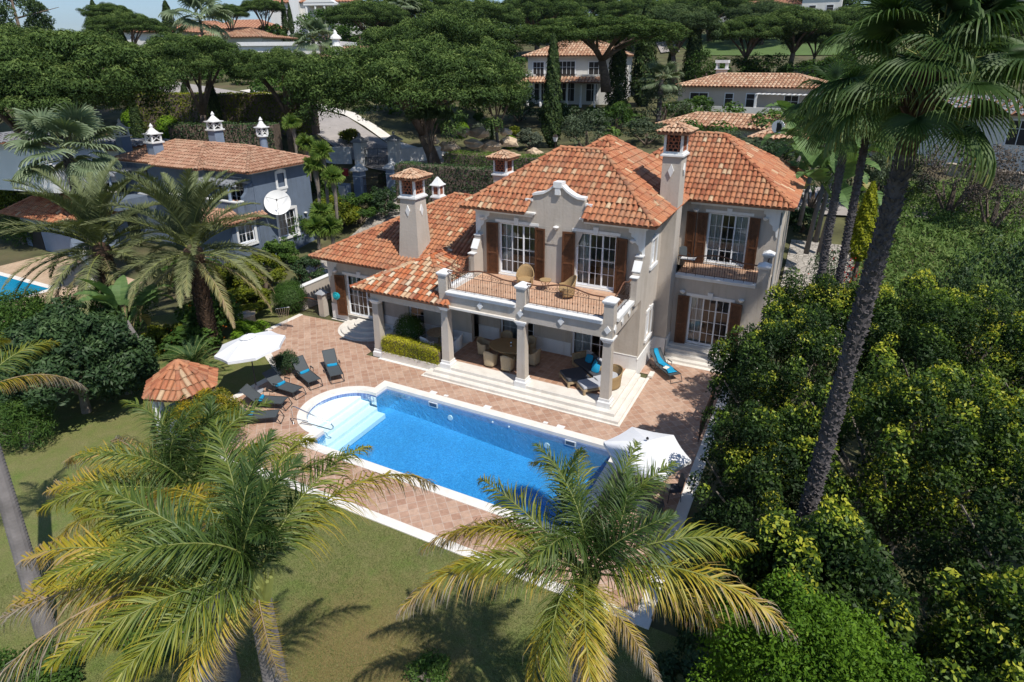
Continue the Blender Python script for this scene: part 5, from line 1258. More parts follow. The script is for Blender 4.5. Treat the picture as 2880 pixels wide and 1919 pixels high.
def hedge(name, label, a, b, wd, h, mat_, leaf=.09, dens=260, z=None, group=None, seed=2, cat='hedge'):
    A, B = Vector((a[0], a[1], 0)), Vector((b[0], b[1], 0)); d = (B-A); Ln = d.length; u = d/Ln; s_ = Vector((-u.y, u.x, 0))
    rng = np.random.default_rng(seed); n = int(dens*Ln*(h*2+wd)); 
    za = z if z is not None else terrain(*a[:2]); zb = z if z is not None else terrain(*b[:2])
    t = rng.random(n)*Ln; f = rng.choice(3, n, p=[h/(2*h+wd), wd/(2*h+wd), h/(2*h+wd)]); q = rng.random(n)
    wx = np.where(f == 0, -wd/2, np.where(f == 2, wd/2, (q-.5)*wd))+rng.normal(size=n)*.05; hz = np.where(f == 1, h, q*h)+rng.normal(size=n)*.05+.06*np.sin(t*1.7)*(f == 1)
    g = za+(zb-za)*t/Ln; C_ = np.outer(t, np.array(u))+np.outer(wx, np.array(s_))+np.array(A); C_[:, 2] = g+hz
    nn = np.where((f == 1)[:, None], np.array([0, 0, 1.]), np.outer(np.sign(wx), np.array(s_)))+rngv(rng, n)*.7
    V, Fq = leaf_quads(C_, nn, leaf*(.7+.6*rng.random(n)), .6, rng)
    e = empty(name, (a[0], a[1], za), label, cat, group); off = np.array([a[0], a[1], za])
    mobj('foliage', npmesh('hedge_leaves', V-off, Fq, mat_, np.clip(.5*rng.random(n)+.25*(f == 1)+.15*np.sin(t*2.1)+.1, 0, 1)), e)
    core = MB(); w2 = wd/2-.07; P = [(A-s_*w2, za), (B-s_*w2, zb), (B+s_*w2, zb), (A+s_*w2, za)]
    core.add([(p.x-off[0], p.y-off[1], zz-.1-off[2]) for p, zz in P]+[(p.x-off[0], p.y-off[1], zz+h-.07-off[2]) for p, zz in P], [(3, 2, 1, 0), (4, 5, 6, 7), (0, 1, 5, 4), (1, 2, 6, 5), (2, 3, 7, 6), (3, 0, 4, 7)])
    core.build('twigs', BARK, e, world=False)
    return e
def cyp_mesh(mat_, seed, n=5200, leaf=.11):
    rng = np.random.default_rng(seed); z = rng.random(n)**.85; a = rng.random(n)*2*pi
    prof = np.minimum(1, (z*6)**.6)*np.clip(1-z, 0, 1)**.55*(1+.12*np.sin(a*5+z*25+seed)); r = prof*(.75+.3*rng.random(n))
    C_ = np.stack([np.cos(a)*r, np.sin(a)*r, z*10], 1); nn = np.stack([np.cos(a), np.sin(a), .3+0*a], 1)+rngv(rng, n)*.5
    V, Fq = leaf_quads(C_, nn, leaf*3*(.6+.8*rng.random(n)), .35, rng, up=2.)
    return npmesh('cypress_crown', V, Fq, mat_, np.clip(rng.random(n)*.7+.3*np.sin(a*5+z*25+seed)**2, 0, 1))
CYM = [cyp_mesh(CYPR, 5), cyp_mesh(CYPR, 9)]; CYMY = cyp_mesh(CYPY, 4)
def cypress(px, ptop, pbot, wpx, d, label, group='cypresses', me=None, loc=None):
    """vertical cypress whose base is at px,pbot and top at height ptop"""
    g_ = gt(px, pbot, 25)
    if loc is None and me is None and g_ is not None: dn = hypot(g_[0]-CAM[0], g_[1]-CAM[1]); d = min(dn, d*1.7)
    b = at(px, pbot, d); H = (pbot-ptop)*d/F_*1.06; R_ = wpx*d/F_/2*1.1
    t = empty('cypress_tree', b, label, 'cypress', group); c = mobj('crown', me or CYM[int(px) % 2], t); c.scale = (R_, R_, H/10)
    c.rotation_euler = (0, 0, px*.7); mb = MB(); mb.tube([(0, 0, -1.5), (0, 0, H*.5)], [.14, .05], 6); mb.build('trunk', BARK, t, world=False); return t

# ------------------------------------------------------------ palms
def frond_mesh(name, mat_, L_=3.6, pairs=60, ll=.65, a0=60, bend=95, wd=.034, droop=.7, vee=.35, plum=.25, v0=.1, v1=.5, seed=1, tipv=0., start=.14, rmat=None, twist=0., segs=3, narrow=False):
    """pinnate frond growing along +X, rising at a0 degrees and bending down"""
    rng = np.random.default_rng(seed); K = 16; P = [np.zeros(3)]; T = []
    for i in range(K+1):
        t = i/K; an = radians(a0-bend*t**1.25); T.append(np.array([cos(an), twist*t, sin(an)]))
        if i < K: P.append(P[-1]+T[-1]*L_/K)
    P = np.array(P); T = np.array([x/np.linalg.norm(x) for x in T])
    V = []; Fq = []; v = []; MI = []
    # rachis
    for i in range(K+1):
        side = np.cross(T[i], [0, 0, 1]); side /= np.linalg.norm(side); up = np.cross(side, T[i]); r = .032*(1-.85*i/K)*(1.5 if i == 0 else 1)
        for q in range(3): a = 2*pi*q/3+pi/2; V.append(P[i]+side*cos(a)*r+up*sin(a)*r)
    for i in range(K):
        for q in range(3): Fq.append((i*3+q, i*3+(q+1) % 3, (i+1)*3+(q+1) % 3, (i+1)*3+q)); v.append(.5); MI.append(1)
    for j in range(pairs):
        t = start+(1-start)*(j+rng.random()*.6)/pairs; x = t*K; i = min(int(x), K-1); f = x-i
        p = P[i]*(1-f)+P[i+1]*f; tg = T[i]; side = np.cross(tg, [0, 0, 1]); side /= np.linalg.norm(side); up = np.cross(side, tg)
        lf = ll*(sin(pi*min(1, (t*.86+.12)))**.6)*(1.05-.25*t)
        for s_ in (-1, 1):
            ang = radians(52-22*t+rng.normal()*5); vv = vee+rng.normal()*plum
            d = side*s_*sin(ang)+tg*cos(ang)+up*vv; d /= np.linalg.norm(d)
            q = p.copy(); w_ = wd*(.8+.4*rng.random()); base = len(V); lv = v0+(v1-v0)*t+rng.normal()*.06; wv = np.cross(d, up); wv /= (np.linalg.norm(wv)+1e-6)
            tw = rng.normal()*.4; wv = wv*cos(tw)+up*sin(tw)
            V += [q-wv*w_*.35, q+wv*w_*.35]
            for k in range(1, segs+1):
                d = d+np.array([0, 0, -droop/segs*(1+.4*rng.random())*k*.6]); d /= np.linalg.norm(d); q = q+d*lf/segs
                ww = w_*(1 if k < segs-1 else (.62 if k < segs else .06)); V += [q-wv*ww*.5, q+wv*ww*.5]
                Fq.append((base+2*k-2, base+2*k-1, base+2*k+1, base+2*k)); v.append(np.clip(lv+tipv*(k/segs)**2+(.05 if s_ > 0 else 0), 0, 1)); MI.append(0)
    me = npmesh(name, V, Fq, mat_, v); me.materials.append(rmat or RACH); me.polygons.foreach_set('material_index', MI); return me
def ring_trunk(H, r0, r1, n=14, ring=.085, base=0., lean=(0, 0)):
    mb = MB(); k = int(H/ring); vs = []
    for i in range(k+1):
        t = i/k; z = base+t*H; r = r0+(r1-r0)*t
        for dz, dr in ((0, .012), (ring*.75, -.008)):
            for q in range(n): a = 2*pi*q/n; vs.append((cos(a)*(r+dr)+lean[0]*t, sin(a)*(r+dr)+lean[1]*t, z+dz))
    m = (k+1)*2; mb.add(vs, [(i*n+q, i*n+(q+1) % n, (i+1)*n+(q+1) % n, (i+1)*n+q) for i in range(m-1) for q in range(n)]); return mb
def scale_trunk(H, r0, r1, dens=16, rows_per_m=5.5, seed=1, out_=.07, base=0., ln=.26):
    rng = random.Random(seed); mb = MB(); mb.tube([(0, 0, base-.2), (0, 0, base+H)], [r0*.96, r1*.96], 14)
    for j in range(int(H*rows_per_m)):
        z = base+j/rows_per_m; t = (z-base)/H; r = r0+(r1-r0)*t
        for q in range(dens):
            a = 2*pi*(q+.5*(j % 2)+rng.uniform(-.25, .25))/dens; w_ = r*2*pi/dens*.62*rng.uniform(.7, 1.1); o_ = out_*rng.uniform(.4, 1.4); h = ln*rng.uniform(.7, 1.2); zz = z+rng.uniform(-.05, .05)
            ca, sa = cos(a), sin(a); tx, ty = -sa, ca; sk = rng.uniform(-.05, .05)
            def P(rr, u, zc): return (ca*rr+tx*u, sa*rr+ty*u, zc)
            mb.add([P(r-.02, -w_, zz), P(r-.02, w_, zz), P(r+o_, w_*.45+sk, zz+h), P(r+o_, -w_*.45+sk, zz+h), P(r-.01, w_*.5+sk, zz+h*1.02), P(r-.01, -w_*.5+sk, zz+h*1.02)], [(0, 1, 2, 3), (3, 2, 4, 5), (1, 4, 2), (0, 3, 5)])
    return mb
def put_fronds(t, meshes, angles, name='frond', z=0., sc=(1, 1)):
    """angles: list of (azimuth deg, tilt deg, mesh index, scale)"""
    for (az, tilt, k, s_) in angles:
        o = mobj(name, meshes[k], t); o.location = (0, 0, z)
        o.rotation_mode = 'XYZ'; M_ = Matrix.Rotation(radians(az), 4, 'Z') @ Matrix.Rotation(radians(-tilt), 4, 'Y'); o.rotation_euler = M_.to_euler(); o.scale = (s_, s_, s_)
QP = [frond_mesh('queen_frond', PALMG, 3.5, 120, .84, 72, 104, .024, .95, .25, .48, .18, .46, 1),
      frond_mesh('queen_frond', PALMG, 3.6, 120, .90, 50, 100, .024, 1.2, .15, .44, .28, .60, 2, tipv=.14),
      frond_mesh('queen_frond_yellowing', PALMG, 3.7, 120, .92, 34, 90, .023, 1.35, .1, .42, .42, .82, 3, tipv=.25),
      frond_mesh('queen_frond_old', PALMG, 3.7, 116, .88, 20, 82, .016, 1.8, .05, .25, .62, .98, 4, tipv=.16, rmat=RACHD),
      frond_mesh('queen_frond', PALMG, 3.1, 116, .70, 84, 92, .026, .6, .3, .4, .05, .26, 6)]
def queen_palm(loc, H, label, fr, r0=.20, r1=.155, lean=(0, 0), boots=True):
    t = empty('queen_palm', loc, label, 'palm tree'); mb = ring_trunk(H, r0, r1, lean=lean); mb.build('trunk', TRUNKG, t, world=False)
    cs = MB(); cs.tube([(lean[0], lean[1], H-.1), (lean[0], lean[1], H+.5)], [r1*1.05, r1*.55], 10)
    for k in range(9):
        a = k*2.4; cs.tube([(lean[0]+cos(a)*r1*.7, lean[1]+sin(a)*r1*.7, H-.1), (lean[0]+cos(a)*.25, lean[1]+sin(a)*.25, H+.35)], [.07, .03], 5)
    cs.build('crown_shaft', RACH, t, world=False)
    for (az, tilt, k, s_) in fr:
        o = mobj('frond', QP[k], t); o.location = (lean[0], lean[1], H+.30)
        o.rotation_euler = (Matrix.Rotation(radians(az), 4, 'Z') @ Matrix.Rotation(radians(-tilt), 4, 'Y') @ Matrix.Rotation(.5*sin(az*7.1), 4, 'X')).to_euler(); s_ *= .89; o.scale = (s_, s_*(1 if sin(az*3.3) > 0 else -1), s_*.96)
    return t
# right foreground palm ; azimuth 0=+X, 90=+Y
queen_palm((3.42, -13.65, 0), 5.6, 'tall queen palm standing alone in front of the pool, with a yellow frond reaching right',
    [(-174, -4, 2, 1.0), (-138, 4, 2, 1.12), (-75, -10, 1, .9), (-66, -2, 2, .95), (0, 8, 2, 1.15), (24, 10, 1, 1.05), (-30, -16, 3, .7), (190, -12, 3, .75), (40, 12, 4, .9), (62, 14, 0, .95), (88, 14, 0, .95), (112, 10, 1, .95), (140, 2, 1, 1.0), (160, 5, 1, 1.0), (178, -16, 1, .92), (75, 26, 4, .9), (110, 28, 4, .85), (30, 24, 0, .8), (150, 20, 0, .9), (8, -12, 2, .9), (195, 2, 2, 1.05), (-60, -14, 2, .8), (-100, 14, 0, .85), (-140, 12, 1, .9), (-90, -20, 2, .85)])
queen_palm((-.45, -17.3, 0), 7.05, 'queen palm with thick ringed trunk in the lower left foreground, green fronds over dry ones',
    [(205, 5, 2, 1.2), (222, 8, 3, 1.2), (240, 12, 3, 1.1), (190, 6, 1, 1.1), (252, 6, 1, .9), (214, 0, 2, 1.15), (172, 0, 2, 1.1), (158, 0, 2, .95), (135, 2, 1, 1.0), (112, 6, 1, .95), (88, 8, 1, .95), (74, -2, 2, 1.15), (60, 10, 0, .8), (150, 14, 0, .95), (100, 22, 4, .9), (190, 16, 0, .95), (268, -2, 1, .85), (230, 14, 1, .95), (285, -20, 2, .7), (-30, -62, 3, .62), (262, -50, 3, .6), (70, 25, 4, .9), (245, 18, 0, .9), (290, 22, 4, .7)], r0=.21, r1=.16)
queen_palm((-5.2, -15.2, 0), 5.3, 'second queen palm of the left foreground clump, its yellow and dry fronds spreading left',
    [(176, 12, 3, 1.2), (192, 6, 2, 1.15), (160, 8, 3, 1.1), (144, 6, 1, 1.0), (125, 8, 1, .95), (105, 8, 0, .95), (80, 10, 0, .95), (55, 6, 1, 1.0), (30, 2, 1, .95), (206, 2, 2, 1.1), (222, -2, 1, 1.0), (240, -6, 2, .95), (260, -8, 1, .9), (90, 26, 4, .9), (140, 24, 4, .9), (20, 20, 4, .9), (285, 0, 1, .8), (50, 30, 4, .9), (185, 20, 0, .95), (230, 18, 0, .9), (320, 4, 1, .8), (0, 6, 1, .9)], r0=.2, r1=.155)
queen_palm((-10.7, -16.6, 0), 6.2, 'queen palm at the left edge of the picture, its trunk leaning out of frame',
    [(60, 0, 3, .8), (95, 5, 1, .8), (130, 5, 1, .8), (170, 0, 2, .8), (210, 0, 1, .8), (250, 2, 2, .8), (75, 20, 4, .75), (150, 22, 4, .75), (230, 20, 4, .7)], r0=.24, r1=.17, lean=(-1.9, .9))
# date palms
DP = [frond_mesh('date_frond', DATEG, 4.0, 100, .62, 78, 62, .046, .18, .45, .12, .12, .42, 11, segs=2), frond_mesh('date_frond', DATEG, 4.1, 100, .62, 46, 70, .046, .25, .40, .12, .2, .55, 12, segs=2),
      frond_mesh('date_frond', DATEG, 4.0, 100, .60, 12, 72, .044, .35, .32, .12, .3, .72, 13, segs=2), frond_mesh('date_frond_old', DATEG, 3.7, 90, .50, -20, 62, .038, .5, .2, .15, .6, .95, 14, segs=2, rmat=RACHD)]
def date_palm(loc, H, label, seed, n=46, s_=1., wild=0):
    rng = random.Random(seed); t = empty('date_palm', loc, label, 'palm tree', 'date palms'); mb = scale_trunk(H, .34, .38, 14, 6, seed, .09); mb.build('trunk', TRUNKB, t, world=False)
    hb = MB(); hb.lathe([(.36, -.5), (.50, -.1), (.42, .3), (.1, .6)], (0, 0, H), 12); hb.build('crown_base', TRUNKB, t, world=False)
    for i in range(n):
        f = i/n; k = 0 if f < .30 else 1 if f < .58 else 2 if f < .85 else 3
        o = mobj('frond', DP[k], t); o.location = (0, 0, H+.35-.5*f)
        o.rotation_euler = (Matrix.Rotation(i*2.399+rng.uniform(-.2, .2), 4, 'Z') @ Matrix.Rotation(radians(-rng.uniform(-8, 10)), 4, 'Y')).to_euler(); q = s_*rng.uniform(.85, 1.05); o.scale = (q, q, q)
    return t
p = at(543, 705, 33.5); date_palm((p[0], p[1], 0), p[2]-.2, 'grey green date palm with full round crown standing left of the white parasol', 4, 52, 1.28)
p = at(285, 700, 38); date_palm((p[0], p[1], 0), p[2]-.2, 'date palm with untidy hanging brown fronds left of the other date palm', 9, 50, 1.32)
# fan palms
def fan_leaf(name, mat_, R_=1.25, pet=1.3, n=42, spread=330, droop=.5, seed=1, v0=.2, tip=.3, a0=25, cup=.25, wscale=1.):
    rng = np.random.default_rng(seed); V = []; Fq = []; v = []; MI = []
    an = radians(a0); d0 = np.array([cos(an), 0, sin(an)]); K = 5; P = [np.zeros(3)]
    for i in range(K): P.append(P[-1]+np.array([cos(an-.25*i/K), 0, sin(an-.25*i/K)])*pet/K)
    for i, p_ in enumerate(P):
        r = .022*(1-.4*i/K)
        for q in range(3): a = 2*pi*q/3; V.append(p_+np.array([0, cos(a)*r, sin(a)*r]))
    for i in range(K):
        for q in range(3): Fq.append((i*3+q, i*3+(q+1) % 3, (i+1)*3+(q+1) % 3, (i+1)*3+q)); v.append(.5); MI.append(1)
    hub = P[-1]; ax = np.array([cos(an-.35), 0, sin(an-.35)]); sd_ = np.array([0, 1., 0]); up = np.cross(ax, sd_)*-1
    if up[2] < 0: up = -up
    for j in range(n):
        th = radians(-spread/2+spread*(j+.5)/n); lf = R_*(.72+.28*cos(th*.5))*(.95+.1*rng.random())
        d = ax*cos(th)+sd_*sin(th)+up*cup*.6; d /= np.linalg.norm(d); w = np.cross(d, up); w /= np.linalg.norm(w); fold = up*(.018 if j % 2 else -.018)
        q = hub.copy(); base = len(V); V += [q-w*.012, q+w*.012]; S_ = 5; wid = [2*pi*R_*.55*spread/360/n*wscale*x for x in (.75, 1.0, .75, .42, .05)]
        for k in range(1, S_+1):
            d = d+np.array([0, 0, -droop*(k/S_)**2.2*.9]); d /= np.linalg.norm(d); q = q+d*lf/S_; V += [q-w*wid[k-1]*.5+fold, q+w*wid[k-1]*.5-fold]
            Fq.append((base+2*k-2, base+2*k-1, base+2*k+1, base+2*k)); v.append(float(np.clip(v0+rng.normal()*.05+tip*(k/S_)**2+(.10 if j % 2 else 0), 0, 1))); MI.append(0)
    me = npmesh(name, V, Fq, mat_, v); me.materials.append(RACH); me.polygons.foreach_set('material_index', MI); return me
FL = [fan_leaf('fan_leaf', FANG, 1.25, 1.25, 62, 300, .55, 1, .08, .35, 62, .25, .8), fan_leaf('fan_leaf', FANG, 1.4, 1.45, 62, 300, 1.1, 2, .14, .5, 30, .25, .72), fan_leaf('fan_leaf', FANG, 1.5, 1.7, 62, 280, 1.2, 3, .22, .5, 8, .1, .68), fan_leaf('fan_leaf_old', FANG, 1.35, 1.6, 56, 270, 1.3, 4, .34, .45, -14, .0, .6)]
FLP = [fan_leaf('fan_leaf', FANP, 1.0, 1.2, 40, 300, .3, 5, .2, .5, 60), fan_leaf('fan_leaf', FANP, 1.05, 1.4, 40, 300, .6, 6, .3, .5, 25), fan_leaf('fan_leaf', FANP, 1.0, 1.3, 40, 290, .9, 7, .35, .55, -5)]
def fan_palm(loc, H, label, meshes, n=34, s_=1., r=.3, seed=1, trunkm=TRUNKD, group=None, trunk='scale', detail=(20, 7), az0=0, zoff=0., boots=0):
    rng = random.Random(seed); t = empty('fan_palm', loc, label, 'palm tree', group)
    mb = scale_trunk(H, r, r*.92, detail[0], detail[1], seed, r*.24, ln=r*.72) if trunk == 'scale' else ring_trunk(H, r, r*.9, ring=.12); mb.build('trunk', trunkm, t, world=False)
    if boots:
        b = scale_trunk(boots, r*1.05, r*1.25, 13, 6, seed+3, r*.7, ln=r*1.3, base=H-boots); b.build('leaf_bases', TRUNKB, t, world=False)
    m = len(meshes)
    for i in range(n):
        f = i/n; k = min(m-1, int(f*m)); o = mobj('fan_leaf', meshes[k], t); o.location = (0, 0, H+.4-.8*f)
        o.rotation_euler = (Matrix.Rotation(az0+i*2.399+rng.uniform(-.25, .25), 4, 'Z') @ Matrix.Rotation(radians(-rng.uniform(-12, 12)), 4, 'Y') @ Matrix.Rotation(rng.uniform(-.5, .5), 4, 'X')).to_euler(); q = s_*rng.uniform(.85, 1.1); o.scale = (q, q, q)
    return t
P1 = CAM+ray(2300, 1330)*12.7; P2 = at(2556, 400, hypot(P1[0]-CAM[0], P1[1]-CAM[1])+.05); dv = Vector(P2-P1).normalized(); B0 = Vector(P1)-dv*(P1[2]/dv.z)
TP = fan_palm(tuple(B0), 14.3, 'very tall fan palm with thick rough dark trunk in the right foreground', FL, 34, .68, .155, 3, boots=1.1, detail=(14, 9))
TP.rotation_euler = dv.to_track_quat('Z', 'Y').to_euler()
sp = 'slender fan palms behind the tall palm'
fan_palm((6.55, 5.2, 0), 12.6, 'left one of the two slender fan palm trunks beside the red flowering shrub', FL, 24, .85, .145, 5, group=sp, detail=(12, 8))
fan_palm((7.25, 6.0, 0), 12.7, 'right one of the two slender fan palm trunks, nearer the golden conifer', FL, 24, .85, .145, 6, group=sp, detail=(12, 8), az0=1.)
p = at(190, 435, 47); fan_palm((p[0], p[1], terrain(p[0], p[1])), max(2, p[2]-terrain(p[0], p[1])), 'pale green fan palm in the garden above the neighbouring pool', FLP, 30, 1.5, .3, 8, detail=(10, 4))
# cycad
CY = [frond_mesh('cycad_frond', CYCA, 1.55, 46, .26, 66, 70, .022, .1, .25, .05, .1, .5, 21, segs=2, start=.08), frond_mesh('cycad_frond', CYCA, 1.6, 46, .26, 34, 60, .022, .1, .2, .05, .2, .6, 22, segs=2, start=.08)]
p = gz(548, 1045, .5); t = empty('cycad', (p[0], p[1], 0), 'bright green cycad with stiff arching fronds behind the little tiled hut', 'cycad'); mb = scale_trunk(.7, .25, .28, 12, 8, 3, .05); mb.build('trunk', TRUNKB, t, world=False)
for i in range(44):
    o = mobj('frond', CY[0 if i < 24 else 1], t); o.location = (0, 0, .7); o.rotation_euler = (Matrix.Rotation(i*2.399, 4, 'Z') @ Matrix.Rotation(radians(random.uniform(-10, 10)), 4, 'Y')).to_euler(); o.scale = (1.15,)*3
# paddle leaved plants (bird of paradise trees)
def paddle(name, L_=1.7, W_=.55, pet=1.1, a0=70, bend=70, seed=1, tear=.3, v0=.4):
    rng = np.random.default_rng(seed); V = []; Fq = []; v = []; K = 22; an = radians(a0); p_ = np.zeros(3); pts = []
    for i in range(8): pts.append((p_.copy(), an, .03)); p_ = p_+np.array([cos(an), 0, sin(an)])*pet/8
    for i in range(K+1): pts.append((p_.copy(), an, None)); an -= radians(bend)/K; p_ = p_+np.array([cos(an), 0, sin(an)])*L_/K
    for i in range(7):
        b = len(V)
        for q, (c, a_, r) in enumerate(pts[i:i+2]): V += [c+np.array([0, -.035, 0]), c+np.array([0, .035, 0])]
        Fq.append((b, b+1, b+3, b+2)); v.append(.6)
    bl = pts[8:]
    for s_ in (-1, 1):
        lag = 0
        for i in range(K):
            (c0, a_0, _), (c1, a_1, _) = bl[i], bl[i+1]; t0, t1 = i/K, (i+1)/K; w0, w1 = [W_*sin(pi*min(1, max(0, x))**.75)**.7 for x in (t0*.97+.02, t1*.97+.02)]
            if rng.random() < tear: lag = rng.uniform(-.18, .10)
            n0 = np.array([-sin(a_0), 0, cos(a_0)]); lift = .25+lag; g = .012 if rng.random() < tear else 0
            V_ = [c0, c1, c1+np.array([0, s_*w1, 0])+n0*w1*lift+np.array([.12*w1, 0, -.1*w1*abs(lag)*5]), c0+np.array([g, s_*w0, 0])+n0*w0*lift+np.array([.12*w0, 0, -.1*w0*abs(lag)*5])]
            b = len(V); V += V_; Fq.append((b, b+1, b+2, b+3)); v.append(float(np.clip(v0+rng.normal()*.08+.15*t0, 0, 1)))
    return npmesh(name, V, Fq, BANA, v)
PD = [paddle('paddle_leaf', 1.6, .36, 1.0, 80, 60, 1), paddle('paddle_leaf', 1.7, .38, 1.1, 62, 85, 2, .45), paddle('paddle_leaf', 1.5, .34, .9, 40, 95, 3, .6, .35), paddle('paddle_leaf_old', 1.4, .22, .8, 0, 80, 4, .9, .95)]
def paddle_tree(loc, H, label, n=12, s_=1., seed=1, lean=(0, 0), group='paddle leaved plants', r=.13):
    rng = random.Random(seed); t = empty('paddle_leaf_plant', loc, label, 'plant', group); mb = MB(); mb.tube([(0, 0, -.2), (lean[0]*.4, lean[1]*.4, H*.5), (lean[0], lean[1], H)], [r*1.2, r, r*.9], 9); mb.build('stem', TRUNKG, t, world=False, smooth=True)
    for i in range(n):
        k = 0 if i < n*.3 else 1 if i < n*.6 else 2 if i < n*.88 else 3; o = mobj('leaf', PD[k], t); o.location = (lean[0], lean[1], H-.2)
        az = (i % 2)*pi+rng.uniform(-.7, .7)+seed*.8; o.rotation_euler = (Matrix.Rotation(az, 4, 'Z') @ Matrix.Rotation(radians(rng.uniform(-12, 12)), 4, 'Y') @ Matrix.Rotation(rng.uniform(-.5, .5), 4, 'X')).to_euler(); q = s_*rng.uniform(.8, 1.1); o.scale = (q,)*3
    return t
b = gz(447, 1075); tp = at(352, 905, hypot(b[0]-CAM[0], b[1]-CAM[1])+.3)
paddle_tree((b[0], b[1], 0), tp[2], 'bird of paradise tree with grey bent stem beside the tiled hut', 15, 1.12, 2, (tp[0]-b[0], tp[1]-b[1]), r=.17)
# ------------------------------------------------------------ blue neighbouring villa
bv = empty('blue_villa', (-36, 11, 0), 'slate blue two storey villa with salmon tiled roof and a white satellite dish', 'villa')
w_ = MB(); X1 = -31.0
grid_wall(w_, (X1, 9.4), (0, 1), 5.6, (-1, 0), .25, 0, 7.0, [(1.86, 3.6, 1.55, 3.6), (2.27, 2.97, 5.45, 6.5)])
w_.box(-45.3, X1-.25, 14.75, 15.0, 0, 7.0)
grid_wall(w_, (-35.4, 9.4), (1, 0), 4.4-.25, (0, 1), .25, 0, 7.0, [(.4, 3.3, 4.25, 6.5)])
w_.box(-35.65, -35.4, 8.9, 14.7, 0, 7.0)
grid_wall(w_, (-45.3, 9.2), (1, 0), 9.65, (0, 1), .25, 0, 7.0, [(.8, 2.6, 4.3, 6.4), (4.2, 4.9, 4.9, 6.3), (7.3, 8.0, 4.9, 6.3)])
w_.box(-45.3, -45.05, 9.45, 14.75, 0, 7.0)
grid_wall(w_, (X1-.02, 7.0), (0, 1), 2.38, (-1, 0), .25, 0, 3.7, [(.5, 1.9, 2.0, 3.4)])
w_.box(-35.6, X1-.27, 7.0, 7.25, 0, 3.7)
w_.box(-38.4, -31.3, 7.8, 9.38, 3.6, 4.2); w_.box(-38.4, -31.3, 7.8, 8.0, 4.2, 5.0); w_.box(X1-.3, X1-.02, 7.8, 9.38, 4.1, 5.0)
w_.ext([(X1-.3, 9.38, 4.0), (X1-.3, 9.38, 6.2), (X1-.3, 8.9, 6.0), (X1-.3, 8.75, 5.6), (X1-.3, 8.4, 5.3), (X1-.3, 8.35, 4.0)], (.28, 0, 0))
w_.build('wall', BLUEW, bv)
i_ = MB(); i_.box(-45, X1-1.6, 12.0, 12.1, .2, 6.9); i_.box(-45, X1-.3, 9.7, 12, 3.9, 4.0); i_.build('interior', DARK, bv)
t_ = MB()
X = X1+.003
def ysurround(y0, y1, z0, z1, o=.2, th=.05, arch=True):
    t_.box(X, X+th, y0-o, y0, z0, z1); t_.box(X, X+th, y1, y1+o, z0, z1); t_.ext([(X, y0-o, z1), (X, y1+o, z1), (X, y1+o, z1+.18), (X, (y0+y1)/2, z1+.34), (X, y0-o, z1+.18)], (th+.01, 0, 0)); t_.box(X, X+th+.05, y0-o, y1+o, z0-.18, z0)
ysurround(11.26, 13.0, 1.55, 3.6, .22); ysurround(11.67, 12.37, 5.45, 6.5, .18)
t_.ext([(X, 11.5, 5.27), (X, 11.62, 5.05), (X, 11.8, 4.98), (X, 12.02, 4.8), (X, 12.24, 4.98), (X, 12.42, 5.05), (X, 12.54, 5.27)], (.05, 0, 0))
t_.box(X-.02, X+.03, 7.35, 9.1, 3.4, 3.6); t_.box(X-.02, X+.03, 7.35, 7.5, 1.9, 3.4); t_.box(X-.02, X+.03, 8.9, 9.1, 1.9, 3.4); t_.box(X-.02, X+.08, 7.35, 9.1, 1.75, 1.9)
t_.box(-45.5, -30.8, 14.9, 15.2, 6.9, 7.08); t_.box(X1+.004, -30.78, 9.2, 15.0, 6.85, 7.05); t_.box(-35.3, -30.8, 9.15, 9.398, 6.85, 7.05); t_.box(-45.5, -35.35, 8.95, 9.198, 6.85, 7.05)
t_.box(-38.45, -31.0, 7.74, 8.06, 5.001, 5.08); t_.box(X1-.34, X1+.02, 8.0, 8.38, 5.001, 5.08)
t_.build('trim', WHITE, bv)
french(bv, (X1, 11.26, 1.55), radians(90), 1.74, 2.05, 2, 3, (0, 1), name='window'); french(bv, (X1, 7.5, 2.0), radians(90), 1.4, 1.4, 2, 2, (0, 1), name='window')
french(bv, (-35.0, 9.4, 4.25), 0, 2.9, 2.25, 3, 3, (0,), name='window'); french(bv, (-44.5, 9.2, 4.3), 0, 1.8, 2.1, 2, 3, (0,), name='window')
for x in (-41.1, -38.0): french(bv, (x, 9.2, 4.9), 0, .7, 1.4, 1, 3, (), name='window')
nm = MB(); nm.box(X1-.2, X1-.1, 11.67, 12.37, 5.45, 6.5); nm.build('blind_niche', BLUEW, bv)
wall_lamp(bv, (X1, 14.0, 3.0), (1, 0, 0))
# satellite dish
d = MB(); c = Vector((-30.3, 10.8, 4.5)); ax = Vector((.62, -.62, .42)).normalized(); d.M = Matrix.Translation(c) @ ax.to_track_quat('Z', 'Y').to_matrix().to_4x4()
vs = [(0, 0, 0)]; 
for rr in (.2, .4, .6, .78): vs += [(cos(a)*rr, sin(a)*rr, rr*rr*.28) for a in np.linspace(0, 2*pi, 33)[:-1]]
d.add(vs, [(0, 1+i, 1+(i+1) % 32) for i in range(32)]+[(1+k*32+i, 33+k*32+i, 33+k*32+(i+1) % 32, 1+k*32+(i+1) % 32) for k in range(3) for i in range(32)]); ds = empty('satellite_dish', c, 'round white satellite dish on the wall of the blue villa', 'satellite dish'); o = d.build('reflector', WHITE, ds, smooth=True); o.scale = (1.22, 1.22, 1.22)
d = MB(); f = c+ax*1.0
for k in range(3):
    M_ = ax.to_track_quat('Z', 'Y').to_matrix(); d.tube([c+M_ @ Vector((cos(k*2.1+.5)*.9, sin(k*2.1+.5)*.9, .22)), f], .012, 5)
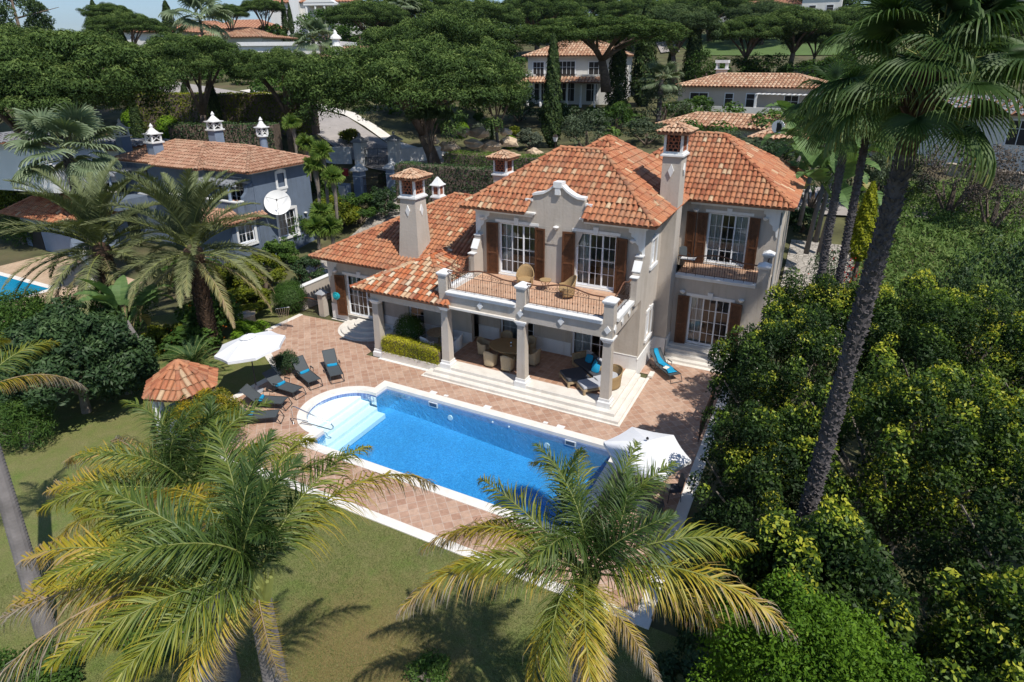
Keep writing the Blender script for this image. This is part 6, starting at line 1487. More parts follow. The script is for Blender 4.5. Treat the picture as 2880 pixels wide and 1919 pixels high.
d.lathe([(.05, -.08), (.05, .06)], tuple(f), 8); d.tube([c, c-ax*.3, (X1, 10.9, 4.3)], .04, 6); d.build('arm', BLACK, ds)
# pergolas
def pergola(x0, x1, y0, y1, z, n, posts):
    m = MB()
    for k in range(n): x = x0+(x1-x0)*(k+.5)/n; m.box(x-.05, x+.05, y0-.3, y1+.1, z+.12, z+.26)
    for y in (y0, y1-.1): m.box(x0-.3, x1+.3, y, y+.12, z-.04, z+.12)
    for k in range(5): y = y0+(y1-y0)*(k+.3)/5; m.box(x0+(k % 2)*.3, x1-.3+(k % 2)*.3, y, y+.16, z+.262, z+.28)
    p = m.build('pergola', GREYP, bv)
    for (x, y, zb) in posts: q = MB(); q.lathe([(.13, 0), (.14, .1), (.11, .2), (.11, z-zb-.25), (.17, z-zb-.15), (.17, z-zb-.05)], (x, y, zb), 12); q.build('post', BLUEC, p)
pergola(-35.6, -31.5, 8.0, 9.38, 6.15, 8, [(-35.3, 8.0, 5.0), (-31.9, 8.0, 5.0)])
pergola(-47.6, -43.8, 6.9, 9.2, 6.15, 9, [(-47.2, 7.1, 4.2), (-44.4, 7.1, 4.2)])
m = MB(); m.box(-49, -43.4, 6.6, 9.2, 3.4, 4.2); m.box(-49, -43.4, 6.6, 6.8, 4.2, 4.9); m.build('terrace_block', BLUEW, bv)
m = MB(); m.box(-49.05, -43.35, 6.55, 6.85, 4.9, 4.98); m.build('terrace_coping', CREAM, bv)
r = Roof(31); kw = dict(pitch=.30, row=.42, rb=.11, h=.09, seg=3)
ez = 7.08
r.hip(-46.1, -30.4, 8.55, 15.6, ez, ez+.36*3.5, ((-42.6, 12.08), (-33.9, 12.08)), **kw)
r.hip(-40.2, -35.0, 7.9, 14.5, ez+.012, ez+.36*3.0+.25, ((-37.6, 11.0), (-37.6, 12.0)), planes='frl', **kw)
r.build('roof', [TILEB, MORTAR], bv)
r = Roof(32); r.plane([(-36.6, 6.4, 3.75), (-30.6, 6.4, 3.75), (-33.0, 8.6, 4.75), (-35.2, 8.6, 4.75)], **kw); r.plane([(-30.6, 6.4, 3.75), (-30.6, 10.0, 3.75), (-31.2, 10.0, 4.1), (-33.0, 8.6, 4.75)], **kw); r.cap((-30.6, 6.4, 3.75), (-33.0, 8.6, 4.75)); r.build('lower_roof', [TILEB, MORTAR], bv)
def blue_chimney(x, y, zb, zt, s_=.42, rnd=False):
    m = MB()
    if rnd: m.lathe([(s_, zb), (s_*.92, zt)], (x, y, 0), 16)
    else: m.box(x-s_, x+s_, y-s_, y+s_, zb, zt)
    ch = m.build('chimney', BLUEC, bv); q = MB(); o = s_+.12
    if rnd: q.lathe([(o, zt), (o, zt+.1), (s_*.8, zt+.12), (s_*.8, zt+.18)], (x, y, 0), 16)
    else: q.box(x-o, x+o, y-o, y+o, zt+.001, zt+.12)
    z = zt+.12; a = s_*.88
    for sx in (-1, 1):
        for sy in (-1, 1): q.box(x+sx*a-.06, x+sx*a+.06, y+sy*a-.06, y+sy*a+.06, z, z+.5)
    for s2 in (-1, 1):
        q.ext([(x-a, y-a-.02, z+(0 if s2 > 0 else .5)), (x+a, y-a-.02, z+(.5 if s2 > 0 else 0)), (x+a, y-a-.02, z+(.5 if s2 > 0 else 0)+.06), (x-a, y-a-.02, z+(0 if s2 > 0 else .5)+.06)], (0, .05, 0))
        q.ext([(x+a+.02, y-a, z+(0 if s2 > 0 else .5)), (x+a+.02, y+a, z+(.5 if s2 > 0 else 0)), (x+a+.02, y+a, z+(.5 if s2 > 0 else 0)+.06), (x+a+.02, y-a, z+(0 if s2 > 0 else .5)+.06)], (-.05, 0, 0))
    q.box(x-o, x+o, y-o, y+o, z+.56, z+.64); q.lathe([(o*.95, z+.64), (o*.55, z+.85), (.16, z+1.0), (.10, z+1.08), (.15, z+1.16), (.10, z+1.26), (.02, z+1.4)], (x, y, 0), 14); q.build('chimney_lantern', WHITE, ch)
    q = MB(); q.box(x-a+.1, x+a-.1, y-a+.1, y+a-.1, z, z+.56); q.build('flue', DARK, ch)
blue_chimney(-49.6, 12.0, 3.0, 8.35); blue_chimney(-42.3, 10.0, 6.6, 8.4); blue_chimney(-40.0, 14.0, 7.0, 9.1); blue_chimney(-34.5, 14.0, 7.0, 8.85, .30, True)
# neighbour terrace and pool
sheet('neighbour_paving', [(-62, -5), (-36.5, -7.5), (-33.5, -1.6), (-35.5, 2.6), (-62, 5.4)], .0, BDECK)
n0, n1 = NP0, NP1; ncx = nb
ow = [(-55, n1[1]-5.5), (n1[0], n1[1]-5.5), (n1[0], -1.1), (-55, -1.1)]
sheet('neighbour_pool_coping', [(x+(.45 if x > -50 else 0), y+(.45 if y > -2 else -.4)) for x, y in ow], .012, COPE)
sheet('neighbour_water', ow, .022, simple('neighbour_pool_blue', (.01, .24, .42), .06, .1, 2., .3, 6.))
for (a, b, z1, lb) in (((-38.6, 1.9), (-34.9, -1.7), .7, 'low white stepped planter wall by the neighbouring pool terrace'), ((-38.6, 1.9), (-46.5, 4.6), .65, 'low white wall running along the neighbouring pool terrace')): wallseg('low_wall', lb, a, b, 0, z1, .35, WHITE, COPE)
t = empty('neighbour_arbour', (-49, 4.4, 0), 'small building with terracotta hipped roof above the neighbouring pool', 'building')
m = MB(); m.box(-52.5, -45.8, 3.9, 8.5, 0, 3.0); m.build('wall', BLUEC, t); r = Roof(41); r.hip(-53.4, -45.0, 3.0, 9.2, 3.05, 5.1, ((-49.8, 6.1), (-48.4, 6.1)), **kw); r.build('roof', [TILE, MORTAR], t)
m = MB(); m.box(-51.6, -49.9, 3.84, 3.9, .1, 2.2); m.build('doorway', DARK, t)

# ------------------------------------------------------------ little tiled hut
gx, gy = -15.75, -8.35; t = empty('garden_hut', (gx, gy, 0), 'small hexagonal garden hut with terracotta roof on white posts, beside the yellow shrub', 'hut')
r = Roof(51); Rg = 1.42
hexa = [(gx+Rg*cos(a), gy+Rg*sin(a), 2.3) for a in [radians(20+60*k) for k in range(6)]]; ap = (gx, gy, 3.35)
for k in range(6): r.plane([hexa[k], hexa[(k+1) % 6], ap], pitch=.24, row=.42, rb=.105, h=.085)
for k in range(6): r.cap(hexa[k], ap, r=.10)
r.build('roof', [TILE, MORTAR], t)
for k in range(6):
    m = MB(); x, y = gx+(Rg-.28)*cos(radians(20+60*k)), gy+(Rg-.28)*sin(radians(20+60*k)); m.lathe([(.17, 0), (.17, .2), (.12, .25), (.11, 2.1), (.17, 2.2), (.17, 2.29)], (x, y, 0), 12); m.build('post', WHITE, t)
m = MB(); m.lathe([(1.0, 0), (1.0, 1.0), (1.08, 1.02), (1.08, 1.1)], (gx, gy, 0), 24); m.build('counter', BLUEC, t)
# ------------------------------------------------------------ driveway, road, gates
drape('driveway', strip([(-24, 9), (-23.5, 14), (-24.5, 20), (-28.5, 27)], 9, 3), COBB)
drape('side_driveway', [((4.6, 11), (10.5, 11)), ((4.6, 17), (10, 17)), ((4.6, 24), (9, 24))], COBB, .04)
drape('road', strip([(-120, 50), (-75, 43), (-50, 37.5), (-36, 32.5), (-20, 30), (0, 31), (20, 33), (60, 40)], 6.5, 4), ASPH, .05, 5)
drape('sidewalk', strip([(-75, 47.5), (-50, 42), (-36, 37), (-20, 34.6), (0, 35.5)], 1.6, 4), CREAM, .13, 2)
def gate_pillar(x, y, m_, label, H=2.3, s_=.42, cap=WHITE):
    z = terrain(x, y); t = empty('gate_pillar', (x, y, z), label, 'pillar'); m = MB(); m.box(x-s_, x+s_, y-s_, y+s_, z-.3, z+H); m.build('shaft', m_, t)
    m = MB(); o = s_+.18; m.box(x-o, x+o, y-o, y+o, z+H, z+H+.12); m.frust((x-o, x+o, y-o, y+o), z+H+.12, (x-.12, x+.12, y-.12, y+.12), z+H+.6); m.lathe([(.1, 0), (.08, .05), (.16, .16), (.12, .3), (.03, .36)], (x, y, z+H+.6), 10); m.build('cap', cap, t)
    m = MB(); m.box(x-s_-.02, x+s_+.02, y-s_-.02, y+s_+.02, z+H-.5, z+H-.42); m.build('band', WHITE, t); return t
def iron_gate(a, b, z, H, label, n=20):
    t = empty('driveway_gate', (a[0], a[1], z), label, 'gate'); A, B = Vector((a[0], a[1], z)), Vector((b[0], b[1], z)); L_ = B-A
    for h_ in (0, 1):
        m = MB(); P0 = A+L_*(.5*h_); P1 = A+L_*(.5*h_+.49)
        for k in range(n//2+1):
            u = k/(n//2); g = u if h_ == 0 else 1-u; top = H-.35+.38*sin(pi*g/2)**2; p_ = P0.lerp(P1, u); m.tube([p_+Vector((0, 0, .06)), p_+Vector((0, 0, top))], .016, 4)
        for zz in (.08, .9, H-.5): m.tube([P0+Vector((0, 0, zz)), P1+Vector((0, 0, zz))], .02, 4)
        for k in range(5):
            u = (k+.5)/5; c = P0.lerp(P1, u)+Vector((0, 0, .5)); du = L_.normalized(); m.tube([c+du*cos(q)*.16+Vector((0, 0, sin(q)*.3)) for q in np.linspace(0, 2*pi, 11)], .012, 4)
        m.build('gate_leaf', IRON, t)
gp1 = at(1008, 470, 60); gp2 = at(1103, 485, 59)
gate_pillar(gp1[0], gp1[1], BLUEC, 'blue grey gate pillar with white ball cap, left of the dark driveway gate'); gate_pillar(gp2[0], gp2[1], BLUEC, 'blue grey gate pillar with white ball cap, right of the dark driveway gate')
iron_gate((gp1[0]+.45, gp1[1]), (gp2[0]-.45, gp2[1]), terrain(gp1[0], gp1[1])+.02, 2.1, 'dark wrought iron double gate between the blue grey pillars')
m = MB(); x, y = gp1[0]-1.4, gp1[1]-.8; z = terrain(x, y); m.box(x-.7, x+.7, y-.3, y+.3, z-.3, z+1.3); t = empty('meter_box', (x, y, z), 'blue grey meter cabinet with white doors beside the driveway gate', 'cabinet'); m.build('body', BLUEC, t); m = MB(); m.box(x-.5, x+.45, y-.33, y-.301, z+.15, z+1.15); m.build('door', WHITE, t)
gp3 = at(1012, 400, 68); gp4 = at(1108, 408, 67)
gate_pillar(gp3[0], gp3[1], WHITE, 'white curved gate pillar with blue tiled cap across the road, left', 2.5, .5, GREYP); gate_pillar(gp4[0], gp4[1], WHITE, 'white gate pillar with blue tiled cap across the road, right', 2.5, .5, GREYP)
iron_gate((gp3[0]+.55, gp3[1]), (gp4[0]-.55, gp4[1]), terrain(gp3[0], gp3[1])+.02, 2.3, 'grey ornate iron gate between the white pillars across the road')
w0 = at(895, 395, 70); w1 = at(985, 405, 69); wallseg('street_wall', 'white street wall with railing left of the ornate gate', (w0[0], w0[1]), (w1[0], w1[1]), terrain(w0[0], w0[1])-.4, terrain(w0[0], w0[1])+1.3, .3, WHITE)
w0 = at(1115, 415, 67); w1 = at(1240, 400, 68); wallseg('street_wall', 'white street wall with swept top right of the ornate gate', (w0[0], w0[1]), (w1[0], w1[1]), terrain(w0[0], w0[1])-.4, terrain(w0[0], w0[1])+1.6, .3, WHITE)
q = at(963, 405, 66); m = MB(); m.box(q[0]-.25, q[0]+.25, q[1]-.2, q[1]+.2, terrain(q[0], q[1]), terrain(q[0], q[1])+.75); tag(m.build('fire_box', RED, bevel=.03), 'red cabinet standing at the white street wall', 'cabinet')
q = at(970, 470, 57); z = terrain(q[0], q[1]); m = MB(); m.lathe([(.10, 0), (.16, .05), (.16, .5), (.12, .6), (.03, .68)], (q[0], q[1], z), 10); tag(m.build('fire_hydrant', ORANGEP), 'orange hydrant at the kerb left of the meter cabinet', 'hydrant')
w0 = at(900, 480, 55); w1 = at(965, 492, 56); wallseg('kerb_wall', 'low stone kerb wall with shrubs left of the orange hydrant', (w0[0], w0[1]), (w1[0], w1[1]), terrain(w0[0], w0[1])-.3, terrain(w0[0], w0[1])+.55, .35, RUBBLE, RUBBLE)
# retaining rockery across the road
for k, (px_, py_, wd) in enumerate(((1265, 415, 60), (1330, 405, 55), (1345, 375, 60), (1385, 410, 60), (1430, 400, 50), (1300, 372, 50), (1215, 395, 40), (1420, 372, 44), (1265, 445, 44), (1500, 428, 40))):
    q = at(px_, py_, 62-(.0 if py_ > 390 else -3)); s_ = wd*62/F_/2; rg = np.random.default_rng(k); bm = bmesh.new(); bmesh.ops.create_icosphere(bm, subdivisions=2, radius=1)
    for v in bm.verts: v.co = Vector((v.co.x*s_, v.co.y*s_*.8, v.co.z*s_*.5))*(1+.22*float(rg.normal()))
    me = bpy.data.meshes.new('rock'); bm.to_mesh(me); bm.free(); me.materials.append(PINKST); o = mobj('garden_rock', me); o.location = q; tag(o, 'sandstone rock in the rockery across the road, %s' % ['front left', 'below the silver bush', 'beside the silver bush', 'right of the low clipped ball', 'left of the clipped drum bush', 'behind the low clipped ball', 'next to the pale tree trunk', 'behind the clipped drum bush', 'at the hedge foot', 'near the street lamp'][k], 'rock', 'rockery stones')

# ------------------------------------------------------------ distant houses
def far_house(name, label, cx, cy, zg, W, D, H, rz, wallm, floors=2, roofm=None, ov=.7, slope=.42, wins=(), extra=None, pitch=.5, base=2.5):
    t = empty(name, (cx, cy, zg), label, 'house'); m = MB(); m.box(-W/2, W/2, -D/2, D/2, -base, H); m.build('wall', wallm, t, world=False)
    r = Roof(int(abs(cx))); h = min(W, D)/2+ov; a = W/2+ov; b = D/2+ov
    rd = ((-(a-h), 0), (a-h, 0)) if W >= D else ((0, -(b-h)), (0, b-h))
    r.hip(-a, a, -b, b, H, H+slope*h, rd, pitch=pitch, row=.8, rb=pitch*.42, h=.13, seg=3); off = r.build('roof', [roofm or TILEC, MORTAR], None); off.parent = t
    for (u, z, w2, h2, k) in wins:   # windows on the camera-facing (-y) wall
        q = MB(); q.box(u-w2/2, u+w2/2, -D/2-.03, -D/2-.005, z, z+h2); wn = q.build('window', DARK, t, world=False); q = MB(); y = -D/2-.06
        q.box(u-w2/2-.12, u-w2/2, y, y+.055, z-.1, z+h2+.12); q.box(u+w2/2, u+w2/2+.12, y, y+.055, z-.1, z+h2+.12); q.box(u-w2/2, u+w2/2, y, y+.055, z+h2, z+h2+.12)
        for j in range(1, k): q.box(u-w2/2+w2*j/k-.025, u-w2/2+w2*j/k+.025, y, y+.03, z, z+h2)
        q.box(u-w2/2, u+w2/2, y, y+.03, z+h2*.66, z+h2*.66+.04); q.build('frame', UPVC, wn, world=False)
    t.rotation_euler = (0, 0, rz)
    if extra: extra(t, W, D, H)
    return t
# centre house (behind the umbrella pine)
def ex1(t, W, D, H):
    m = MB(); m.box(-W/2+.5, W/2-2.5, -D/2-3.0, -D/2-.01, 2.95, 3.2); m.build('balcony_slab', WHITEFAR, t, world=False)
    for k in range(6):
        m = MB(); x = -W/2+.9+k*(W-4)/5; m.lathe([(.22, -1), (.22, 0), (.17, .1), (.15, 2.7), (.22, 2.8), (.22, 2.95)], (x, -D/2-2.7, 0), 10); m.build('column', WHITE, t, world=False)
    r = Roof(77); r.plane([(-W/2, -D/2-3.8, 3.0), (W/2-2, -D/2-3.8, 3.0), (W/2-2.5, -D/2-2.2, 3.75), (-W/2+.4, -D/2-2.2, 3.75)], pitch=.5, row=.8, rb=.2, h=.13, seg=3); o = r.build('porch_roof', [TILEC, MORTAR], None); o.parent = t
    m = MB(); m.box(-W/2+.3, -W/2+2, -D/2-2.1, -D/2-1.9, 3.2, 4.1); m.box(W/2-6, W/2-2.5, -D/2-2.1, -D/2-1.9, 3.2, 4.1); m.build('parapet', WHITEFAR, t, world=False)
    m = MB()
    for k in range(40): x = -W/2+2+k*(W-8.2)/39; m.box(x-.03, x+.03, -D/2-2.05, -D/2-2.0, 3.25, 4.1)
    m.box(-W/2+2, W/2-6, -D/2-2.06, -D/2-1.99, 4.1, 4.16); m.build('railing', IRON, t, world=False)
cp_ = at(1632, 235, 104); far_house('white_mansion', 'white two storey house with columned porch seen through the umbrella pine', cp_[0], cp_[1], cp_[2]-2.6, 14.5, 9, 6.7, radians(6), WHITEFAR, wins=[(-5.5, 3.5, 1.7, 2.3, 3), (-1, 3.5, 2.6, 2.4, 4), (3.6, 3.5, 2.2, 2.3, 3), (-1, .2, 2.6, 2.7, 4), (3, .2, 1.6, 2.5, 2), (-5, .2, 2.2, 2.5, 3)], extra=ex1, roofm=TILEC)
# right beige house
def ex2(t, W, D, H):
    m = MB(); m.box(-W/2-.5, W/2-2, -D/2-2.6, -D/2-2.35, -.2, .9); m.box(-W/2-.5, -W/2-.25, -D/2-2.35, -D/2, -.2, .9); m.box(-W/2-.5, W/2-2, -D/2-2.35, -D/2-.01, -.6, -.2); m.build('terrace_parapet', WHITEFAR, t, world=False)
    m = MB()
    for k in range(12): x = W/2-8+k*.62; m.box(x, x+.3, -D/2-2.6, -D/2-.1, 2.5, 2.6)
    for x in (W/2-8, W/2-1.2): m.box(x, x+.25, -D/2-2.5, -D/2-2.25, -.3, 2.5)
    m.build('pergola', WHITE, t, world=False)
    for k in range(3):
        m = MB(); m.lathe([(.25, 0), (.35, .3), (.3, .55)], (-2.6+k*1.6, -D/2-2.1, .0), 8); m.build('flowerpot', BLUEC, t, world=False)
cp_ = at(2125, 265, 96); far_house('beige_bungalow', 'beige house with long salmon roof, arched windows and white pergola on the right', cp_[0], cp_[1], cp_[2]-2.2, 19, 9, 3.3, radians(-6), BEIGEFAR, wins=[(-6.5, .1, 2.4, 2.3, 2), (-2.4, .5, 1.0, 1.9, 1), (.4, .5, 1.0, 1.9, 1), (5.5, .2, 1.6, 2.1, 2)], extra=ex2, roofm=TILEC, slope=.3)
cp_ = at(2030, 200, 101); m = MB(); m.box(cp_[0]-.7, cp_[0]+.7, cp_[1]-.7, cp_[1]+.7, cp_[2]-2.5, cp_[2]+.2); t = empty('chimney_stack', cp_, 'pale chimney with white cap above the beige house', 'chimney'); m.build('shaft', BEIGEFAR, t); m = MB()
for sx in (-1, 1):
    for sy in (-1, 1): m.box(cp_[0]+sx*.65-.12, cp_[0]+sx*.65+.12, cp_[1]+sy*.65-.12, cp_[1]+sy*.65+.12, cp_[2]+.3, cp_[2]+1.1)
m.box(cp_[0]-.9, cp_[0]+.9, cp_[1]-.9, cp_[1]+.9, cp_[2]+.2, cp_[2]+.32); m.box(cp_[0]-.9, cp_[0]+.9, cp_[1]-.9, cp_[1]+.9, cp_[2]+1.1, cp_[2]+1.5); m.build('cap', WHITE, t)
cp_ = at(2090, 360, 78); far_house('low_annex', 'long low annex with salmon tiled roof in front of the beige house', cp_[0], cp_[1], cp_[2]-2.6, 17, 6, 2.9, radians(-7), BEIGEFAR, wins=[(-4, .3, 1.2, 1.5, 2)], roofm=TILEC, slope=.32)
cp_ = at(2265, 385, 70); far_house('gabled_garage', 'beige gabled garage with a round window behind the banana plants', cp_[0], cp_[1], cp_[2]-2.6, 8, 6, 2.6, radians(-7), BEIGEFAR, roofm=TILEC, slope=.4)
p_ = at(2190, 357, 66); m = MB(); m.tube([(p_[0], p_[1], p_[2]), (p_[0]-.05, p_[1]-.15, p_[2])], .62, 18); t = empty('round_window', p_, 'round window with white surround on the beige garage', 'window'); m.build('surround', WHITE, t); m = MB(); m.tube([(p_[0]-.05, p_[1]-.151, p_[2]), (p_[0]-.06, p_[1]-.17, p_[2])], .42, 18); m.build('pane', DARK, t)
# far right white house, top right apartments
cp_ = at(2815, 330, 70); far_house('white_bungalow', 'white house with grey metal roof at the right edge of the picture', cp_[0], cp_[1], cp_[2]-2.0, 13, 8, 2.6, radians(-25), WHITEFAR, wins=[(-2, .4, 1.6, 1.6, 3), (2.5, .2, 1.4, 1.9, 2)], roofm=GREYROOF, slope=.22, pitch=.7)
cp_ = at(2350, 400, 72); far_house('white_outbuilding', 'low white outbuilding seen between the palm trunks', cp_[0], cp_[1], cp_[2]-2.4, 8, 5, 2.2, radians(-10), WHITEFAR, roofm=GREYROOF, slope=.1, pitch=.7)
cp_ = at(2715, 65, 200); far_house('apartment_block', 'large grey apartment block with dark balconies on the hill at the upper right', cp_[0], cp_[1], cp_[2]-6, 40, 14, 15, radians(-8), GREYP, wins=[(x, z, 3.4, 2.6, 3) for x in (-15, -9, -3, 3, 9, 15) for z in (3, 7, 11)], roofm=FARROOF, pitch=.9)
cp_ = at(2720, 75, 186); far_house('lower_apartment_wing', 'lower wing with terracotta roof in front of the apartment block', cp_[0], cp_[1], cp_[2]-6, 30, 8, 6, radians(-8), BEIGEFAR, wins=[(x, 2, 2, 2, 2) for x in (-10, -4, 4, 10)], roofm=FARROOF, pitch=.9)
cp_ = at(2312, 18, 190); far_house('white_block', 'white flat building at the top of the picture right of centre', cp_[0], cp_[1], cp_[2]-5, 9, 8, 8, 0, WHITEFAR, wins=[(-2, 3, 1.5, 2, 1), (2, 3, 1.5, 2, 1)], roofm=GREYROOF, slope=.05, pitch=.9)
cp_ = at(2140, 8, 215); far_house('pink_roofed_house', 'house with pale pink roof at the top edge right of centre', cp_[0], cp_[1], cp_[2]-6, 26, 8, 5, 0, WHITEFAR, roofm=FARROOF, slope=.3, pitch=.9)
# white villa with pediment, top centre
def ex3(t, W, D, H):
    m = MB(); m.ext([(-1, -D/2-4, H-.4), (8, -D/2-4, H-.4), (3.5, -D/2-4, H+2.2)], (0, 4, 0)); m.box(-1, 8, -D/2-3.9, -D/2, H-1.1, H-.4); m.build('pediment', WHITE, t, world=False)
    for k in range(4): m = MB(); x = -.4+k*2.65; m.lathe([(.3, -2), (.3, H-1.1)], (x, -D/2-3.5, 0), 8); m.build('column', WHITE, t, world=False)
    m = MB(); m.box(-6.2, -3.6, -D/2-1.5, -D/2+1, -2, H+1.0); m.build('tower', WHITE, t, world=False)
cp_ = at(905, 35, 205); far_house('pedimented_villa', 'large white villa with classical pediment on the skyline, top centre left', cp_[0], cp_[1], cp_[2]-4, 26, 12, 6.2, radians(20), WHITEFAR, wins=[(3.5, .2, 5, 3.6, 5), (-8, 2.5, 1.4, 2, 2), (-1.8, 1, 1.2, 2.4, 2)], roofm=FARROOF, extra=ex3, pitch=.9)
for k, (x, y, d_, W, lb) in enumerate(((430, 96, 175, 9, 'small house with solar panels on its orange roof, left of the pointed cypress'), (490, 98, 165, 11, 'house with black solar panels behind the pointed cypress'), (590, 88, 190, 12, 'far house with small orange roof turrets between palm and pine'), (700, 88, 170, 15, 'house with orange roof behind the pink roofed one'))):
    cp_ = at(x, y, d_); t = far_house('hillside_house', lb, cp_[0], cp_[1], cp_[2]-3.2, W, 8, 3.6, radians(15), WHITEFAR, wins=[(-2, 1, 1.2, 1.6, 2), (2, 1, 1.2, 1.6, 2)], roofm=FARROOF, pitch=.9)
    if k < 2: m = MB(); m.ext([(-2.4, -3.9, 4.45), (2.4, -3.9, 4.45), (2.0, -2.2, 5.2), (-2.0, -2.2, 5.2)], (0, -.02, .06)); m.build('solar_panel', SOLAR, t, world=False)
cp_ = at(690, 108, 150); far_house('pink_tiled_house', 'house with broad weathered pink tiled roof above the left pines', cp_[0], cp_[1], cp_[2]-2.6, 15, 12, 2.6, radians(15), WHITEFAR, roofm=TILEB, slope=.3, pitch=.7)
cp_ = at(840, 130, 120); t = empty('white_flat_house', cp_, 'modern white flat roofed house behind the tall palm, left of the ornate chimney', 'house'); m = MB(); m.M = Matrix.Rotation(radians(22), 4, 'Z'); m.box(-9, 9, -4, 4, 0, .6); m.box(-9, 5, -3.6, 4, -3, 0); m.box(7.2, 8.6, -3.9, -2.8, -4, 0); m.build('wall', WHITE, t, world=False)
cp_ = at(945, 165, 112); far_house('chimneyed_house', 'house with orange roof corner and ornate white chimney left of the biggest pine', cp_[0]+4, cp_[1]+1, cp_[2]-3.0, 12, 8, 3.1, radians(15), WHITEFAR, roofm=TILEC, slope=.35, pitch=.6)
cp_ = at(948, 150, 108); t = empty('ornate_chimney', cp_, 'ornate white minaret shaped chimney left of the biggest pine', 'chimney'); m = MB(); m.lathe([(.8, -3), (.8, .8), (1.0, .9), (1.0, 1.1), (.6, 1.15), (.6, 2.0), (.9, 2.1), (.8, 2.4), (.3, 2.8), (.25, 3.1), (.05, 3.4)], (0, 0, 0), 10); m.build('shaft', WHITE, t, world=False)
# white/grey villa on the left edge behind the fan palm
cp_ = at(75, 385, 82); far_house('white_left_villa', 'white house with dark flat roof at the left edge behind the pines', cp_[0], cp_[1], cp_[2]-3.0, 10, 7, 2.9, radians(20), WHITEFAR, wins=[(-2, .4, 1.6, 1.7, 2)], roofm=GREYROOF, slope=.12, pitch=.7, base=.5)
cp_ = at(310, 385, 74); far_house('grey_terrace_house', 'pale house with grey terrace roof between the left pines and the blue villa', cp_[0], cp_[1], cp_[2]-3.6, 7, 6, 2.9, radians(15), WHITEFAR, wins=[(0, .3, 3, 1.9, 3)], roofm=GREYROOF, slope=.06, pitch=.7, base=.3)
cp_ = at(130, 470, 60); t = empty('vaulted_pavilion', cp_, 'white vaulted pavilion behind the pale fan palm', 'building'); m = MB(); m.M = Matrix.Rotation(radians(12), 4, 'Z')
m.ext([(3.2*cos(a), -2, 1.6*sin(a)) for a in np.linspace(0, pi, 15)], (0, 5, 0)); m.box(-3.2, 3.2, -2, 3, -1.5, 0); m.build('wall', WHITEFAR, t, world=False)
# fairway and cart path
fw_ = [at(x, y, d_) for x, y, d_ in ((1780, 100, 170), (1960, 95, 175), (1830, 130, 140), (2080, 150, 150), (1900, 175, 125), (2200, 200, 130))]
def patch(name, quad, mat_, dz):
    a, b, c, d = quad; mb = MB(); K = 10; vs = []
    for i in range(K+1):
        for j in range(K+1):
            u, v_ = i/K, j/K; x = (a[0]*(1-u)+b[0]*u)*(1-v_)+(d[0]*(1-u)+c[0]*u)*v_; y = (a[1]*(1-u)+b[1]*u)*(1-v_)+(d[1]*(1-u)+c[1]*u)*v_; vs.append((x, y, terrain(x, y)+dz))
    mb.add(vs, [(i*(K+1)+j, (i+1)*(K+1)+j, (i+1)*(K+1)+j+1, i*(K+1)+j+1) for i in range(K) for j in range(K)]); return tag(mb.build(name, mat_), kind='structure')
patch('fairway', [(-24, 126), (14, 120), (6, 150), (-40, 160)], FAIR, .12)
patch('rough_slope', [(14, 100), (80, 95), (80, 185), (6, 185)], DRYG, .10)
drape('cart_path', strip([gt(1885, 150)[:2], gt(1868, 120)[:2], gt(1835, 95)[:2], gt(1850, 80)[:2]], 4.2, 5), ASPH, .25)
patch('rough_grass', [(2, 96), (60, 90), (70, 128), (10, 122)], DRYG, .08)
# ------------------------------------------------------------ umbrella pines
PL = [(150, 205, 62, 540, 'huge dense stone pine filling the upper left, its crown above the pale fan palm', 0), (95, 255, 60, 420, 'dense stone pine at the left edge, lower one above the white pavilion', 1), (60, 150, 95, 360, 'wide stone pine behind the huge left one, just below the skyline', 3), (215, 148, 90, 300, 'stone pine crown merging with the far left ones below the skyline', 0),
      (355, 72, 120, 185, 'stone pine with bare spreading limbs against the sky above the cypress avenue', 1), (305, 38, 130, 120, 'taller dark pine behind the skyline umbrella pine', 3), (545, 160, 72, 330, 'stone pine with full crown above the blue villa, left one of the pair', 0), (790, 190, 70, 290, 'stone pine above the blue villa, right one of the pair', 3),
      (640, 38, 150, 110, 'round dark pine on the skyline right of the pointed cypress', 1), (740, 22, 150, 120, 'dark pine on the skyline left of the pedimented villa', 3), (1160, 222, 62, 700, 'the largest stone pine, in the centre, its crown reaching over the road and gates', 9), (1260, 115, 82, 440, 'large stone pine crown behind the central one', 3),
      (1390, 270, 62, 200, 'lower limb crown of a stone pine right of the central one, above the rockery', 2), (1690, 70, 84, 500, 'umbrella pine with long bare limbs in front of the white mansion', 9), (1895, 62, 108, 270, 'umbrella pine with twisting limbs left of the cart path', 2), (2110, 90, 112, 230, 'umbrella pine on the fairway edge right of the cart path', 3),
      (2245, 70, 115, 260, 'umbrella pine above the beige bungalow chimney', 0), (2400, 60, 125, 220, 'umbrella pine behind the tall palm crown', 1), (2760, 175, 95, 420, 'broad stone pine at the upper right edge', 9), (2820, 70, 140, 300, 'stone pine behind the broad one at the upper right edge', 0), (1040, 45, 130, 240, 'dark pine right of the pedimented villa', 1), (1180, 20, 150, 260, 'dark pine on the top edge above the central pine', 0), (1350, 45, 135, 260, 'dark pine on the top edge left of the white mansion', 3), (1510, 30, 150, 280, 'dark pine on the top edge above the white mansion', 0), (1640, 15, 175, 230, 'pine on the top edge, above the umbrella pine with bare limbs', 1), (1990, 25, 170, 260, 'pine on the hilltop above the cart path', 3), (2150, 40, 160, 200, 'pine on the hilltop above the fairway', 2), (1780, 30, 160, 200, 'pine on the hilltop left of the cart path', 1), (2550, 40, 170, 260, 'pine on the hilltop hidden by the tall palm crown', 0), (2300, 110, 118, 150, 'smaller umbrella pine at the fairway edge', 2)]
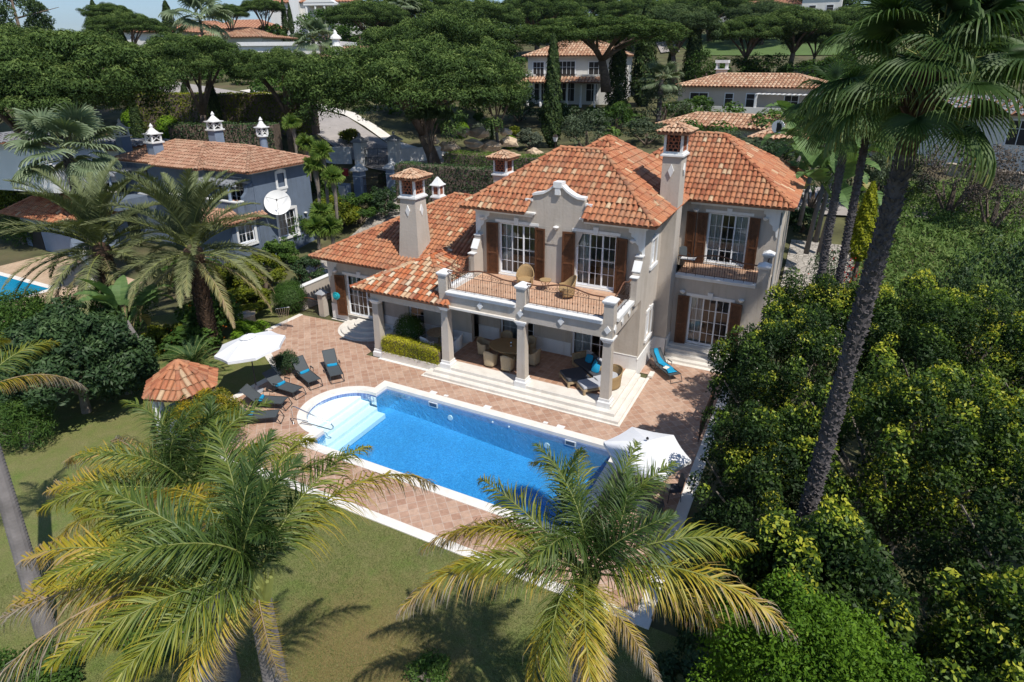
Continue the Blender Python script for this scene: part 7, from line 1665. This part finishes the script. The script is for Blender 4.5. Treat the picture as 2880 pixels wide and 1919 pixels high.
for (x, y, d_, w2, lb, k) in PL: pine(x, y-(4 if d_ > 90 else 0), d_, w2, lb, k, sq=.55 if w2 == 500 else .92 if d_ > 90 and w2 > 130 else 1.)
pine(1210, 318, 57, 150, 'drooping lower crown of the central pine beside the ornate gate', 2, barkm=BARK)
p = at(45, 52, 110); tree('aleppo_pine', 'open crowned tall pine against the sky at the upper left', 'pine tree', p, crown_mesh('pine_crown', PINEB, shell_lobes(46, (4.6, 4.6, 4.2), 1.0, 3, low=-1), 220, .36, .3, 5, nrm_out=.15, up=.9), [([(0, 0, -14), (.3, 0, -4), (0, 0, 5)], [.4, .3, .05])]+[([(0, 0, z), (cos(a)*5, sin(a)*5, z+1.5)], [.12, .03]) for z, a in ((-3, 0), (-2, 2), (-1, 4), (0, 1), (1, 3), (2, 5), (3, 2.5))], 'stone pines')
p = at(960, 150, 170)
# distant wooded hillside as one mass
rng = np.random.default_rng(77); lob = []
for i in range(560):
    y = rng.uniform(105, 330); x = rng.uniform(-330, 110)
    if x > -30 and y < 185 and x > -45+(185-y)*.1: continue
    if x < -70 and y < 150 and rng.random() < .3: continue
    r_ = rng.uniform(2.6, 5.); hz = terrain(x, y)+rng.uniform(2.5, 7.)
    vq = RM @ (np.array([x, y, hz+r_])-CAM); upx = CX_+F_*vq[0]/vq[2]; upy = CY_-F_*vq[1]/vq[2]
    if upx < 900 and upy < 92: continue
    lob.append((x, y, hz, r_, r_, r_*.75))
tag(mobj('far_woodland', crown_mesh('far_woodland', PINE, lob, 420, .85, .5, 7, nrm_out=.55)), 'dark pine woodland covering the hillside in the distance', 'woodland', kind='stuff')
lob = []
for i in range(260):
    x = rng.uniform(-120, 40); y = rng.uniform(46, 100)
    if abs(x+30) < 9 and y > 60: continue
    if x > -22 and y > 66: continue
    r_ = rng.uniform(1., 2.4); lob.append((x, y, terrain(x, y)+r_*.5, r_, r_, r_*.8))
tag(mobj('garden_scrub', crown_mesh('garden_scrub', SHRUB, lob, 260, .42, .5, 8, nrm_out=.6)), 'mixed green scrub and garden planting between the houses beyond the road', 'scrub', kind='stuff')
# ------------------------------------------------------------ cypresses
CP = [(1552, 140, 415, 60, 58, 'tall narrow cypress left of the white mansion, rising from the clipped hedge'), (1732, 125, 320, 62, 82, 'dark cypress in front of the right end of the white mansion'), (1805, 55, 300, 70, 88, 'broad dark cypress right of the white mansion'), (1880, 150, 260, 28, 95, 'slim dark cypress left of the twisting pine trunk'), (1940, 60, 260, 50, 100, 'tall cypress right of the cart path'), (1385, 350, 455, 14, 58, 'very thin young cypress in the rockery'),
      (483, 34, 110, 34, 150, 'lone pointed cypress against the sky'), (805, 20, 95, 17, 150, 'skyline cypress left one of the pair beside the dark pine'), (822, 30, 98, 15, 150, 'skyline cypress right one of the pair beside the dark pine'), (345, 110, 235, 40, 85, 'avenue cypress nearest the huge left pine'), (370, 120, 250, 40, 80, 'avenue cypress second from the huge left pine'), (320, 85, 200, 40, 95, 'avenue cypress under the skyline umbrella pine'), (385, 180, 330, 42, 66, 'avenue cypress behind the clipped round bushes'), (400, 305, 420, 36, 66, 'slim cypress between the clipped round bushes'), (462, 270, 345, 30, 66, 'stubby cypress left of the clipped hedge end'), (535, 260, 345, 36, 66, 'stubby cypress in front of the dark hedge'), (495, 305, 350, 20, 62, 'small dark cypress right of the clipped round bushes'), (300, 60, 190, 36, 105, 'distant avenue cypress under the skyline pine'), (620, 260, 400, 34, 60, 'dark cypress behind the blue villa chimney')]
for (x, y0, y1, w2, d_, lb) in CP: cypress(x, y0, y1, w2, d_, lb)
cypress(2412, 545, 735, 62, 31, 'golden green conifer between the slender palms and the tall palm trunk', group=None, me=CYMY)
# ------------------------------------------------------------ clipped and loose bushes beyond the road
for k, (x, y, d_, w2, h2, m_, lf, kd, lb) in enumerate([
    (378, 338, 60, 58, 62, TOPI, .14, 'clipped', 'bright clipped round bush left one of three behind the blue villa'), (425, 345, 59, 62, 62, TOPI, .14, 'clipped', 'bright clipped round bush middle one of three behind the blue villa'), (475, 362, 57, 60, 64, TOPI, .14, 'clipped', 'bright clipped round bush right one of three behind the blue villa'),
    (1300, 368, 64, 42, 46, TOPI, .13, 'clipped', 'dark clipped bush next to the pale trunk in the rockery'), (1330, 402, 60, 32, 26, TOPI, .12, 'clipped', 'small clipped ball at the front of the rockery'), (1436, 402, 60, 40, 40, TOPI, .12, 'clipped', 'clipped drum bush in the rockery'), (1378, 380, 63, 56, 42, GREYL, .12, 'round', 'silver leaved round bush in the rockery, right one'), (1345, 362, 66, 34, 34, GREYL, .12, 'round', 'silver leaved bush in the rockery, left one'), (1447, 370, 65, 38, 30, YSHRUB, .13, 'round', 'lime yellow bush in the rockery'), (1490, 395, 60, 70, 60, GREYL, .14, 'loose', 'grey green loose bush beside the tall narrow cypress'), (1345, 330, 72, 30, 26, SHRUB, .14, 'round', 'small green bush at the back of the rockery'),
    (1650, 370, 64, 150, 130, OLIVE, .17, 'loose', 'large loose citrus tree between the cypress and the roof ridge'), (1735, 330, 68, 90, 90, SHRUB, .15, 'loose', 'bright green shrub behind the main roof'), (1870, 300, 74, 140, 120, OLIVE, .17, 'loose', 'olive tree behind the right wing roof, far one'), (1820, 375, 58, 130, 75, OLIVE, .15, 'loose', 'olive tree behind the right wing roof, near one'), (2000, 395, 56, 200, 60, OLIVE, .15, 'loose', 'grey olive hedge tree left of the garage'), (2100, 425, 50, 170, 70, OLIVE, .14, 'loose', 'grey olive tree in front of the annex'), (1960, 300, 82, 90, 60, SHRUB, .18, 'loose', 'bush beside the terrace of the beige bungalow'), (2010, 240, 98, 60, 40, YSHRUB, .2, 'loose', 'reddish shrub under the pale chimney'), (1990, 175, 105, 110, 60, SHRUB, .2, 'loose', 'green shrubs below the fairway'), (1700, 250, 88, 50, 80, SHRUB, .18, 'loose', 'shrub at the right corner of the white mansion'),
    (880, 520, 52, 60, 60, SHRUB, .13, 'loose', 'leafy shrub on the kerb left of the meter cabinet'), (985, 385, 72, 60, 50, YSHRUB, .18, 'round', 'yellow green shrub behind the street wall'), (1080, 510, 54, 40, 44, DARKL, .12, 'round', 'small dark tree in front of the right blue grey pillar'), (1230, 350, 74, 60, 60, SHRUB, .18, 'loose', 'green shrub behind the ornate gate'), (820, 230, 88, 60, 60, YSHRUB, .2, 'loose', 'round yellow green bush between the paired pines'), (1460, 300, 76, 120, 100, DARKL, .2, 'loose', 'dark shrubs below the white mansion terrace, left'), (1560, 320, 72, 90, 70, DARKL, .18, 'loose', 'dark shrubs below the white mansion terrace, right'), (905, 60, 185, 160, 50, SHRUB, .5, 'loose', 'green shrubs in front of the pedimented villa'), (1010, 90, 160, 130, 60, SHRUB, .45, 'loose', 'palmy shrubbery right of the pedimented villa'), (760, 110, 150, 90, 70, SHRUB, .4, 'loose', 'green trees below the skyline cypresses')]):
    bpx('shrub', lb, 'shrub', x, y, d_, w2, h2, m_, lf, 3600 if w2 > 60 else 2400, kd, 'shrubs beyond the road', seed=k % 5)
p = gt(1280, 445, 40); 
def hpx(name, label, a, b, z_or_d, wd, h, m_, leaf=.12, dens=150, seed=2):
    A = at(a[0], a[1], z_or_d[0]); B = at(b[0], b[1], z_or_d[1]); zt = (A[2]+B[2])/2
    return hedge(name, label, (A[0], A[1]), (B[0], B[1]), wd, h, m_, leaf, dens, z=zt-h, seed=seed)
hpx('clipped_hedge', 'long clipped green hedge along the far side of the road above the left chimneys', (1262, 418), (1590, 455), (56, 52), 2.2, 1.9, SHRUB, .12, 150)
hpx('dark_hedge', 'dark tall hedge with bare stems behind the left wing roof', (1120, 455), (1400, 480), (50, 46), 1.4, 3.0, DARKL, .14, 110)
hpx('golden_topped_hedge', 'long tall hedge with golden top beyond the blue villa, upper of the two', (370, 238), (880, 290), (86, 74), 2.0, 4.2, YSHRUB, .2, 60)
hpx('dark_golden_hedge', 'dark hedge with golden top along the lane behind the blue villa', (480, 325), (780, 372), (66, 62), 1.8, 3.0, DARKL, .17, 80)
hpx('low_hedge', 'low hedge left of the white street wall', (700, 440), (830, 470), (56, 54), 1.6, 1.5, SHRUB, .14, 100)
# spiky yuccas beside the driveway
YU = [fan_leaf('yucca_leaves', SHRUB, .62, .02, 46, 358, .25, 9, .35, .35, 60, 2.2, 1.3), fan_leaf('yucca_leaves', SHRUB, .6, .02, 46, 358, .5, 10, .45, .4, 10, .6, 1.3)]
for k, (x, yt, d_, h2) in enumerate(((905, 430, 46, 4.2), (935, 500, 45, 2.9), (885, 470, 46, 3.4), (822, 350, 56, 3.0), (860, 405, 54, 2.6), (905, 600, 43, 1.4), (930, 640, 42, 1.2), (890, 640, 42, 1.0))):
    p = at(x, yt, d_); t = empty('yucca', (p[0], p[1], p[2]-h2), 'spiky yucca beside the cobbled driveway, %s' % ['tallest, shaggy trunk', 'right one at the kerb', 'yellow green, touching the blue villa roof', 'far one above the blue villa roof', 'second far one above the blue villa roof', 'low one in the shade', 'low one nearest the driveway', 'low one at the blue wall foot'][k], 'yucca', 'yuccas by the driveway')
    m = MB(); m.tube([(0, 0, -.5), (.1, 0, h2*.5), (0, 0, h2)], [.10, .12, .22], 8); m.build('trunk', PALEB, t, world=False)
    for q in range(9): o = mobj('leaf_rosette', YU[q % 2], t); o.location = (0, 0, h2); o.rotation_euler = (random.uniform(-.9, .9), random.uniform(-.9, .9), q*.8); o.scale = (1.5, 1.5, 1.5)
# ------------------------------------------------------------ palms in the distance
for k, (x, y, d_, s_, lb) in enumerate(((562, 55, 140, 2.6, 'fan palm with hanging skirt on the skyline left of the pink roof'), (880, 110, 110, 1.5, 'shaggy fan palm in front of the modern white house'), (1060, 95, 130, 1.6, 'fan palm right of the pedimented villa, lower one'), (1135, 15, 140, 1.5, 'fan palm on the top edge above the central pine, right one'), (1065, 8, 145, 1.4, 'fan palm on the top edge above the central pine, left one'), (1860, 225, 80, 1.0, 'small fan palm below the cart path'))):
    p = at(x, y, d_); g = terrain(p[0], p[1]); h2 = max(2., p[2]-g); fan_palm((p[0], p[1], p[2]-h2), h2, lb, FLP, 22, s_*1.1, .3, 20+k, detail=(6, 1.5), group='distant fan palms')
# ------------------------------------------------------------ shrubs between the villas
SB = [(640, 690, 33, 90, 90, SHRUB, 'loose', 'green shrub below the satellite dish'), (720, 680, 34, 120, 90, SHRUB, 'loose', 'leafy shrub below the big window of the blue villa'), (800, 640, 36, 120, 100, SHRUB, 'loose', 'leafy shrub right of the big blue villa window'), (870, 625, 37, 110, 80, YSHRUB, 'loose', 'pale flowering shrub halfway along the left wing roof'), (940, 610, 38, 120, 90, YSHRUB, 'loose', 'yellow green shrub beside the left chimney'), (1010, 590, 39, 110, 80, SHRUB, 'loose', 'shrub with pale flowers behind the left chimney'), (925, 560, 40, 50, 90, SHRUB, 'loose', 'upright green shoot bush at the shaded driveway'), (1080, 570, 40, 90, 80, DARKL, 'loose', 'dark shrub behind the little white chimney'), (660, 790, 29, 130, 110, YSHRUB, 'loose', 'yellow green bush behind the date palm fronds'), (740, 770, 31, 110, 100, YSHRUB, 'loose', 'golden leaved bush left of the dark red bush'), (600, 800, 30, 110, 100, SHRUB, 'loose', 'green bush under the right date palm'), (700, 850, 27.5, 110, 70, YSHRUB, 'loose', 'leafy bush above the stone well'), (780, 720, 33, 90, 80, SHRUB, 'loose', 'green shrub left of the garden wall'), (540, 770, 33, 120, 80, SHRUB, 'loose', 'mixed shrub under the blue villa terrace')]
for k, (x, y, d_, w2, h2, m_, kd, lb) in enumerate(SB): bpx('shrub', lb, 'shrub', x, y, d_, w2*1.15, h2*1.15, m_, .10, 6000, kd, 'shrubs between the two villas', seed=k % 6, dz=-.2)
bpx('dark_red_bush', 'dark bush with reddish shoots beside the white garden wall', 'shrub', 868, 768, 31, 95, 90, DARKL, .08, 5500, 'loose', seed=3, flowers=(simple('red_shoots', (.13, .04, .02)), .04, 900))
bpx('clipped_ball', 'dense clipped green ball bush beside the small railing', 'shrub', 815, 838, 28.5, 100, 100, SHRUB, .055, 11000, 'clipped', seed=1)
q = gz(806, 1022, .55); bush('round_bush', 'dark green round bush beside the white parasol behind the loungers', 'shrub', (q[0], q[1], .62), (.82, .75, .68), DARKL, .05, 9000, 'round', seed=2)
q = gz(705, 905, .3); bpx('low_shrub', 'bright low shrub in front of the stone well', 'shrub', 700, 930, 25, 110, 60, TOPI, .08, 5000, 'round', seed=4)
bpx('orange_lily_shrub', 'broad leaved shrub with orange flowers left of the white parasol', 'shrub', 600, 890, 25.5, 170, 130, SHRUB, .16, 3800, 'round', seed=2, flowers=(ORF, .10, 130)); bpx('orange_flowered_shrub', 'shrub with orange flowers below the date palm trunk', 'shrub', 545, 960, 24, 170, 90, SHRUB, .15, 3400, 'round', seed=5, flowers=(ORF, .10, 90))
bpx('leafy_shrub', 'pale green leafy shrub behind the cycad', 'shrub', 460, 960, 24.5, 110, 90, YSHRUB, .08, 4500, 'loose', seed=1)
# hedge in the planter, dark ball in the porch
hedge('golden_hedge', 'clipped golden yellow hedge in the stone planter between the left columns', (-12.95, 1.0), (-9.45, 1.0), .62, .72, HEDGEY, .055, 1500, z=.40)
bush('clipped_dome', 'large dark clipped dome bush in the shaded porch', 'shrub', (-12.4, 2.35, 1.1), (.95, .85, 1.0), SHRUB, .055, 9000, 'clipped', seed=3)
# ------------------------------------------------------------ the left garden
def big_tree(name, label, cat, c, R_, mat_, leaf, nl, per, rl, seed, asp=.5, h0=0., barkm=PALEB, group=None, low=-.35, nrm_out=.5, up=.0, flat=1., tip=.35, tall=None):
    t = empty(name, (c[0], c[1], h0), label, cat, group); me = crown_mesh('crown', mat_, shell_lobes(nl, R_, rl, seed, flat, low=low, core=3), per, leaf, asp, seed, nrm_out=nrm_out, up=up, tipbias=tip); o = mobj('crown', me, t); o.location = (0, 0, c[2]-h0)
    m = MB(); m.tube([(0, 0, -.3), (.1, .05, (c[2]-h0)*.5), (0, 0, c[2]-h0)], [.22, .16, .08], 8)
    for k in range(7): a = k*2*pi/7+.3; m.tube([(0, 0, (c[2]-h0)*.35), (cos(a)*R_[0]*.4, sin(a)*R_[1]*.4, (c[2]-h0)*.8), (cos(a)*R_[0]*.75, sin(a)*R_[1]*.75, c[2]-h0+R_[2]*.2)], [.09, .06, .02], 5)
    m.build('trunk', barkm, t, world=False); return t
p = gz(200, 1010, 2.6); big_tree('loquat_tree', 'large dark glossy leaved tree filling the middle left edge', 'tree', (p[0], p[1], 2.6), (3.1, 3.0, 2.3), DARKL, .21, 150, 190, .52, 3, .36, tip=.5)
p = gz(345, 1040, 1.2); big_tree('loquat_tree', 'dark broad leaved tree behind the bird of paradise stem', 'tree', (p[0], p[1], 1.1), (1.7, 1.5, 1.3), DARKL, .18, 50, 230, .45, 5, .36)
p = gz(110, 925, 1.3); big_tree('green_hedge_tree', 'mid green dense tree screening the neighbouring pool', 'tree', (p[0], p[1], 1.3), (5.2, 2.4, 1.6), SHRUB, .12, 70, 330, .75, 7, .5)
p = gz(300, 880, 1.2); big_tree('green_hedge_tree', 'mid green dense tree right of the neighbouring pool', 'tree', (p[0], p[1], 1.3), (3.2, 2.0, 1.5), SHRUB, .12, 44, 330, .7, 8, .5)
p = gz(20, 1060, 1.7); big_tree('yellowing_shrub', 'yellow green shrub at the left picture edge', 'shrub', (p[0], p[1], 1.7), (1.6, 1.8, 1.9), YSHRUB, .10, 30, 330, .6, 9, .5)
p = gz(15, 560, 3.4); big_tree('yellowing_tree', 'yellow green tree at the left edge above the orange hut roof', 'tree', (p[0], p[1], 3.4), (1.8, 1.8, 2.0), YSHRUB, .16, 30, 250, .9, 10, .5)
p = gz(58, 655, 1.2); big_tree('round_dark_bush', 'dark rounded bush at the back of the neighbouring pool terrace', 'shrub', (p[0], p[1], 1.2), (2.2, 1.4, 1.1), SHRUB, .12, 30, 250, .7, 11, .5)
p = gz(60, 1200, .9); big_tree('grassy_palm_clump', 'soft green arching foliage at the left edge below the dark tree', 'shrub', (p[0], p[1], .9), (1.2, 1.0, .9), SHRUB, .16, 26, 260, .6, 12, .16, up=.6)
q = gz(600, 1175, 1.2); big_tree('yellow_flowering_shrub', 'loose yellow flowering shrub between the tiled hut and the loungers', 'shrub', (q[0]+.1, q[1]-.3, 1.25), (1.35, 1.25, 1.3), FLOWY, .065, 46, 300, .36, 13, .6, nrm_out=.3)
q = gz(120, 1840, .6); big_tree('leafy_shrub', 'bright green leafy bush in the bottom left corner', 'shrub', (q[0]+.4, q[1]-.6, .45), (1.1, .8, .5), SHRUB, .085, 34, 330, .4, 14, .6)
q = gz(420, 1760, .3); big_tree('low_creeper', 'low green creeper under the dry palm frond', 'shrub', (q[0], q[1], .35), (1.6, 1.0, .45), SHRUB, .07, 26, 260, .3, 15, .6)
q = gz(1210, 1895, .3); big_tree('young_shrub', 'small bright green plant at the bottom edge of the lawn', 'plant', (q[0], q[1], .3), (.55, .45, .3), SHRUB, .10, 12, 90, .2, 16, .3)
# rock by the palm foot
q = gz(590, 1890, .2); bm = bmesh.new(); bmesh.ops.create_icosphere(bm, subdivisions=3, radius=.38); rg = np.random.default_rng(2)
for v in bm.verts: v.co *= 1+.1*float(rg.normal()); v.co.z *= .6
me = bpy.data.meshes.new('rock'); bm.to_mesh(me); bm.free(); me.materials.append(RUBBLE); o = mobj('garden_rock', me); o.location = (q[0], q[1], .1); tag(o, 'dark grey rock at the foot of the second left palm', 'rock')
# ------------------------------------------------------------ right hand trees
FT = [((7.1, 2.9, 4.2), (2.7, 2.7, 2.7), 'glossy leaved tree nearest the side steps, upper branches touching the right wing'), ((5.75, -1.2, 3.4), (2.35, 2.7, 3.2), 'glossy leaved tree beside the wrought iron fence'), ((10.6, 1.0, 4.7), (3.1, 3.1, 3.0), 'glossy leaved tree directly behind the tall palm trunk'), ((9.2, -4.6, 4.2), (2.9, 2.9, 3.1), 'glossy leaved tree with yellow shoots right of the tall palm trunk, mid height'), ((14.2, -2.6, 4.5), (3.4, 3.3, 3.2), 'glossy leaved tree at the right edge, middle'), ((15.6, 3.2, 4.6), (3.4, 3.2, 2.9), 'glossy leaved tree at the right edge, topmost'), ((6.1, -5.8, 2.7), (2.1, 2.5, 2.7), 'glossy leaved tree behind the yellow palm frond'), ((12.3, -8.4, 4.2), (3.0, 3.0, 3.2), 'glossy leaved tree in the lower right, right of the palm trunk foot'), ((10.6, -11.2, 3.4), (2.3, 2.0, 2.8), 'glossy leaved tree in the lower right corner'), ((7.1, -11.3, 4.0), (1.7, 1.5, 2.5), 'glossy leaved tree in front of the tall palm, hiding the foot of its trunk')]
fm = {}
def spiky(R_, seed, nl=95):
    rng = np.random.default_rng(seed); lob = []
    for i in range(nl):
        d = rngv(rng, 1)[0]
        if d[2] < -.35: d[2] = -d[2]
        k = rng.uniform(.62, .98); r_ = rng.uniform(.26, .46); c = np.array([d[0]*R_[0], d[1]*R_[1], d[2]*R_[2]])*k
        lob.append((*c, r_, r_, r_*rng.uniform(1.3, 2.1)))
    for i in range(5): d = rngv(rng, 1)[0]*.45; lob.append((d[0]*R_[0], d[1]*R_[1], d[2]*R_[2], R_[0]*.42, R_[1]*.42, R_[2]*.42))
    return lob
for k, (c, R_, lb) in enumerate(FT):
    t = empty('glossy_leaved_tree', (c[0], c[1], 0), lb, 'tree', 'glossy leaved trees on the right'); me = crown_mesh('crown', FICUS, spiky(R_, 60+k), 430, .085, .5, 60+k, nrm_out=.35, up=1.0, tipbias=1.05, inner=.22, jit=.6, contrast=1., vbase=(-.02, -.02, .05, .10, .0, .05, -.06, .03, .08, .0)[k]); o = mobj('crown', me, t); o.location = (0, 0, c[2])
    m = MB(); m.tube([(0, 0, -.3), (.15, .1, c[2]*.5), (0, 0, c[2])], [.25, .2, .1], 8)
    for j in range(9): a = j*.7+k; m.tube([(0, 0, c[2]*.35), (cos(a)*R_[0]*.45, sin(a)*R_[1]*.45, c[2]*.9), (cos(a)*R_[0]*.85, sin(a)*R_[1]*.85, c[2]+R_[2]*.35)], [.10, .06, .02], 5)
    m.build('trunk', PALEB, t, world=False)
yq = CAM+ray(2290, 1850)*9.8; t = empty('bright_young_tree', (yq[0], yq[1], 0), 'bright green young tree at the bottom right beside the pale conifer', 'tree'); o = mobj('crown', crown_mesh('crown', TOPI, spiky((1.6, 1.3, 1.5), 81, 80), 430, .065, .5, 81, nrm_out=.4, up=.3, tipbias=.3, vbase=-.15), t); o.location = (0, 0, yq[2]-.9); m = MB(); m.tube([(0, 0, -.2), (0, 0, yq[2]-.9)], [.14, .06], 7); m.build('trunk', PALEB, t, world=False)
t = empty('pale_conifer', (5.7, -13.2, 0), 'slender pale green conifer spire at the bottom right', 'conifer'); o = mobj('crown', CYM[1], t); o.scale = (.38, .38, .42); m = MB(); m.tube([(0, 0, -.2), (0, 0, 2.6)], [.08, .03], 6); m.build('trunk', BARK, t, world=False)
gq = gz(2534, 1612, 2.2)
for k, (x, y, w2, h2) in enumerate(((2060, 185, 120, 50), (2160, 175, 120, 50), (2260, 195, 120, 50), (2360, 190, 110, 60), (1960, 215, 90, 50), (2130, 215, 90, 40))): bpx('shrub', 'green shrub below the hilltop pines, above the beige bungalow, %s' % ['left of its chimney', 'right of its chimney', 'over its roof ridge', 'at the palm crown', 'by the cypress foot', 'closest to its ridge'][k], 'shrub', x, y, 112, w2, h2, SHRUB, .3, 2600, 'loose', 'shrubs beyond the road', seed=k)
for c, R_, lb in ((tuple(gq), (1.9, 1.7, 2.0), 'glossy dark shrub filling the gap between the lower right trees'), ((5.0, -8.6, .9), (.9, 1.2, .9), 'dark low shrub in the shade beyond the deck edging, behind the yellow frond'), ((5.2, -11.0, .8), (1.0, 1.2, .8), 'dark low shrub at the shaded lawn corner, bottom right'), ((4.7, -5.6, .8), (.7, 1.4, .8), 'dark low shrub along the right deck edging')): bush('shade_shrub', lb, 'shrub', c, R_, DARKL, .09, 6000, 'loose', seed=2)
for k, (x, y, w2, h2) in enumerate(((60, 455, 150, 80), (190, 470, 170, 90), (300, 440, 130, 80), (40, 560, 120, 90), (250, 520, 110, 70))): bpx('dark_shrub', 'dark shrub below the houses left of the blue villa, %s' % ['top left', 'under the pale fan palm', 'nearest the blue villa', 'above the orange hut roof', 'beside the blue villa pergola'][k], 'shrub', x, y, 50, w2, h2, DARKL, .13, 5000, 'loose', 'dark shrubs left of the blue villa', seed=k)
# red bougainvillea
q = at(2270, 670, 37); bush('bougainvillea', 'loose shrub with red flower clusters beside the slender palm trunks', 'shrub', (7.2, 8.3, 3.6), (1.7, 1.5, 2.9), OLIVE, .09, 7000, 'loose', seed=4, flowers=(REDF, .09, 420))
for k, (x, y, d_, h2, n, s_, lb) in enumerate(((2330, 470, 42, 4.5, 12, 1.6, 'banana plant nearest the right wing roof corner'), (2280, 440, 46, 4.5, 12, 1.6, 'banana plant between the garage and the roof'), (2245, 400, 50, 4.5, 10, 1.5, 'banana plant below the round window'), (2330, 560, 38, 3.2, 12, 1.5, 'banana plant above the red flowered shrub'), (2300, 520, 40, 4.0, 12, 1.5, 'banana plant behind the roof corner, low one'), (2370, 440, 44, 5, 12, 1.6, 'banana plant left of the slender palm trunks'))):
    p = at(x, y, d_); paddle_tree((p[0], p[1], p[2]-h2), h2, lb, n, s_, k+3, (.3, .2), 'banana plants behind the right wing')
for k, (x, y, d_, w2, h2, lb) in enumerate(((2290, 520, 44, 150, 170, 'dark foliage behind the banana plants'), (2200, 430, 52, 150, 70, 'dark foliage along the annex wall'), (2260, 620, 40, 90, 80, 'dark bush at the corner of the right wing'), (2395, 500, 44, 90, 160, 'dark foliage behind the slender palm trunks'))): bpx('dark_shrub', lb, 'shrub', x, y, d_, w2, h2, DARKL, .12, 6000, 'loose', 'dark shrubs behind the right wing', seed=k)
# meadow slope on the right
rng = np.random.default_rng(12); n = 110000; x = rng.uniform(8.5, 36, n); y = rng.uniform(4, 36, n)
tv = np.vectorize(terrain); bumps = .5*np.sin(x*.9+.5*np.sin(y*.8))*np.cos(y*.7)+.3*np.sin(x*2.3+1)*np.sin(y*2.1)
C_ = np.stack([x, y, tv(x, y)+.55+.55*bumps+rng.random(n)*.45], 1); nn = rngv(rng, n)*.8; nn[:, 1] -= .5; nn[:, 2] += .5
Vm, Fm = leaf_quads(C_, nn, .26+.22*rng.random(n), .26, rng, up=1.3)
mm = mobj('tall_meadow', npmesh('tall_meadow', Vm, Fm, MEAD, np.clip(.45*rng.random(n)+.3+.28*bumps, 0, 1)))
tag(mm, 'overgrown green meadow of tall grass and low shrubs on the right', 'meadow', kind='stuff')
for k, (x, y, d_, w2, h2, m_, lb) in enumerate(((2700, 460, 52, 180, 110, DRYL, 'leafless tangled thicket under the hanging palm leaves'), (2830, 480, 50, 160, 120, DRYL, 'leafless thicket at the right edge above the meadow'), (2830, 690, 34, 140, 120, DARKL, 'dark bush at the right edge beside the meadow'), (2560, 480, 54, 110, 70, OLIVE, 'dull green bush at the top of the meadow'), (2480, 480, 52, 70, 90, OLIVE, 'grey green bush between the tall palm trunk and the slender ones'), (2650, 300, 80, 200, 90, DARKL, 'dark trees behind the tall palm crown'), (2500, 330, 84, 160, 80, DARKL, 'dark trees behind the slender palms'))): bpx('edge_bush', lb, 'shrub', x, y, d_, w2, h2, m_, .12, 5500, 'loose', 'bushes round the meadow', seed=k % 6)
a = gt(2660, 490, 30); b = gt(2880, 540, 30); wallseg('rubble_wall', 'pale rubble stone wall along the top of the meadow', a[:2], b[:2], a[2]-.5, a[2]+.9, .6, RUBBLE, RUBBLE)
q = gz(2850, 840, 1.2); t = empty('garden_store', (q[0], q[1], 0), 'small hut with pinkish tiled roof at the right picture edge', 'hut'); m = MB(); m.box(q[0], q[0]+2.6, q[1]-1, q[1]+1, 0, 1.2); m.build('wall', WHITEFAR, t); r = Roof(61); r.hip(q[0]-.3, q[0]+2.9, q[1]-1.3, q[1]+1.3, 1.2, 1.8, ((q[0]+1, q[1]), (q[0]+1.6, q[1])), seg=3); r.build('roof', [TILEB, MORTAR], t)
# street lamps
for (x, y, d_, lb) in ((1562, 395, 57, 'black street lamp with glass lantern beside the tall narrow cypress'), (870, 250, 70, 'black street lamp post among the pines above the blue villa')):
    p = at(x, y, d_); t = empty('street_lamp', (p[0], p[1], p[2]-3.6), lb, 'street lamp'); m = MB(); m.lathe([(.10, 0), (.10, .4), (.05, .5), (.045, 3.5)], (0, 0, 0), 8); m.build('post', IRON, t, world=False); m = MB(); m.frust((-.10, .10, -.10, .10), 3.5, (-.19, .19, -.19, .19), 3.9); m.build('lantern', PAPER, t, world=False); m = MB(); m.frust((-.22, .22, -.22, .22), 3.9, (-.03, .03, -.03, .03), 4.15); m.build('lantern_cap', IRON, t, world=False)
# ------------------------------------------------------------ the air
hz = MB(); hz.box(-13000, 13000, -4000, 14000, -40, 700)
hm_, hnt = mat('air_haze'); pv = N(hnt, 'ShaderNodeVolumePrincipled'); pv.inputs['Density'].default_value = 6e-5; pv.inputs['Color'].default_value = (.62, .76, 1, 1); pv.inputs['Anisotropy'].default_value = .3
ho = N(hnt, 'ShaderNodeOutputMaterial'); L(hnt, pv.outputs[0], ho.inputs['Volume']); tag(hz.build('haze', hm_), kind='stuff')
